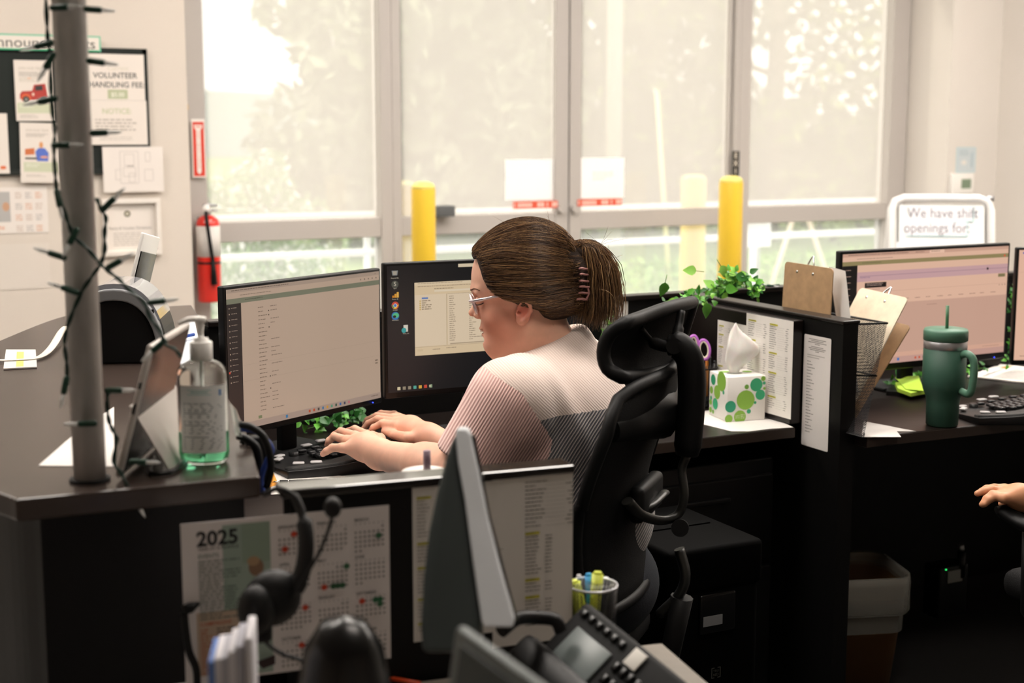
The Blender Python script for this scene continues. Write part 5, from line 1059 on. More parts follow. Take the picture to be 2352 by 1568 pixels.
# black cable and power strip clutter below right desk
pa = thing('power_adapter', 'black power adapter with pale label glowing green under the right desk', 'adapter', ony(2200, 1330, 3.0)); q0 = ony(2185, 1315, 3.0); q1 = ony(2217, 1336, 3.0)
wpa = q1.x-q0.x; MB().rbox(((q0.x+q1.x)/2, 3.05, q1.z-.03), (wpa*2.0, .07, .16), .008, m_blk).build('case', pa)
MB().bb((q0.x, 3.012, q1.z), (q1.x, 3.0145, q0.z), mat('grey_label', '#8d8f8b', .6)).build('label', pa); gq = ony(2181, 1311, 3.0); MB().cyl((gq.x, 3.013, gq.z), (gq.x, 3.015, gq.z), .0022, ink('#28d060', 2), n=8).build('power_light', pa)
q0 = ony(2207, 1250, 3.02); pa.location = ((q0.x+q1.x)/2, 3.05, q1.z-.11); 
WMn = WM[pa.name]
for ch in pa.children: ch.location = Vector(WMn.to_translation())-Vector(pa.location)
tag(MB().cyl(q0+Vector((0, 0, .0)), q0+Vector((.004, 0, -.02)), .009, m_silver, n=14).cyl(q0+Vector((.004, 0, -.02)), q0+Vector((.006, 0, -.10)), .012, m_blk, n=14).build('cable_plug'), 'grey ribbed plug above the power adapter under the right desk', 'plug')
# ------------------------------------------------------------------ waste bin with liner
zb_ = .325; F0 = onz(1865, 1338, zb_); F1 = onz(2101, 1328, zb_); Bv = (onz(1935, 1228, zb_)-onz(2105, 1305, zb_)); 
lx_ = (F1-F0); F1 = onz(2101, 1328, zb_); wB = min(.27, F1.x-2.33); dB = .24; Mb = frame((F1.x, F1.y, 0), lx_)
bn = thing('waste_bin', 'tan waste bin with clear liner folded over its rim under the right desk', 'waste bin', M=Mb)
dirb = Mb.to_3x3().inverted() @ Bv.normalized()
def ring(k, z, sh=0): return [(x*k-wB/2, y*k+dB/2, z) for x, y in rrect(wB, dB, .05, 5)]
def loft(rs, m, name, par, M, solid=0, capb=True):
    n = len(rs[0]); vs = [v for r in rs for v in r]; fs = [(j*n+i, j*n+(i+1) % n, (j+1)*n+(i+1) % n, (j+1)*n+i) for j in range(len(rs)-1) for i in range(n)]
    if capb: fs.append(tuple(range(n))[::-1])
    return MB().add(vs, fs, m, True, M).build(name, par, solid=solid)
m_tan = mat('tan_plastic', '#6e5030', .5); m_lin = mat('bin_liner', '#a9a8a0', .35, alpha=.42, bump=.8, bscale=22)
loft([ring(.70, .0), ring(.98, zb_-.01), ring(1.02, zb_)], m_tan, 'bin_body', bn, Mb, .003)
loft([ring(1.0, zb_-.10), ring(1.05, zb_-.09), ring(1.045, zb_-.05), ring(1.05, zb_-.02), ring(1.03, zb_+.004), ring(.96, zb_-.004), ring(.92, zb_-.15)], m_lin, 'liner', bn, Mb, .0008, False)
# ================================================================== office chair
CC = atD(1472, 1000, 2.70); ang = math.radians(20)
Fh = Vector((cF.x, cF.y, 0)).normalized(); cf = (-cR*math.cos(ang)+Fh*math.sin(ang)).normalized(); clt = Vector((-cf.y, cf.x, 0))   # forward, and towards the camera (her left)
CM = Matrix(((cf.x, clt.x, 0, CC.x), (cf.y, clt.y, 0, CC.y), (0, 0, 1, 0), (0, 0, 0, 1)))
def ch(px, py, lat):
    n = clt; P0_ = CC+clt*lat; r = ray(px, py); return CAM+r*((P0_-CAM).dot(n)/r.dot(n))
och = thing('office_chair', 'black mesh office chair with headrest, the woman in the pink shirt sits in it', 'office chair', M=CM)
m_cm = mat('chair_mesh_black', '#0a0a0b', .8, spec=.25, bump=.3, bscale=500); m_cf = mat('chair_frame_black', '#0e0e0f', .52, spec=.3, bump=.04, bscale=200); m_cg = mat('chair_frame_edge', '#2f2f2d', .35)
def chloc(P): return P
# backrest surface in chair space: x forward, y lateral (+ near camera), z up
zt_, zb2 = 1.035, .60
def bks(u, v):   # u -1..1 lateral, v 0..1 bottom to top
    hw = .245*(1-.18*(1-v)**2)*(1 if v < .86 else math.sqrt(max(0, 1-((v-.86)/.14)**2*.35)))
    z = zb2+(zt_-zb2)*v-.022*abs(u)**4*(v > .5); x = .045*u*u+.055*math.sin(PI*min(1, v*1.15))*.6-.055*v
    return (x, hw*u, z)
nu, nv = 16, 16; vs = [bks(-1+2*i/nu, j/nv) for j in range(nv+1) for i in range(nu+1)]; fs = [(j*(nu+1)+i, j*(nu+1)+i+1, (j+1)*(nu+1)+i+1, (j+1)*(nu+1)+i) for j in range(nv) for i in range(nu)]
MB().add(vs, fs, m_cm, True, CM).build('backrest_mesh', och, solid=.006)
rim = [bks(1, j/nv) for j in range(nv+1)]+[bks(1-2*i/nu, 1) for i in range(1, nu)]+[bks(-1, 1-j/nv) for j in range(nv+1)]+[bks(-1+2*i/nu, 0) for i in range(1, nu)]
MB().tube(rim, .012, m_cf, 10, M=CM, closed=True).build('back_frame', och)
S_ = lambda x, y, z: Vector((x, y, z))
# wide top yoke across the mesh and spine post
b = MB(); b.tube([bks(-.9, .86), S_(-.03, -.1, .955), S_(-.045, 0, .95), S_(-.03, .1, .955), bks(.9, .86)], [.012, .02, .028, .02, .012], m_cf, 12, M=CM, flat=1.6); b.build('top_yoke', och)
pp0 = ch(1578, 800, 0); loc = CM.inverted() @ pp0; pA = CM.inverted() @ ch(1560, 795, .0); pB = CM.inverted() @ ch(1585, 830, 0); pC = CM.inverted() @ ch(1588, 920, 0); pD = CM.inverted() @ ch(1578, 1045, 0)
b = MB(); pts = bez([CM.inverted() @ ch(1536, 792, 0), pA, pB, pC, pD], 6); b.tube(pts, [.016]*4+[.021]*(len(pts)-5)+[.017], m_cf, 14, M=CM, flat=1.25); b.build('spine_post', och)
pE = CM.inverted() @ ch(1572, 1135, 0); pF = CM.inverted() @ ch(1558, 1180, 0); pG = CM.inverted() @ ch(1520, 1195, .03); pH = CM.inverted() @ ch(1472, 1182, .08); pI = CM.inverted() @ ch(1440, 1150, .12)
b = MB(); b.tube(bez([pD, CM.inverted() @ ch(1566, 1080, 0), pE, pF, pG, pH, pI], 5), .0085, m_cg, 10, M=CM, flat=1.4); b.build('lower_bow', och)
b = MB(); b.tube(bez([CM.inverted() @ ch(1462, 1172, .05), CM.inverted() @ ch(1495, 1160, .02), CM.inverted() @ ch(1528, 1130, -.05)], 5), .010, m_cg, 10, M=CM, flat=.6); b.rbox(CM.inverted() @ ch(1485, 1140, .0), (.03, .16, .07), .012, m_cf, CM); b.build('lumbar_support', och)
b = MB(); b.cyl(CM.inverted() @ ch(1562, 1212, .0), CM.inverted() @ ch(1562, 1212, .06), .017, m_cf, .016, 24, M=CM); b.build('tilt_knob', och)
b = MB(); b.tube(bez([CM.inverted() @ ch(1560, 1260, 0), CM.inverted() @ ch(1574, 1320, 0), CM.inverted() @ ch(1560, 1365, 0), CM.inverted() @ ch(1515, 1410, 0)], 6), .010, m_cg, 10, M=CM, flat=1.5); b.build('seat_bow', och)
# headrest: curved shell through measured columns
cols = [(.15, [(1436, 742), (1400, 768), (1386, 808), (1396, 846), (1428, 866)]), (.08, [(1475, 728), (1445, 765), (1432, 810), (1440, 848), (1462, 866)]), (0, [(1530, 708), (1502, 755), (1490, 800), (1492, 838), (1505, 858)]), (-.08, [(1568, 699), (1548, 740), (1535, 785), (1532, 825), (1536, 848)]), (-.15, [(1590, 694), (1583, 718), (1568, 765), (1558, 810), (1552, 834)])]
grid = []
for lat, pl in cols: grid.append([CM.inverted() @ ch(x, y, lat) for x, y in pl])
gu = [bez(c, 3) for c in grid]; gu = [list(x) for x in zip(*[bez([c[k] for c in gu], 3) for k in range(len(gu[0]))])]
nr, nc = len(gu), len(gu[0]); vs = [p for c in gu for p in c]
fs = [(i*nc+k, i*nc+k+1, (i+1)*nc+k+1, (i+1)*nc+k) for i in range(nr-1) for k in range(nc-1)]
MB().add(vs, fs, m_cm, True, CM).build('headrest_mesh', och, solid=.008)
rimh = [gu[0][k] for k in range(nc)]+[gu[i][nc-1] for i in range(1, nr)]+[gu[nr-1][k] for k in range(nc-2, -1, -1)]+[gu[i][0] for i in range(nr-2, 0, -1)]
MB().tube(rimh, .013, m_cf, 12, M=CM, closed=True).build('headrest_frame', och)
b = MB(); b.tube(bez([CM.inverted() @ ch(1470, 752, .06), CM.inverted() @ ch(1500, 785, .02), CM.inverted() @ ch(1540, 795, 0), CM.inverted() @ ch(1562, 792, 0)], 5), [.006]*5+[.012]*10+[.016], m_cf, 10, M=CM); b.tube(bez([CM.inverted() @ ch(1565, 715, -.04), CM.inverted() @ ch(1558, 755, -.02), CM.inverted() @ ch(1553, 785, 0)], 5), [.008]*5+[.011]*6, m_cf, 10, M=CM)
b.cyl(CM.inverted() @ ch(1548, 795, .022), CM.inverted() @ ch(1548, 795, -.022), .015, m_cf, M=CM, n=20); b.build('headrest_bracket', och)
# seat, column, five star base, arm rests
MB().rbox((.27, 0, .47), (.48, .48, .07), .03, m_cm, CM).build('seat', och); b = MB(); b.rbox((.20, 0, .415), (.26, .2, .05), .015, m_cf, CM); b.tube([(.1, 0, .41), (-.06, 0, .46), (-.085, 0, .60)], .022, m_cf, 10, M=CM); b.build('mechanism', och)
MB().cyl((.25, 0, .12), (.25, 0, .40), .025, m_cf, M=CM).build('gas_column', och)
lg_ = None
for i in range(5):
    a = i*2*PI/5+.3; e_ = (.25+.30*math.cos(a), .30*math.sin(a), .075); l_ = MB().tube([(.25, 0, .13), e_], [.026, .016], m_cf, 10, M=CM).build('leg', och); MB().cyl((e_[0], e_[1]-.012, .03), (e_[0], e_[1]+.012, .03), .029, m_cf, M=CM).build('castor', l_)
for s in (-1,):
    ar = MB().rbox((.26, s*.31, .66), (.22, .08, .025), .01, m_cf, CM).build('armrest', och); MB().tube([(.22, s*.24, .44), (.22, s*.31, .48), (.24, s*.31, .65)], .014, m_cf, 10, M=CM).build('armrest_post', ar)
# ================================================================== the woman at the keyboard (signed distance shapes, meshed)
f32 = np.float32
def V3(v): return np.array(tuple(v), dtype=f32)
def smin(a, b, k):
    h = np.clip(.5+.5*(b-a)/k, 0, 1); return b*(1-h)+a*h-k*h*(1-h)
def smax(a, b, k): return -smin(-a, -b, k)
def s_ell(P, c, r, R=None):
    q = P-V3(c)
    if R is not None: q = q @ R
    r = np.array(r, dtype=f32); k0 = np.sqrt(((q/r)**2).sum(-1)); k1 = np.sqrt(((q/(r*r))**2).sum(-1))+1e-9; return k0*(k0-1)/k1
def s_cap(P, a, b, ra, rb=None):
    rb = ra if rb is None else rb; a = V3(a); b = V3(b); ba = b-a; pa = P-a; h = np.clip((pa @ ba)/(ba @ ba), 0, 1)
    return np.sqrt(((pa-h[..., None]*ba)**2).sum(-1))-(ra+(rb-ra)*h)
def mesh_sdf(f, lo, hi, h, B=16, proj_it=2):
    lo = np.array(tuple(lo), f32); n = np.ceil((np.array(tuple(hi), f32)-lo)/h/B).astype(int)*B
    G = np.full((n[0]+1, n[1]+1, n[2]+1), 1.0, f32)
    nb = n//B; ax = [np.arange(k)*B for k in nb]; I = np.stack(np.meshgrid(*ax, indexing='ij'), -1).reshape(-1, 3)
    dc = f(lo+(I+B/2).astype(f32)*h); act = np.abs(dc) < B*h*.87*1.25+.006
    loc_ = np.stack(np.meshgrid(*[np.arange(B+1)]*3, indexing='ij'), -1).reshape(-1, 3)
    for (i, j, k), d, a in zip(I, dc, act):
        if a: G[i:i+B+1, j:j+B+1, k:k+B+1] = f(lo+(loc_+[i, j, k]).astype(f32)*h).reshape(B+1, B+1, B+1)
    for (i, j, k), d, a in zip(I, dc, act):
        if not a and d < 0:
            s = G[i:i+B+1, j:j+B+1, k:k+B+1]; s[s == 1.0] = -1.0
    neg = G < 0; c = np.zeros(n, np.uint8)
    for dx in (0, 1):
        for dy in (0, 1):
            for dz in (0, 1): c += neg[dx:n[0]+dx, dy:n[1]+dy, dz:n[2]+dz]
    cells = np.argwhere((c > 0) & (c < 8)); idx = np.full(n, -1, np.int64); idx[tuple(cells.T)] = np.arange(len(cells))
    acc = np.zeros((len(cells), 3), np.float64); cnt = np.zeros(len(cells))
    cor = [(0, 0, 0), (1, 0, 0), (0, 1, 0), (1, 1, 0), (0, 0, 1), (1, 0, 1), (0, 1, 1), (1, 1, 1)]
    for a in range(8):
        for b in range(a+1, 8):
            ca, cb_ = np.array(cor[a]), np.array(cor[b])
            if np.abs(ca-cb_).sum() != 1: continue
            ga = G[tuple((cells+ca).T)]; gb = G[tuple((cells+cb_).T)]; m = (ga < 0) != (gb < 0)
            t = np.where(m, ga/(ga-gb+1e-12), 0); p = ca+(cb_-ca)*t[:, None]; acc[m] += p[m]; cnt[m] += 1
    V = (lo+(cells+acc/cnt[:, None])*h).astype(f32)
    e = h*.4
    for _ in range(proj_it):
        d = f(V); g = np.stack([f(V+np.array(o, f32)*e)-f(V-np.array(o, f32)*e) for o in ((1, 0, 0), (0, 1, 0), (0, 0, 1))], -1)/(2*e)
        gl = (g**2).sum(-1)+1e-6; st = np.clip(d/gl, -h*.7, h*.7); V = V-g*st[:, None]
    Q = []
    for axn in range(3):
        o = [np.array(x) for x in ((1, 0, 0), (0, 1, 0), (0, 0, 1))]; a, u, v = o[axn], o[(axn+1) % 3], o[(axn+2) % 3]
        s0 = neg[:-1, :-1, :-1]; s1 = neg[a[0]:n[0]+a[0], a[1]:n[1]+a[1], a[2]:n[2]+a[2]]
        E = np.argwhere(s0 != s1); E = E[(E[:, (axn+1) % 3] > 0) & (E[:, (axn+2) % 3] > 0)]
        q = np.stack([idx[tuple((E-u-v).T)], idx[tuple((E-v).T)], idx[tuple(E.T)], idx[tuple((E-u).T)]], -1)
        fl = ~s0[tuple(E.T)]; q[fl] = q[fl][:, ::-1]; Q.append(q)
    Q = np.concatenate(Q); Q = Q[(Q >= 0).all(1)]
    return V, Q
def np_object(name, pieces, parent, fmat=None, mats=()):
    VV = []; QQ = []; off = 0
    for V, Q in pieces: VV.append(V); QQ.append(Q+off); off += len(V)
    V = np.concatenate(VV).astype(np.float64); Q = np.concatenate(QQ)
    if parent is not None: I = np.array(WM[parent.name].inverted()); V = V @ I[:3, :3].T+I[:3, 3]
    me = bpy.data.meshes.new(name); me.vertices.add(len(V)); me.vertices.foreach_set('co', V.ravel().astype(f32)); k = Q.shape[1]
    me.loops.add(Q.size); me.loops.foreach_set('vertex_index', Q.ravel().astype(np.int32)); me.polygons.add(len(Q))
    me.polygons.foreach_set('loop_start', np.arange(0, Q.size, k, dtype=np.int32)); me.polygons.foreach_set('loop_total', np.full(len(Q), k, np.int32))
    for m in mats: me.materials.append(m)
    if fmat is not None: me.polygons.foreach_set('material_index', fmat.astype(np.int32))
    me.polygons.foreach_set('use_smooth', np.ones(len(Q), bool)); me.update(calc_edges=True); me.validate()
    o = bpy.data.objects.new(name, me); COL.objects.link(o); o.parent = parent
    if parent is not None: WM[o.name] = WM[parent.name].copy()
    return o
# ---- head frame
DH = 2.85; KH = DH/FPX
ha = math.radians(5); hf = (-cR*math.cos(ha)+Fh*math.sin(ha)).normalized(); hw_ = Vector((-hf.y, hf.x, 0))
if hw_.dot(Fh) > 0: hw_ = -hw_          # towards the camera
HO = atD(1200, 650, DH)
up_ = (cU-cF*0).normalized()
def hp(px, py, w=0):       # a head point: picture position on the head's middle plane, then w metres sideways towards the camera
    n = hw_; r = ray(px, py); p = CAM+r*((HO-CAM).dot(n)/r.dot(n)); return p+hw_*w
HR = np.array([tuple(-hf), tuple(hw_), (0, 0, 1)], dtype=f32).T   # columns: back, side, up
def tiltR(deg):
    a = math.radians(deg); b_ = -hf*math.cos(a)+Vector((0, 0, 1))*math.sin(a); u_ = hf*math.sin(a)+Vector((0, 0, 1))*math.cos(a); return np.array([tuple(b_), tuple(hw_), tuple(u_)], dtype=f32).T
def f_head(P):
    d = s_ell(P, hp(1203, 634), (.102, .077, .098), tiltR(-8))
    d = smin(d, s_ell(P, hp(1151, 648), (.054, .058, .070), HR), .02)
    d = smin(d, s_ell(P, hp(1166, 726), (.053, .056, .060), HR), .02)
    for s in (-1, 1):
        d = smin(d, s_ell(P, hp(1150, 727, s*.030), (.029, .028, .032), HR), .018)
        d = smin(d, s_cap(P, hp(1212, 745, s*.046), hp(1150, 785, s*.020), .028, .024), .025)
    d = smin(d, s_ell(P, hp(1142, 787), (.0200, .024, .018), HR), .012)
    d = smin(d, s_ell(P, hp(1165, 795), (.045, .042, .030), tiltR(-20)), .02)
    # nose
    d = smin(d, s_cap(P, hp(1099, 682), hp(1090, 713), .0060, .0085), .007)
    d = smin(d, s_ell(P, hp(1088, 718), (.0105, .0095, .0080), HR), .005)
    for s in (-1, 1): d = smin(d, s_ell(P, hp(1101, 723, s*.011), (.010, .0062, .0070), HR), .004)
    # brows and sockets
    for s in (-1, 1):
        d = smin(d, s_cap(P, hp(1094, 662, s*.008), hp(1108, 664, s*.040), .009, .010), .012)
        d = smax(d, -s_ell(P, hp(1086, 687, s*.033), (.019, .018, .014), HR), .008)
        d = smin(d, s_ell(P, hp(1110, 687, s*.032), (.0130, .0135, .0115), HR), .004)
    # mouth
    d = smin(d, s_ell(P, hp(1121, 747), (.0150, .024, .012), HR), .008)
    d = smin(d, s_ell(P, hp(1110, 751.5), (.0085, .018, .0048), tiltR(18)), .003)
    d = smin(d, s_ell(P, hp(1117, 768.5), (.0095, .016, .0062), tiltR(-8)), .004)
    d = smax(d, -s_ell(P, hp(1105, 760), (.013, .020, .0036), HR), .002)
    d = smax(d, -s_ell(P, hp(1111, 779), (.009, .022, .0048), HR), .006)
    # ears
    for s in (-1, 1):
        e = s_ell(P, hp(1210, 704, s*.077), (.0155, .0075, .027), tiltR(-14))
        hx_ = [(1200, 694), (1206, 686), (1216, 683), (1225, 690), (1226, 702), (1219, 715), (1208, 725)]
        e = s_ell(P, hp(1210, 704, s*.075), (.0145, .0055, .024), tiltR(-14))
        for a_, b_ in zip(hx_[:-1], hx_[1:]): e = smin(e, s_cap(P, hp(*a_, s*.081), hp(*b_, s*.081), .0034), .003)
        e = smin(e, s_ell(P, hp(1202, 724, s*.077), (.0075, .0045, .0085), HR), .005)
        e = smin(e, s_cap(P, hp(1197, 708, s*.078), hp(1200, 714, s*.078), .0040), .004)
        e = smax(e, -s_ell(P, hp(1206, 702, s*.086), (.0085, .008, .016), tiltR(-14)), .004)
        e = smax(e, -s_ell(P, hp(1199, 706, s*.082), (.0045, .010, .0045), HR), .003)
        d = smin(d, e, .004)
    # neck
    d = smin(d, s_cap(P, hp(1232, 735), hp(1268, 835), .056, .066), .03)
    d = smin(d, s_cap(P, hp(1190, 790), hp(1235, 850), .040, .05), .04)
    return d
# ---- body frame
BF = cf; BL = clt; bz = Vector((0, 0, 1))
BRm = np.array([tuple(-BF), tuple(BL), (0, 0, 1)], dtype=f32).T
def rotB(deg):
    a = math.radians(deg); b_ = -BF*math.cos(a)+bz*math.sin(a); u_ = BF*math.sin(a)+bz*math.cos(a); return np.array([tuple(b_), tuple(BL), tuple(u_)], dtype=f32).T
shN = atD(1172, 926, 2.69); shF = atD(1322, 862, 3.00); elN = atD(1072, 1092, 2.70); elF = atD(1120, 1070, 3.12)
wrN = onz(872, 1043, .805); wrF = onz(984, 1003, .805)
Tm_ = atD(1282, 925, 2.86)
def f_torso(P, g=0):
    d = s_ell(P, Tm_, (.120+g, .180+g, .120+g), rotB(-6))
    d = smin(d, s_ell(P, atD(1290, 1040, 2.86), (.150+g, .185+g, .15+g), BRm), .06)
    d = smin(d, s_ell(P, atD(1300, 1180, 2.86), (.170+g, .20+g, .15+g), BRm), .06)
    d = smin(d, s_ell(P, atD(1195, 1010, 2.84), (.10+g, .15+g, .10+g), BRm), .05)
    d = smin(d, s_cap(P, shN, shF, .056+g, .060+g), .05)
    d = smin(d, s_cap(P, atD(1262, 838, 2.87), atD(1270, 800, 2.87), .080+g, .062+g), .05)
    d = smin(d, s_cap(P, atD(1195, 898, 2.72), atD(1255, 835, 2.84), .040+g, .050+g), .04)
    d = smin(d, s_cap(P, atD(1330, 838, 3.0), atD(1290, 795, 2.90), .045+g, .045+g), .05)
    return d
def f_slN(P, g=0): return s_cap(P, shN, elN, .076+g, .072+g)
def f_slF(P, g=0): return s_cap(P, shF, elF, .066+g, .060+g)
axN = (elN-shN).normalized(); axF = (elF-shF).normalized()
hemN = V3(atD(1085, 1046, 2.69)); hemF = V3(atD(1030, 1010, 3.10))
hnN = V3((axN+(atD(1180, 1073, 2.69)-atD(985, 1010, 2.69)).normalized()*.0).normalized())
v_ = (atD(1180, 1073, 2.69)-atD(985, 1010, 2.69)); v_ = v_-BL*v_.dot(BL); hn = v_.cross(BL); hn = hn if hn.dot(axN) > 0 else -hn; hnN = V3(hn.normalized())
tq_ = V3(hp(1262, 790)); nk = V3(hp(1330, 738))
c1, c2, c3 = hp(1151, 824), hp(1348, 752), hp(1250, 792, .075); cn = (c2-c1).cross(c3-c1).normalized(); cn = -cn if cn.z < 0 else cn; collN = V3(cn); collP = V3((c1+c2)*.5)
def f_wrinkle(P):
    return .0035*np.sin((P @ V3(axN+bz*.6))*70+3*np.sin((P @ V3(BL))*25))*np.exp(-((P-V3(atD(1200, 1000, 2.7)))**2).sum(-1)/.02)
def f_shirt(P):
    t = f_torso(P, .006); a = smax(f_slN(P, .006), (P-hemN) @ hnN, .006); b = smax(f_slF(P, .006), (P-V3(elF)+V3(axF)*.05) @ V3(axF), .006)
    d = smin(smin(t, a, .05), b, .03)+f_wrinkle(P)
    d = smax(d, -np.maximum(-((P-collP) @ collN-.006), s_cap(P, hp(1262, 800), hp(1235, 700), .130, .15)), .012)
    # hollow below the collar and inside the sleeve hems so skin shows cleanly
    return d
def f_arm(P, sh, el, wr, r):
    d = s_cap(P, sh+(el-sh)*.35, el, r[0], r[1]); d = smin(d, s_cap(P, el, el.lerp(wr, .45), r[1], r[2]), .03); return smin(d, s_cap(P, el.lerp(wr, .4), wr, r[2]*.97, r[3]), .02)
def hand(wr, kn, tips, thumb, pr):
    """kn: four knuckles index..little, tips: per finger [pip, dip, tip], thumb: [base, mid, tip]"""
    def f(P):
        cen = sum(kn, Vector())/4; d = s_cap(P, wr, wr.lerp(cen, .5), pr[0], pr[1])
        for k in kn: d = smin(d, s_cap(P, wr.lerp(cen, .35).lerp(k, .25), k, pr[1]*.78, .0098), .016)
        for k, (a, b, c) in zip(kn, tips):
            q = s_cap(P, k, a, .0098, .0088); q = smin(q, s_cap(P, a, b, .0088, .0078), .003); q = smin(q, s_cap(P, b, c, .0078, .0066), .003); d = smin(d, q, .006)
        a, b, c = thumb; q = smin(s_cap(P, wr.lerp(a, .45), a, .015, .0125), s_cap(P, a, b, .0125, .0105), .006); q = smin(q, s_cap(P, b, c, .0105, .0085), .003)
        return smin(d, q, .010)
    return f
O = onz
# near (left) hand: little finger nearest the camera
knN = [O(842, 998, .822), O(815, 1000, .824), O(795, 1010, .820), O(786, 1028, .812)]
tpN = [[O(815, 985, .812), O(800, 990, .80), O(797, 994, .792)], [O(783, 990, .818), O(768, 999, .806), O(766, 1007, .794)], [O(768, 1002, .815), O(756, 1012, .805), O(752, 1022, .794)], [O(764, 1028, .808), O(750, 1036, .800), O(742, 1042, .793)]]
thN = [O(872, 1008, .805), O(855, 1000, .797), O(840, 998, .792)]
handN = hand(wrN, knN, tpN, thN, (.030, .030))
# far (right) hand: thumb towards the camera
knF = [O(915, 972, .818), O(907, 966, .822), O(900, 962, .820), O(898, 958, .814)]
knF = [O(912, 978, .820), O(906, 968, .824), O(903, 960, .822), O(905, 953, .815)]
tpF = [[O(878, 972, .818), O(858, 982, .806), O(850, 992, .794)], [O(868, 962, .820), O(846, 972, .806), O(836, 983, .794)], [O(866, 955, .818), O(845, 964, .804), O(838, 973, .793)], [O(875, 950, .810), O(860, 957, .80), O(852, 964, .793)]]
thF = [O(935, 1005, .806), O(905, 998, .806), O(884, 990, .803)]
handF = hand(wrF, knF, tpF, thF, (.028, .028))
def f_armN(P): return smin(f_arm(P, shN, elN, wrN, (.060, .052, .044, .030)), handN(P), .02)
def f_armF(P): return smin(f_arm(P, shF, elF, wrF, (.055, .048, .040, .028)), handF(P), .02)
def bb(pts, m):
    a = np.array([tuple(p) for p in pts]); return a.min(0)-m, a.max(0)+m
per = thing('person', 'woman with clipped brown hair and clear glasses in pink and grey ribbed shirt, typing', 'person', (Tm_.x, Tm_.y, .50))
# skin material with flushed cheeks
def skin_mat(name, base, flush, spots):
    m = mat(name, base, .45, vary=.05, vscale=45, bump=.05, bscale=900, sss=.12); t = m.node_tree; b = t.nodes['Principled BSDF']
    src = b.inputs['Base Color'].links[0].from_socket; geo = t.nodes.new('ShaderNodeNewGeometry')
    for (p, r, k, col) in spots:
        sb_ = t.nodes.new('ShaderNodeVectorMath'); sb_.operation = 'DISTANCE'; sb_.inputs[1].default_value = tuple(p); t.links.new(geo.outputs['Position'], sb_.inputs[0])
        mr = t.nodes.new('ShaderNodeMapRange'); mr.interpolation_type = 'SMOOTHSTEP'; mr.inputs['From Min'].default_value = r*.1; mr.inputs['From Max'].default_value = r; mr.inputs['To Min'].default_value = k; mr.inputs['To Max'].default_value = 0
        t.links.new(sb_.outputs['Value'], mr.inputs['Value']); mx = t.nodes.new('ShaderNodeMix'); mx.data_type = 'RGBA'; t.links.new(mr.outputs['Result'], mx.inputs['Factor'])
        t.links.new(src, mx.inputs[6]); mx.inputs[7].default_value = (*lin(col), 1); src = mx.outputs[2]
    t.links.new(src, b.inputs['Base Color']); return m
sk = skin_mat('skin', '#ecb89f', None, [(hp(1150, 740, .055), .085, .62, '#d98a74'), (hp(1210, 704, .08), .032, .85, '#d2705f'), (hp(1090, 718), .016, .6, '#cf7a66'), (hp(1109, 753, .0), .018, .8, '#bf6c62'), (hp(1111, 768, .0), .018, .8, '#bf6c62'), (hp(1123, 728, .062), .0035, 1, '#8a5038'), (hp(1140, 718, .055), .0, 0, '#8a5038'), (hp(1183, 780, .055), .003, 1, '#7a4a38'), (hp(1170, 752, .06), .003, .8, '#7a4a38')])
lo1, hi1 = bb([hp(1203, 634), hp(1268, 835), hp(1080, 720)], .12)
pcs = [mesh_sdf(f_head, lo1, hi1, .0022)]
lo, hi = bb([elN, wrN, shN]+knN+[t for f_ in tpN for t in f_], .07); pcs.append(mesh_sdf(lambda P: smax(f_armN(P), -(P-hemN+hnN*.03) @ hnN, .001), lo, hi, .0022))
lo, hi = bb([elF, wrF, shF]+knF+[t for f_ in tpF for t in f_], .07); pcs.append(mesh_sdf(lambda P: smax(f_armF(P), -(P-V3(elF)+V3(axF)*.09) @ V3(axF), .001), lo, hi, .0022))
body = np_object('body', pcs, per, None, (sk,))
# shirt
def rib_mat(name, c1_, c2_, direc, sp, lo_=.35, bump=.5, phase=0):
    m = bpy.data.materials.new(name); m.use_nodes = True; t = m.node_tree; b = t.nodes['Principled BSDF']; b.inputs['Roughness'].default_value = .85; b.inputs['Sheen Weight'].default_value = .2
    geo = t.nodes.new('ShaderNodeNewGeometry'); ns = t.nodes.new('ShaderNodeTexNoise'); ns.inputs['Scale'].default_value = 9; t.links.new(geo.outputs['Position'], ns.inputs[0])
    d = t.nodes.new('ShaderNodeVectorMath'); d.operation = 'DOT_PRODUCT'; d.inputs[1].default_value = tuple(Vector(direc).normalized()*(2*PI/sp)); t.links.new(geo.outputs['Position'], d.inputs[0])
    ad = t.nodes.new('ShaderNodeMath'); ad.operation = 'MULTIPLY_ADD'; ad.inputs[1].default_value = 7; t.links.new(ns.outputs[0], ad.inputs[0]); t.links.new(d.outputs['Value'], ad.inputs[2])
    sn_ = t.nodes.new('ShaderNodeMath'); sn_.operation = 'SINE'; t.links.new(ad.outputs[0], sn_.inputs[0])
    mr = t.nodes.new('ShaderNodeMapRange'); mr.inputs['From Min'].default_value = lo_-.6; mr.inputs['From Max'].default_value = lo_+.6; t.links.new(sn_.outputs[0], mr.inputs['Value'])
    mx = t.nodes.new('ShaderNodeMix'); mx.data_type = 'RGBA'; t.links.new(mr.outputs['Result'], mx.inputs['Factor']); mx.inputs[6].default_value = (*lin(c1_), 1); mx.inputs[7].default_value = (*lin(c2_), 1); t.links.new(mx.outputs[2], b.inputs['Base Color'])
    bp_ = t.nodes.new('ShaderNodeBump'); bp_.inputs['Strength'].default_value = bump; bp_.inputs['Distance'].default_value = .0015; t.links.new(sn_.outputs[0], bp_.inputs['Height']); t.links.new(bp_.outputs[0], b.inputs['Normal']); return m
perpN = (cR-axN*cR.dot(axN)).normalized()
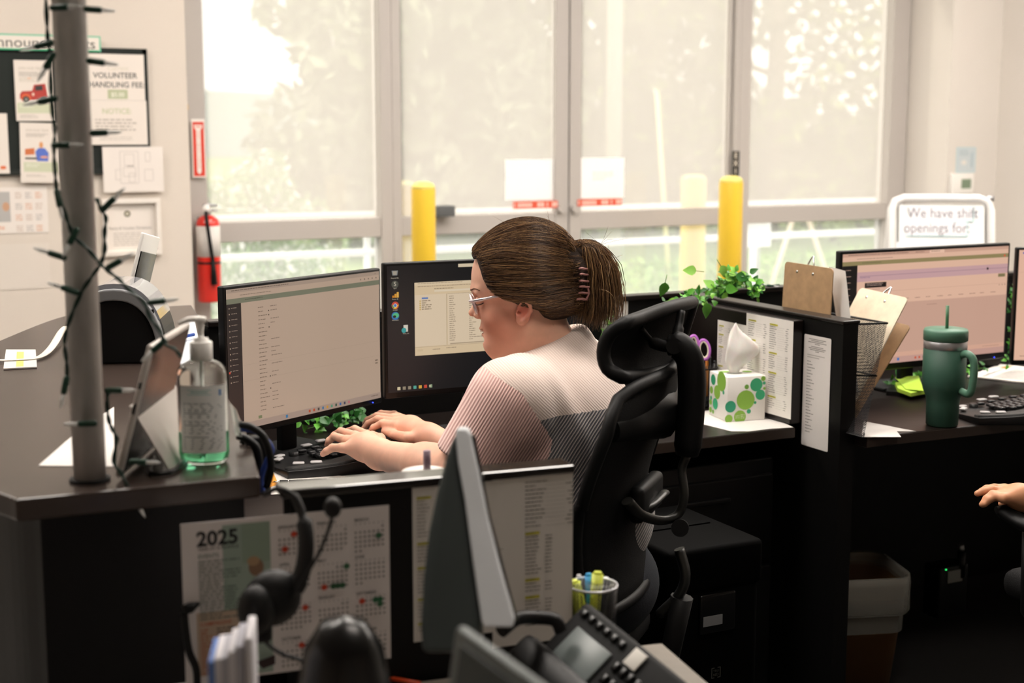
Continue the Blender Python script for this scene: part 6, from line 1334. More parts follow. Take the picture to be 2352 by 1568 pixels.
ms = (rib_mat('ribbed_pink', '#d9aaa4', '#fbd8cf', perpN, .0053, 0), rib_mat('ribbed_cream', '#ddc7bc', '#eddcd2', (cR*.7+cU*.7), .0042, -.1, .25), rib_mat('ribbed_grey', '#58585e', '#d2c6c0', (cR*.8-cU*.55), .0056, .5))
lo, hi = bb([shN, shF, elN, elF, atD(1300, 1290, 2.86)], .26); hi[2] = atD(1300, 730, 2.9).z
V, Q = mesh_sdf(f_shirt, lo, hi, .0036)
cq = V[Q].mean(1); dT = f_torso(cq, .006); dN = f_slN(cq, .006); dF = f_slF(cq, .006)
seam = np.interp((cq-V3(shN)) @ V3(-BF), [-.3, .3], [.0, .0])
zs = atD(1230, 950, 2.68).z; fm = np.where(cq[:, 2] > zs, 1, 2)
fm = np.where((dN < dT+.004) | ((dF < dT+.004) & (dF < .004)), 0, fm)
# armhole: everything in front of the seam plane on the near side is sleeve
s1, s2, s3 = atD(1163, 842, 2.74), atD(1231, 950, 2.70), atD(1215, 1020, 2.70)
nn_ = ((s2-s1).cross(cF)).normalized(); nn_ = -nn_ if nn_.dot(-cR) < 0 else nn_
side = ((cq-V3(s2)) @ V3(nn_) > 0) & ((cq-V3(atD(1118, 842, 2.70))) @ V3(axN) > 0); nearside = (cq-V3(Tm_)) @ V3(BL) > .02
fm = np.where(nearside & (dN < .035) & side, 0, fm); fm = np.where(nearside & ~side & (cq[:, 2] > zs-.09), np.where(cq[:, 2] > zs, 1, 2), fm)
fm = np.where((dT < .004) & (dN > .012) & (dF > .012) & (cq[:, 2] < zs), 2, fm)
shirt = np_object('shirt', [(V, Q)], per, fm, ms); lab(shirt, 'ribbed shirt with pink sleeves, cream yoke and grey back')
# collar band
ct = [hp(1151, 826, 0), hp(1185, 818, .052), hp(1235, 790, .075), hp(1290, 776, .070), hp(1335, 760, .040), hp(1350, 754, 0), hp(1335, 752, -.045), hp(1290, 765, -.07), hp(1230, 785, -.07), hp(1180, 812, -.05)]
# trousers (mostly hidden by desk and divider)
hipN = atD(1300, 1235, 2.78); hipN.z = .575; hipF = hipN-BL*.17; knN_ = hipN+BF*.42; knF_ = hipF+BF*.42
def f_tr(P):
    d = s_ell(P, (hipN+hipF)*.5, (.16, .20, .12), BRm)
    for h_, k_ in ((hipN, knN_), (hipF, knF_)): d = smin(d, s_cap(P, h_, k_, .095, .07), .04); d = smin(d, s_cap(P, k_, k_+Vector((0, 0, -.42))+BF*.02, .068, .048), .03)
    return d
lo, hi = bb([hipN, hipF, knN_, knF_, knN_+Vector((0, 0, -.42))], .2); lo[2] = .05
tro = np_object('trousers', [mesh_sdf(f_tr, lo, hi, .012)], per, None, (mat('dark_denim', '#20242c', .9, bump=.2, bscale=300),))
for h_ in (knN_, knF_): MB().ell(h_+Vector((0, 0, -.455))+BF*.07+Vector((0, 0, max(0, .04-(h_.z-.455)))), (.12, .045, .04), m_blkm, R=Matrix(((BF.x, BL.x, 0), (BF.y, BL.y, 0), (0, 0, 1)))).build('shoe', per)
# ---- hair
HPx = [(1092, 592), (1100, 590), (1110, 612), (1117, 632), (1128, 652), (1140, 664), (1160, 674), (1178, 680), (1196, 684), (1214, 678), (1232, 690), (1243, 706), (1254, 722), (1275, 732), (1300, 730), (1345, 715), (1400, 690), (1400, 480), (1050, 480), (1060, 560)]
o_, ex_, ez_ = HO, -hf, bz
def uv(P): q = P-V3(HO); return np.stack([q @ V3(ex_), q @ V3(ez_)], -1)
PL = np.array([[(hp(x, y)-HO).dot(ex_), (hp(x, y)-HO).dot(ez_)] for x, y in HPx], f32)
def s_poly(q):
    d = np.full(len(q), 1e9, f32); ins = np.zeros(len(q), bool); n = len(PL)
    for i in range(n):
        a, b = PL[i], PL[(i+1) % n]; e = b-a; w = q-a; h = np.clip((w @ e)/(e @ e), 0, 1); d = np.minimum(d, ((w-h[:, None]*e)**2).sum(-1))
        c = ((a[1] > q[:, 1]) != (b[1] > q[:, 1])) & (q[:, 0] < (b[0]-a[0])*(q[:, 1]-a[1])/(b[1]-a[1]+1e-12)+a[0]); ins ^= c
    return np.where(ins, -1, 1)*np.sqrt(d)
clipP = hp(1322, 640)
def f_hairvol(P):
    d = s_ell(P, hp(1205, 628), (.110, .086, .103), tiltR(-8))
    d = smin(d, s_ell(P, hp(1150, 640), (.068, .072, .068), tiltR(-15)), .03)
    d = smin(d, s_ell(P, hp(1235, 585), (.070, .06, .058), tiltR(-20)), .04)
    d = smin(d, s_cap(P, hp(1255, 650), hp(1312, 640), .078, .048), .035)
    d = smin(d, s_cap(P, hp(1262, 690), hp(1312, 680), .045, .034), .03); return d
def f_hair(P): return smax(f_hairvol(P), s_poly(uv(P))+.0, .006)
m_hair = [mat('hair_%d' % i, c, .34, spec=.6) for i, c in enumerate(('#4a3423', '#6b4d34', '#8f6d4a', '#bd976a'))]
m_hcap = mat('hair_base', '#2e1f15', .85, bump=.5, bscale=140, stretch=(1, 1, 6))
lo, hi = bb([hp(1205, 628), hp(1330, 640)], .125)
hair = np_object('hair', [mesh_sdf(f_hair, lo, hi, .003)], per, None, (m_hcap,)); lab(hair, 'brown hair pulled back and clipped up')
rg = np.random.RandomState(11)
def projS(P, f, off, it=3):
    e = .002
    for _ in range(it):
        d = f(P)-off[:, None][:, 0]; g = np.stack([f(P+np.array(o, f32)*e)-f(P-np.array(o, f32)*e) for o in ((1, 0, 0), (0, 1, 0), (0, 0, 1))], -1)/(2*e); P = P-g*(d/((g**2).sum(-1)+1e-6))[:, None]
    return P
def strands(paths, r, name, parent, mi, taper=.3):
    """paths: (steps, N, 3)"""
    St, N, _ = paths.shape; V = []; F = []
    tn = np.gradient(paths, axis=0); tn /= np.linalg.norm(tn, axis=-1, keepdims=True)+1e-9
    a = np.cross(tn, np.array((.3, .5, .8))); a /= np.linalg.norm(a, axis=-1, keepdims=True)+1e-9; b = np.cross(tn, a)
    rr = r[None, :, None]*np.interp(np.linspace(0, 1, St), [0, .1, .8, 1], [.6, 1, 1, taper])[:, None, None]
    ring_ = np.stack([paths+rr*(math.cos(t)*a+math.sin(t)*b) for t in (0, 2*PI/3, 4*PI/3)], 2)   # St,N,3,3
    V = ring_.transpose(1, 0, 2, 3).reshape(-1, 3); s = np.arange(St-1); n_ = np.arange(N); j = np.arange(3)
    base = (n_[:, None, None]*St*3+s[None, :, None]*3); A = base+j; Bq = base+(j+1) % 3
    Q = np.stack([A, Bq, Bq+3, A+3], -1).reshape(-1, 4); fmm = np.repeat(mi, (St-1)*3)
    return np_object(name, [(V.astype(f32), Q)], parent, fmm, m_hair)
# scalp strands from the hairline back to the clip
N = 3600; St = 22
hl = [(1100, 588), (1112, 616), (1120, 640), (1134, 660), (1158, 673), (1180, 680), (1196, 683), (1232, 690), (1246, 710), (1262, 726), (1285, 730)]
hl3 = [];
t_ = rg.rand(N)*(len(hl)-1); i_ = t_.astype(int); fr_ = t_-i_
sd_ = np.where(rg.rand(N) < .72, 1, -1); P0l = []
for k in range(N):
    a, b = hl[i_[k]], hl[min(i_[k]+1, len(hl)-1)]; x = a[0]+(b[0]-a[0])*fr_[k]; y = a[1]+(b[1]-a[1])*fr_[k]; back = rg.rand()**1.6*105
    if rg.rand() < .48: # crown strands start along the forehead hairline across the head
        x = 1101+rg.rand()*10+back*.6; y = 585-back*.35+rg.rand()*6; w = rg.uniform(-.06, .065)
    else: x += back; y -= back*.12; w = sd_[k]*.075
    P0l.append(tuple(hp(x, y, w)))
P = projS(np.array(P0l, f32), f_hairvol, np.full(N, .001, f32), 6)
tgt = np.array([tuple(hp(1318+rg.uniform(-6, 6), 640+rg.uniform(-82, 45), rg.uniform(-.03, .035))) for _ in range(N)], f32)
# keep order: low roots go low, high roots go high
zr_ = P[:, 2]; o1 = np.argsort(zr_); tz = np.sort(tgt[:, 2]); tgt[o1, 2] = tz
offs = (rg.rand(N)*.0035+.0006).astype(f32); paths = [P.copy()]; 
wob = rg.normal(size=(N, 3)).astype(f32)*.0012
for s in range(1, St):
    rem = St-s; step = (tgt-P)/rem; P = P+step+wob*math.sin(s*.7)*.6
    if s < St-3: P = projS(P, f_hairvol, offs, 2)
    paths.append(P.copy())
mi = rg.choice(4, N, p=(.34, .34, .21, .11))
strands(np.stack(paths), (rg.uniform(.00035, .00078, N)), 'hair_strands', hair, mi, .8)
# ponytail
M_ = 2100; St2 = 20
px_ = [(1308, 600), (1318, 566), (1345, 556), (1372, 570), (1388, 610), (1394, 660), (1394, 705), (1388, 742)]
cen = np.array([tuple(hp(x, y, .0)) for x, y in px_]); tt = np.linspace(0, 1, St2); ci = np.stack([np.interp(tt, np.linspace(0, 1, len(cen)), cen[:, k]) for k in range(3)], -1)
sp_ = np.interp(tt, [0, .15, .35, .6, .85, 1], [.012, .014, .022, .036, .044, .046])
off2 = rg.normal(size=(M_, 3))*np.array([.62, .62, .62]); nrm = np.linalg.norm(off2, axis=1, keepdims=True); off2 = off2/np.maximum(1, nrm/1.0)
off2[:, 2] *= .35
len_ = rg.uniform(.74, 1.05, M_); shift = rg.uniform(-.34, .2, M_)     # inner strands fall nearer the clip
Pp = np.zeros((St2, M_, 3))
exn = np.array(tuple(ex_)); 
for s in range(St2):
    u = np.clip(tt[s]*len_, 0, 1.06); c_ = np.stack([np.interp(u, tt, ci[:, k]) for k in range(3)], -1); sc2 = np.interp(u, tt, sp_)
    inward = np.clip((u-.18)/.5, 0, 1)[:, None]*(-exn)*np.clip(.5-shift-.25, 0, 1)[:, None]*.055
    Pp[s] = c_+off2*sc2[:, None]+inward+np.array((0, 0, -1))*(np.clip(u-1, 0, 1)*.05)[:, None]+rg.normal(size=(M_, 3))*.0006+off2[:, ::-1]*.004*math.sin(s*.5)
strands(Pp, rg.uniform(.0004, .0008, M_), 'ponytail_strands', hair, rg.choice(4, M_, p=(.22, .33, .30, .15)), .25)
core = lambda P: np.minimum.reduce([s_cap(P, hp(*a), hp(*b), r1_, r2_) for a, b, r1_, r2_ in (((1310, 610), (1330, 580), .022, .022), ((1330, 580), (1362, 585), .022, .024), ((1362, 585), (1372, 650), .024, .03), ((1372, 650), (1368, 705), .03, .02))])
lo, hi = bb([hp(1310, 560), hp(1400, 720)], .06); np_object('ponytail', [mesh_sdf(core, lo, hi, .004)], hair, None, (m_hcap,))
# flyaways
K_ = 70; fy = []
for k in range(K_):
    a = hp(*random.choice([(1150, 560), (1200, 525), (1260, 530), (1300, 560), (1380, 560), (1400, 600), (1410, 680), (1390, 740), (1250, 720), (1180, 690)]), random.uniform(-.03, .06)); d1 = Vector((random.uniform(-1, 1), random.uniform(-1, 1), random.uniform(-.8, 1))).normalized()*.02; d2 = d1+Vector((random.uniform(-1, 1), random.uniform(-1, 1), random.uniform(-1, .6)))*.02
    fy.append([tuple(p) for p in bez([a-d1*.5, a+d1*.4, a+d1+d2*.3, a+d1+d2], 4)])
fy = np.array(fy).transpose(1, 0, 2); strands(fy, np.full(K_, .0003), 'loose_hairs', hair, rg.choice(4, K_), .3)
MB().tube([hp(1225+9*math.cos(a), 740+9*math.sin(a), .068) for a in [x*.45-2.2 for x in range(13)]], .0007, m_hair[1], 5).build('curl', hair)
# claw clip
m_clip = mat('rose_clip', '#b98480', .35, coat=.4)
clp = MB()
for y0, x0, x1 in ((612, 1333, 1345), (625, 1333, 1347), (640, 1332, 1348), (653, 1331, 1350), (667, 1331, 1350), (681, 1328, 1346)):
    clp.tube(bez([hp(x0-2, y0+4, .028), hp(x0, y0, .047), hp((x0+x1)/2, y0-2, .054), hp(x1, y0, .050), hp(x1+5, y0+2, .036)], 4), .0022, m_clip, 8)
clp.tube(bez([hp(1352, 655, .045), hp(1354, 668, .046), hp(1348, 682, .048)], 4), .002, m_clip, 8); clp.build('claw_clip', per)
# ---- face details: eye, brow, lashes, teeth, glasses
m_dk = mat('lash_brown', '#3a241a', .6); m_brow = mat('brow_brown', '#6b4a35', .8)
for s in (1, -1):
    lsh = projS(np.array([tuple(hp(x, y, s*w)) for x, y, w in ((1098, 690, .030), (1103, 691.5, .036), (1109, 691.5, .042), (1117, 689, .046))], f32), f_head, np.full(4, .0004, f32))
    MB().tube(bez([Vector(v) for v in lsh.tolist()], 5), .0011, m_dk, 6).build('eyelashes', per)
    lid = projS(np.array([tuple(hp(x, y, s*w)) for x, y, w in ((1099, 681, .030), (1106, 679, .038), (1116, 683, .045))], f32), f_head, np.full(3, -.0002, f32))
    MB().tube(bez([Vector(v) for v in lid.tolist()], 5), .0006, mat('lid_crease', '#a8664e', .6), 6).build('eyelid_crease', per)
    b = MB(); br = projS(np.array([tuple(hp(1085+24*k/25, 664-5*math.sin(k/25*2.4), s*(.014+.038*k/25))) for k in range(26)], f32), f_head, np.full(26, .0003, f32))
    bs_ = sorted([Vector(v) for v in br.tolist()], key=lambda v: v.dot(hw_)*s); b.tube(bez(bs_[::5], 3), [.0011]+[.0019]*10+[.0013]*5, m_brow, 6, flat=.5)
    b.build('eyebrow', per)
MB().rbox(hp(1111, 757.5, 0), (.012, .026, .0045), .0015, mat('teeth', '#f3ece2', .3), R=Matrix.Rotation(0, 3, 'Z') @ Matrix(((-hf.x, hw_.x, 0), (-hf.y, hw_.y, 0), (0, 0, 1)))).build('teeth', per)
gl = MB(); m_gl = mat('clear_acetate', '#efe6ee', .12, trans=.35, ior=1.45, coat=.6); m_lens = mat('lens', '#ffffff', .02, trans=.0, alpha=.12)
gq_ = per
def gpt(x, y, w): return hp(x, y, w)
for s in (1, -1):
    cx0, cy0 = 1089, 694
    P_ = []
    for k in range(24):
        a = 2*PI*k/24; lw = .033+.0265*math.copysign(abs(math.cos(a))**.8, math.cos(a)); vz_ = 21*math.copysign(abs(math.sin(a))**.85, math.sin(a))
        P_.append(gpt(cx0+.5+(lw/.06)**2*7+vz_*.36, cy0+vz_, s*lw))
    o = MB().tube(P_, .0024, m_gl, 10, closed=True).build('glasses_rim', per); MB().add(P_, [tuple(range(24))], m_lens, True).build('lens', o)
    t0 = gpt(1093, 680, s*.061); MB().tube(bez([gpt(1087, 683, s*.058), gpt(1095, 682, s*.0665), gpt(1120, 677, s*.071), gpt(1147, 671, s*.0745), gpt(1185, 668, s*.079), gpt(1212, 680, s*.078)], 5), [.0032]*10+[.0025]*16, m_gl, 8).build('temple_arm', per)
    MB().tube([gpt(1097, 680.5, s*.0725), gpt(1118, 677, s*.0745)], .0012, mat('hinge_grey', '#7b7f86', .3, .8), 6).build('hinge_core', per)
MB().tube(bez([gpt(1086, 686, .006), gpt(1083.5, 683.5, 0), gpt(1086, 686, -.006)], 4), .0019, m_gl, 8).build('glasses_bridge', per)
# nails
m_nail = mat('fingernail', '#e9b9a4', .25)
# ================================================================== second person's hand on an arm rest (right edge)
Dh2 = 3.02
def h2(x, y, d=0): return atD(x, y, Dh2+d)
kn2 = [h2(2308, 1122, .03), h2(2304, 1128, .01), h2(2304, 1136, -.01), h2(2306, 1144, -.03)]
tp2 = [[h2(2284, 1120, .03), h2(2266, 1122, .03), h2(2254, 1127, .03)], [h2(2278, 1124, .01), h2(2258, 1128, .01), h2(2245, 1133, .01)], [h2(2280, 1135, -.012), h2(2266, 1145, -.012), h2(2256, 1158, -.012)], [h2(2284, 1143, -.03), h2(2272, 1150, -.03), h2(2266, 1158, -.03)]]
tp2[3] = [h2(2286, 1140, -.02), h2(2272, 1147, -.02), h2(2262, 1157, -.02)]
wr2 = h2(2372, 1148, 0); th2 = [h2(2340, 1152, .05), h2(2320, 1154, .06), h2(2302, 1156, .06)]
hd2 = hand(wr2, kn2, tp2, th2, (.026, .026)); el2 = h2(2560, 1150, .05)
f2 = lambda P: smin(hd2(P), s_cap(P, wr2, el2, .026, .04), .02)
lo, hi = bb([wr2, el2]+[t for f_ in tp2 for t in f_], .06)
pr2 = thing('person', 'person almost out of frame at right, only a hand resting on a chair arm', 'person', (wr2.x, wr2.y, .5)); np_object('body', [mesh_sdf(f2, lo, hi, .0026)], pr2, None, (mat('skin_tan', '#cf9470', .45, vary=.05, vscale=45, sss=.1),))
MB().ell(h2(2640, 1120, .05), (.10, .10, .26), m_blkm).build('sleeve', pr2)
ch2 = thing('office_chair', 'black chair arm under the hand at the right picture edge', 'chair', (wr2.x+.2, wr2.y, 0))
b = MB(); q0, q1 = h2(2288, 1170, 0), h2(2420, 1232, -.1); b.tube([q0, h2(2300, 1172, 0), h2(2352, 1202, -.03), q1], [.012, .026, .03, .03], m_cf, 14, flat=.55); b.build('armrest', ch2)
MB().tube([h2(2370, 1222, -.02), h2(2365, 1400, 0), h2(2420, 1480, .05)], .02, m_cf, 10).build('armrest_post', ch2); MB().rbox((wr2.x+.32, wr2.y-.05, .46), (.45, .45, .07), .03, m_cm).build('seat', ch2); MB().cyl((wr2.x+.32, wr2.y-.05, .0), (wr2.x+.32, wr2.y-.05, .44), .03, m_cf).build('column', ch2)
# ================================================================== nearest desk and the things on it
nd = thing('desk', 'grey topped desk in the lower foreground in front of the low divider', 'desk', (.9, 1.3, 0))
cn_ = onz(1520, 1476, DZ); c2_ = onz(1640, 1580, DZ); dv = (c2_-cn_).normalized()
ce_ = cn_+dv*.62; fl_ = FPM @ Vector((.30, -.012, 0)); fr_ = FPM @ Vector((FL+.01, -.012, 0))
m_dt = mat('grey_laminate', '#7d756c', .5, vary=.05, vscale=60)
MB().prism([(fl_.x, fl_.y), (.28, 1.0), (ce_.x, ce_.y), (cn_.x, cn_.y), (onz(1405, 1488, DZ).x, onz(1405, 1488, DZ).y), (fr_.x, fr_.y)], DZ-.028, DZ, m_dt).build('desktop', nd, bevel=.002, recalc=True)
MB().bb((.75, 1.15, 0), (.78, 1.6, DZ-.03), m_lamd).build('leg_panel', nd)
# ---- monitor seen edge on
def slab_frame(A, B, back):
    up = (A-B).normalized(); y = back.normalized(); y = (y-up*y.dot(up)).normalized(); x = y.cross(up); M = Matrix((x, y, up)).transposed().to_4x4(); M.translation = B; return M, (A-B).length
D1 = 1.60
A_ = atD(1062, 988, D1+.06); B_ = atD(1150, 1440, D1-.04)
Ms_, Lh = slab_frame(A_, B_, Fh+cR*.03)
em = thing('display_monitor', 'foreground monitor seen edge on, silver rim and dark green grey back', 'monitor', atD(1130, 1480, D1))
rk = (D1/FPX)
def facet(name, pxs, D, th, m, par, bev=.003):
    q = [atD(x, y, D(y)) for x, y in pxs]; n = len(q); b = MB(); b.add(q+[v+cF*th for v in q], [tuple(range(n))[::-1], tuple(range(n, 2*n))]+[(i, (i+1) % n, n+(i+1) % n, n+i) for i in range(n)], m); return b.build(name, par, bevel=bev, recalc=True)
Df = lambda y: D1+.06-(y-988)/452*.10
facet('silver_rim', [(1046, 990), (1052, 985), (1070, 985), (1078, 992), (1098, 1080), (1122, 1200), (1150, 1310), (1182, 1425), (1178, 1440), (1112, 1440), (1106, 1425), (1088, 1300), (1068, 1150), (1052, 1060)], Df, .05, mat('pale_bezel', '#d9dde2', .35), em)
m_bkd = mat('dark_green_grey_shell', '#343b3a', .4, vary=.05)
facet('back_shell', [(1045, 998), (1050, 1062), (1066, 1152), (1086, 1302), (1104, 1428), (1108, 1500), (970, 1500), (966, 1440), (972, 1330), (985, 1220), (1004, 1130), (1028, 1040)], lambda y: Df(y)+.006, .08, m_bkd, em, .008)
facet('screen_edge', [(1084, 1000), (1090, 1000), (1128, 1200), (1190, 1432), (1183, 1432), (1122, 1200)], lambda y: Df(y)+.02, .03, m_scr, em, 0)
zf = DZ; pb_ = Ms_ @ Vector((-.02, .05, -.03)); MB().tube([pb_, (pb_.x, pb_.y, zf+.01)], .02, m_blkm, 12).build('stand', em); MB().rbox((pb_.x, pb_.y, zf+.008), (.16, .18, .012), .004, m_blkm).build('stand_foot', em)
# ---- nearer laptop lid corner, bottom
A2 = atD(1052, 1442, 1.20); A3 = atD(1235, 1575, 1.13); lp_ = thing('laptop', 'grey laptop lid cut by the bottom edge, nearest object', 'laptop', (A2.x+.05, A2.y, DZ))
ux = (A3-A2).normalized(); dn = Vector((0, 0, -1)); dn = (dn-ux*dn.dot(ux)).normalized(); ny = ux.cross(dn).normalized(); ny = ny if ny.dot(cF) > 0 else -ny
Ml_ = Matrix((ux, ny, -dn)).transposed().to_4x4()
if Ml_.to_3x3().determinant() < 0: Ml_ = Matrix((ux, ny, dn)).transposed().to_4x4()
sg = 1 if (Ml_.to_3x3() @ Vector((0, 0, 1))).z < 0 else -1
Ml_.translation = A2
MB().rbox((.15, .006, sg*.10), (.31, .012, .20), .006, mat('laptop_grey', '#6c7170', .4, .3), Ml_).build('lid', lp_)
MB().rbox((.15, -.0015, sg*.10), (.285, .003, .18), .002, m_bkd, Ml_).build('screen', lp_)
# ---- desk phone
Pp_ = onz(1370, 1540, DZ); ph = thing('desk_phone', 'black office desk phone with grey screen in front of the pen cup', 'telephone', Pp_)
a0_ = atD(1235, 1402, 1.88); a1_ = atD(1340, 1425, 1.92); a2_ = atD(1500, 1600, 1.72)
Fx = (a2_-atD(1262, 1398, 1.90)); Lp = Fx.length; fx = Fx.normalized()
sx_ = (cR*.80-cF*.25+cU*.35); sx_ = (sx_-fx*sx_.dot(fx)).normalized(); nz_ = sx_.cross(fx); nz_ = nz_ if nz_.dot(cF) < 0 else -nz_
Mph = Matrix((sx_, fx, nz_)).transposed().to_4x4()
if Mph.to_3x3().determinant() < 0: sx_ = -sx_; Mph = Matrix((sx_, fx, nz_)).transposed().to_4x4()
Mph.translation = atD(1330, 1408, 1.90); xs_ = 1 if sx_.dot(cR) > 0 else -1
MB().rbox((-.045*xs_, .10, -.012), (.13, .22, .022), .008, m_blkm, Mph).build('body', ph)
MB().rbox((-.045*xs_, .055, .001), (.062, .078, .004), .006, mat('lcd_grey', '#6f7777', .3), Mph).build('display', ph)
MB().rbox((-.088*xs_, .085, .020), (.048, .20, .034), .014, m_blk, Mph).build('handset', ph)
for i in range(6): MB().rbox((.004*xs_, .008+.017*i, .001), (.011, .011, .005), .002, m_scr, Mph).build('button', ph)
for i in range(3):
    for j in range(4): MB().rbox((-.065*xs_+.021*i*xs_, .112+.015*j, .0015), (.014, .009, .005), .002, m_scr, Mph).build('button', ph)
MB().rbox((.0*xs_, .128, .003), (.026, .024, .002), .001, mat('label_pale', '#dcd8d0', .5), Mph).build('number_label', ph)
tag(MB().tube(bez([atD(1150, 1450, 1.82), atD(1190, 1420, 1.84), atD(1235, 1418, 1.86), atD(1275, 1424, 1.86), atD(1290, 1450, 1.86)], 8), .009, m_blk, 10).build('headset_cushion'), 'black curved cushion lying over the phone handset', 'headset part')
tag(MB().tube([onz(1150, 1500, DZ+.003), onz(1172, 1492, DZ+.004), atD(1178, 1455, (onz(1172, 1492, DZ)-CAM).dot(cF))], .003, m_wpl, 8).build('cable'), 'short white cable under the edge on monitor', 'cable')
# ---- pen cup with highlighters
pc2 = onz(1360, 1497, DZ); Dc = (pc2-CAM).dot(cF); M2 = Matrix.Translation((pc2.x, pc2.y, DZ)); hc2 = .100; rc2 = 56*Dc/FPX
pe = thing('pencil_cup', 'black mesh pen cup with silver rim holding yellow highlighters', 'pen cup', (pc2.x, pc2.y, DZ))
b = MB(); b.lathe([(rc2*.93, .003), (rc2, hc2)], m_mesh, 32, M2); b.build('mesh_wall', pe); MB().lathe([(rc2*.93, 0), (rc2*.93, .003)], m_blk, 32, M2).build('base', pe); b = MB(); b.tube([(rc2*math.cos(a*PI/16), rc2*math.sin(a*PI/16), hc2) for a in range(32)], .0018, m_silver, 6, M=M2, closed=True); b.build('rim', pe)
m_hy = mat('highlighter_yellow', '#cfd84a', .4); m_hb = mat('highlighter_blue', '#2f9ad8', .4)
def hl_(label, x0, y0, x1, y1, m, r, D=Dc, tip=None, name='highlighter', cat='pen'):
    a = atD(x0, y0, D); c = atD(x1, y1, D); a.z = max(a.z, DZ+.006); o = thing(name, label, cat, a); MB().cyl(a, c, r*.85, m, r, 16).build('barrel', o); MB().cyl(c, c+(c-a).normalized()*.004, r*.9, tip or m, r*.6, 16).build('end_cap', o)
hl_('yellow highlighter leaning left in the foreground pen cup', 1345, 1470, 1314, 1338, m_hy, .0125)
hl_('blue highlighter between the yellow ones in the foreground pen cup', 1362, 1470, 1352, 1322, m_hb, .006, Dc+.01)
hl_('yellow highlighter standing at the centre of the foreground pen cup', 1360, 1470, 1373, 1318, m_hy, .0085)
hl_('black marker with white end at the right of the foreground pen cup', 1385, 1470, 1410, 1348, m_blk, .0065, Dc, m_wpl, 'marker')
hl_('black pen at the left of the foreground pen cup', 1345, 1470, 1330, 1325, m_blk, .005, Dc+.03, m_silver, 'pen')
hl_('black capped pen behind the centre of the foreground pen cup', 1372, 1470, 1392, 1330, m_blk, .005, Dc+.03, m_silver, 'pen')
tag(MB().prism([(v.x, v.y) for v in (onz(1420, 1512, DZ), onz(1490, 1552, DZ), onz(1465, 1556, DZ))], DZ+.0005, DZ+.0013, m_pw).build('paper_scrap', recalc=True), 'white paper corner on the grey desk beside the phone', 'paper')
# ---- headset hanging on the near divider
hsd = thing('headset', 'black headset hanging over the near divider in front of the calendar', 'headset', atD(650, 1380, 1.66))
DHs = 1.70
m_hset = mat('headset_black', '#0b0b0c', .5); 
MB().tube(bez([atD(606, 1135, 1.74), atD(640, 1122, DHs), atD(675, 1140, DHs-.01), atD(696, 1190, DHs-.02), atD(703, 1250, DHs-.03), atD(695, 1310, DHs-.03), atD(676, 1350, DHs-.03)], 6), [.0022]*12+[.004]*7+[.0075]*14+[.009]*4, m_hset, 10, flat=1.5).build('headband', hsd)
ec = MB(); ec.ell(atD(628, 1372, DHs-.03), (.034, .022, .034), m_hset); ec.ell(atD(588, 1400, DHs-.05), (.022, .02, .030), m_hset); ec.build('ear_cup', hsd)
MB().tube(bez([atD(668, 1372, DHs-.04), atD(700, 1325, DHs-.05), atD(735, 1265, DHs-.05), atD(758, 1205, DHs-.05), atD(764, 1175, DHs-.05)], 6), .0022, m_hset, 8).build('microphone_boom', hsd); MB().ell(atD(764, 1165, DHs-.05), (.0105, .010, .0125), m_hset).build('microphone', hsd)
MB().tube(bez([atD(596, 1440, DHs-.04), atD(612, 1475, DHs-.04), atD(650, 1502, DHs-.04), atD(690, 1515, DHs-.04), atD(720, 1540, DHs-.04)], 6), .0025, m_hset, 8).build('cord', hsd)
MB().rbox(atD(600, 1440, DHs-.04), (.024, .02, .035), .006, m_hset).build('clip', hsd)
# ---- black domed speaker
sp_c = atD(790, 1510, 1.50); spk = thing('desk_speaker', 'black domed speaker with glossy highlight below the calendar', 'speaker', (sp_c.x, sp_c.y, DZ))
hz_ = atD(780, 1408, 1.50).z-DZ; MB().lathe([(.050, 0), (.054, .02), (.052, hz_*.6), (.042, hz_*.85), (.024, hz_*.97), (.0001, hz_)], mat('gloss_black', '#0c0b0b', .25), 32, Matrix.Translation((sp_c.x, sp_c.y, DZ))).build('shell', spk); MB().lathe([(.056, 0), (.056, .006)], m_blkm, 32, Matrix.Translation((sp_c.x, sp_c.y, DZ))).build('foot_ring', spk)
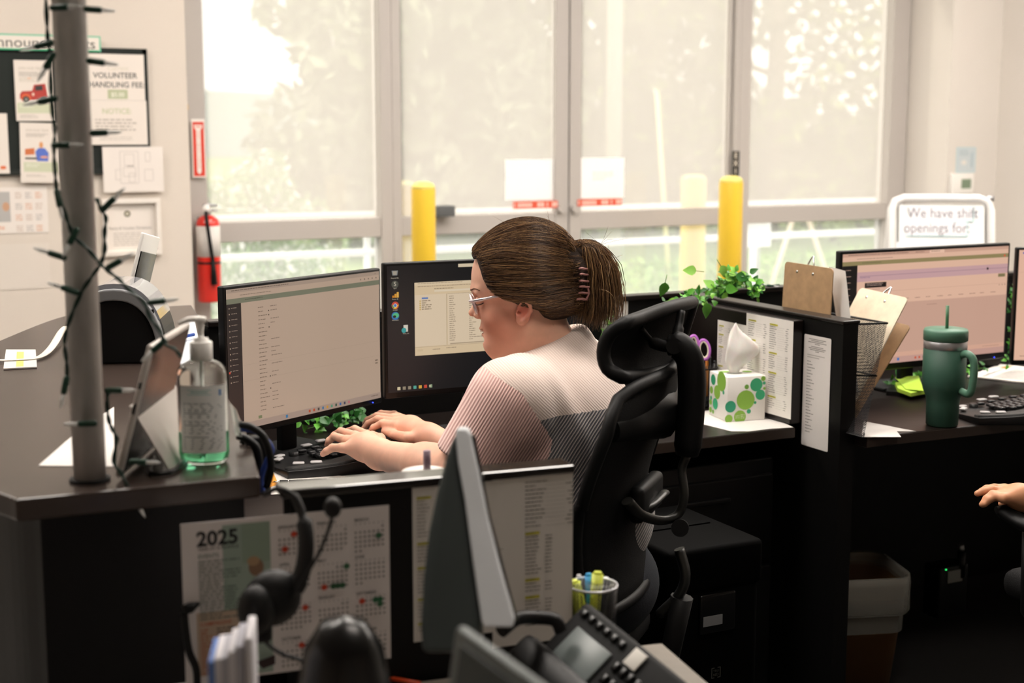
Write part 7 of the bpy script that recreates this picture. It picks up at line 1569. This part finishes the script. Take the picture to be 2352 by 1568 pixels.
# ---- upright mail in a sorter at the bottom left
m_en = [mat('envelope_white', '#cfccd0', .6), mat('envelope_blue', '#5878b8', .6), mat('envelope_grey', '#aaa9b2', .6)]
for i, (x, ytop, m_, l_) in enumerate(((486, 1515, 1, 'blue edged envelope at the left of the upright mail'), (500, 1508, 0, 'short white envelope beside the blue edged one'), (516, 1506, 2, 'grey envelope in the middle of the upright mail'), (532, 1492, 0, 'white envelope right of the grey one'), (548, 1480, 2, 'grey envelope second from the right of the upright mail'), (570, 1462, 0, 'tallest white envelope at the right of the upright mail'))):
    a = atD(x, ytop, 1.42); M_e = frame(a, Fh-cR*.12); 
    o = MB().rbox((.035, 0, -(a.z-DZ)/2), (.07, .008, a.z-DZ-.004), .001, m_en[m_], M_e, seg=1); tag(o.build('envelope'), l_, 'envelope', None)
q = [onz(375, 1562, DZ), onz(480, 1548, DZ), onz(520, 1640, DZ), onz(380, 1660, DZ)]; 
tag(MB().prism([(v.x, v.y) for v in q], DZ+.0005, DZ+.0015, m_pw).build('paper_sheet', recalc=True), 'white sheet at the bottom left beside the upright mail', 'paper')
op = thing('pencil', 'orange red pencil at the bottom edge under the domed speaker', 'pencil', onz(930, 1562, DZ)); a, c = onz(885, 1556, DZ+.004), onz(965, 1570, DZ+.004); MB().cyl(a, c, .0035, mat('pencil_orange', '#c4441e', .4), n=6).build('barrel', op); MB().cyl(a, a+(a-c).normalized()*.012, .0033, m_cb, .0006, 6).build('tip', op)
# cable and clip on the left of the calendar
cl_ = thing('cable', 'black cable hanging down left of the calendar with a plug clipped to the divider', 'cable', (FPM @ plane_hit(430, 1450, FPM)).to_3d()); Fp = lambda x, y, d=-.012: FPM @ (plane_hit(x, y, FPM)+Vector((0, d, 0)))
MB().tube([Fp(418, 1395), Fp(435, 1388), Fp(455, 1378)], [.006, .007, .002], m_blk, 10).build('plug', cl_); MB().tube(bez([Fp(420, 1400), Fp(424, 1440), Fp(432, 1490), Fp(448, 1530), Fp(450, 1590)], 5), .005, m_blk, 8).build('cord', cl_)
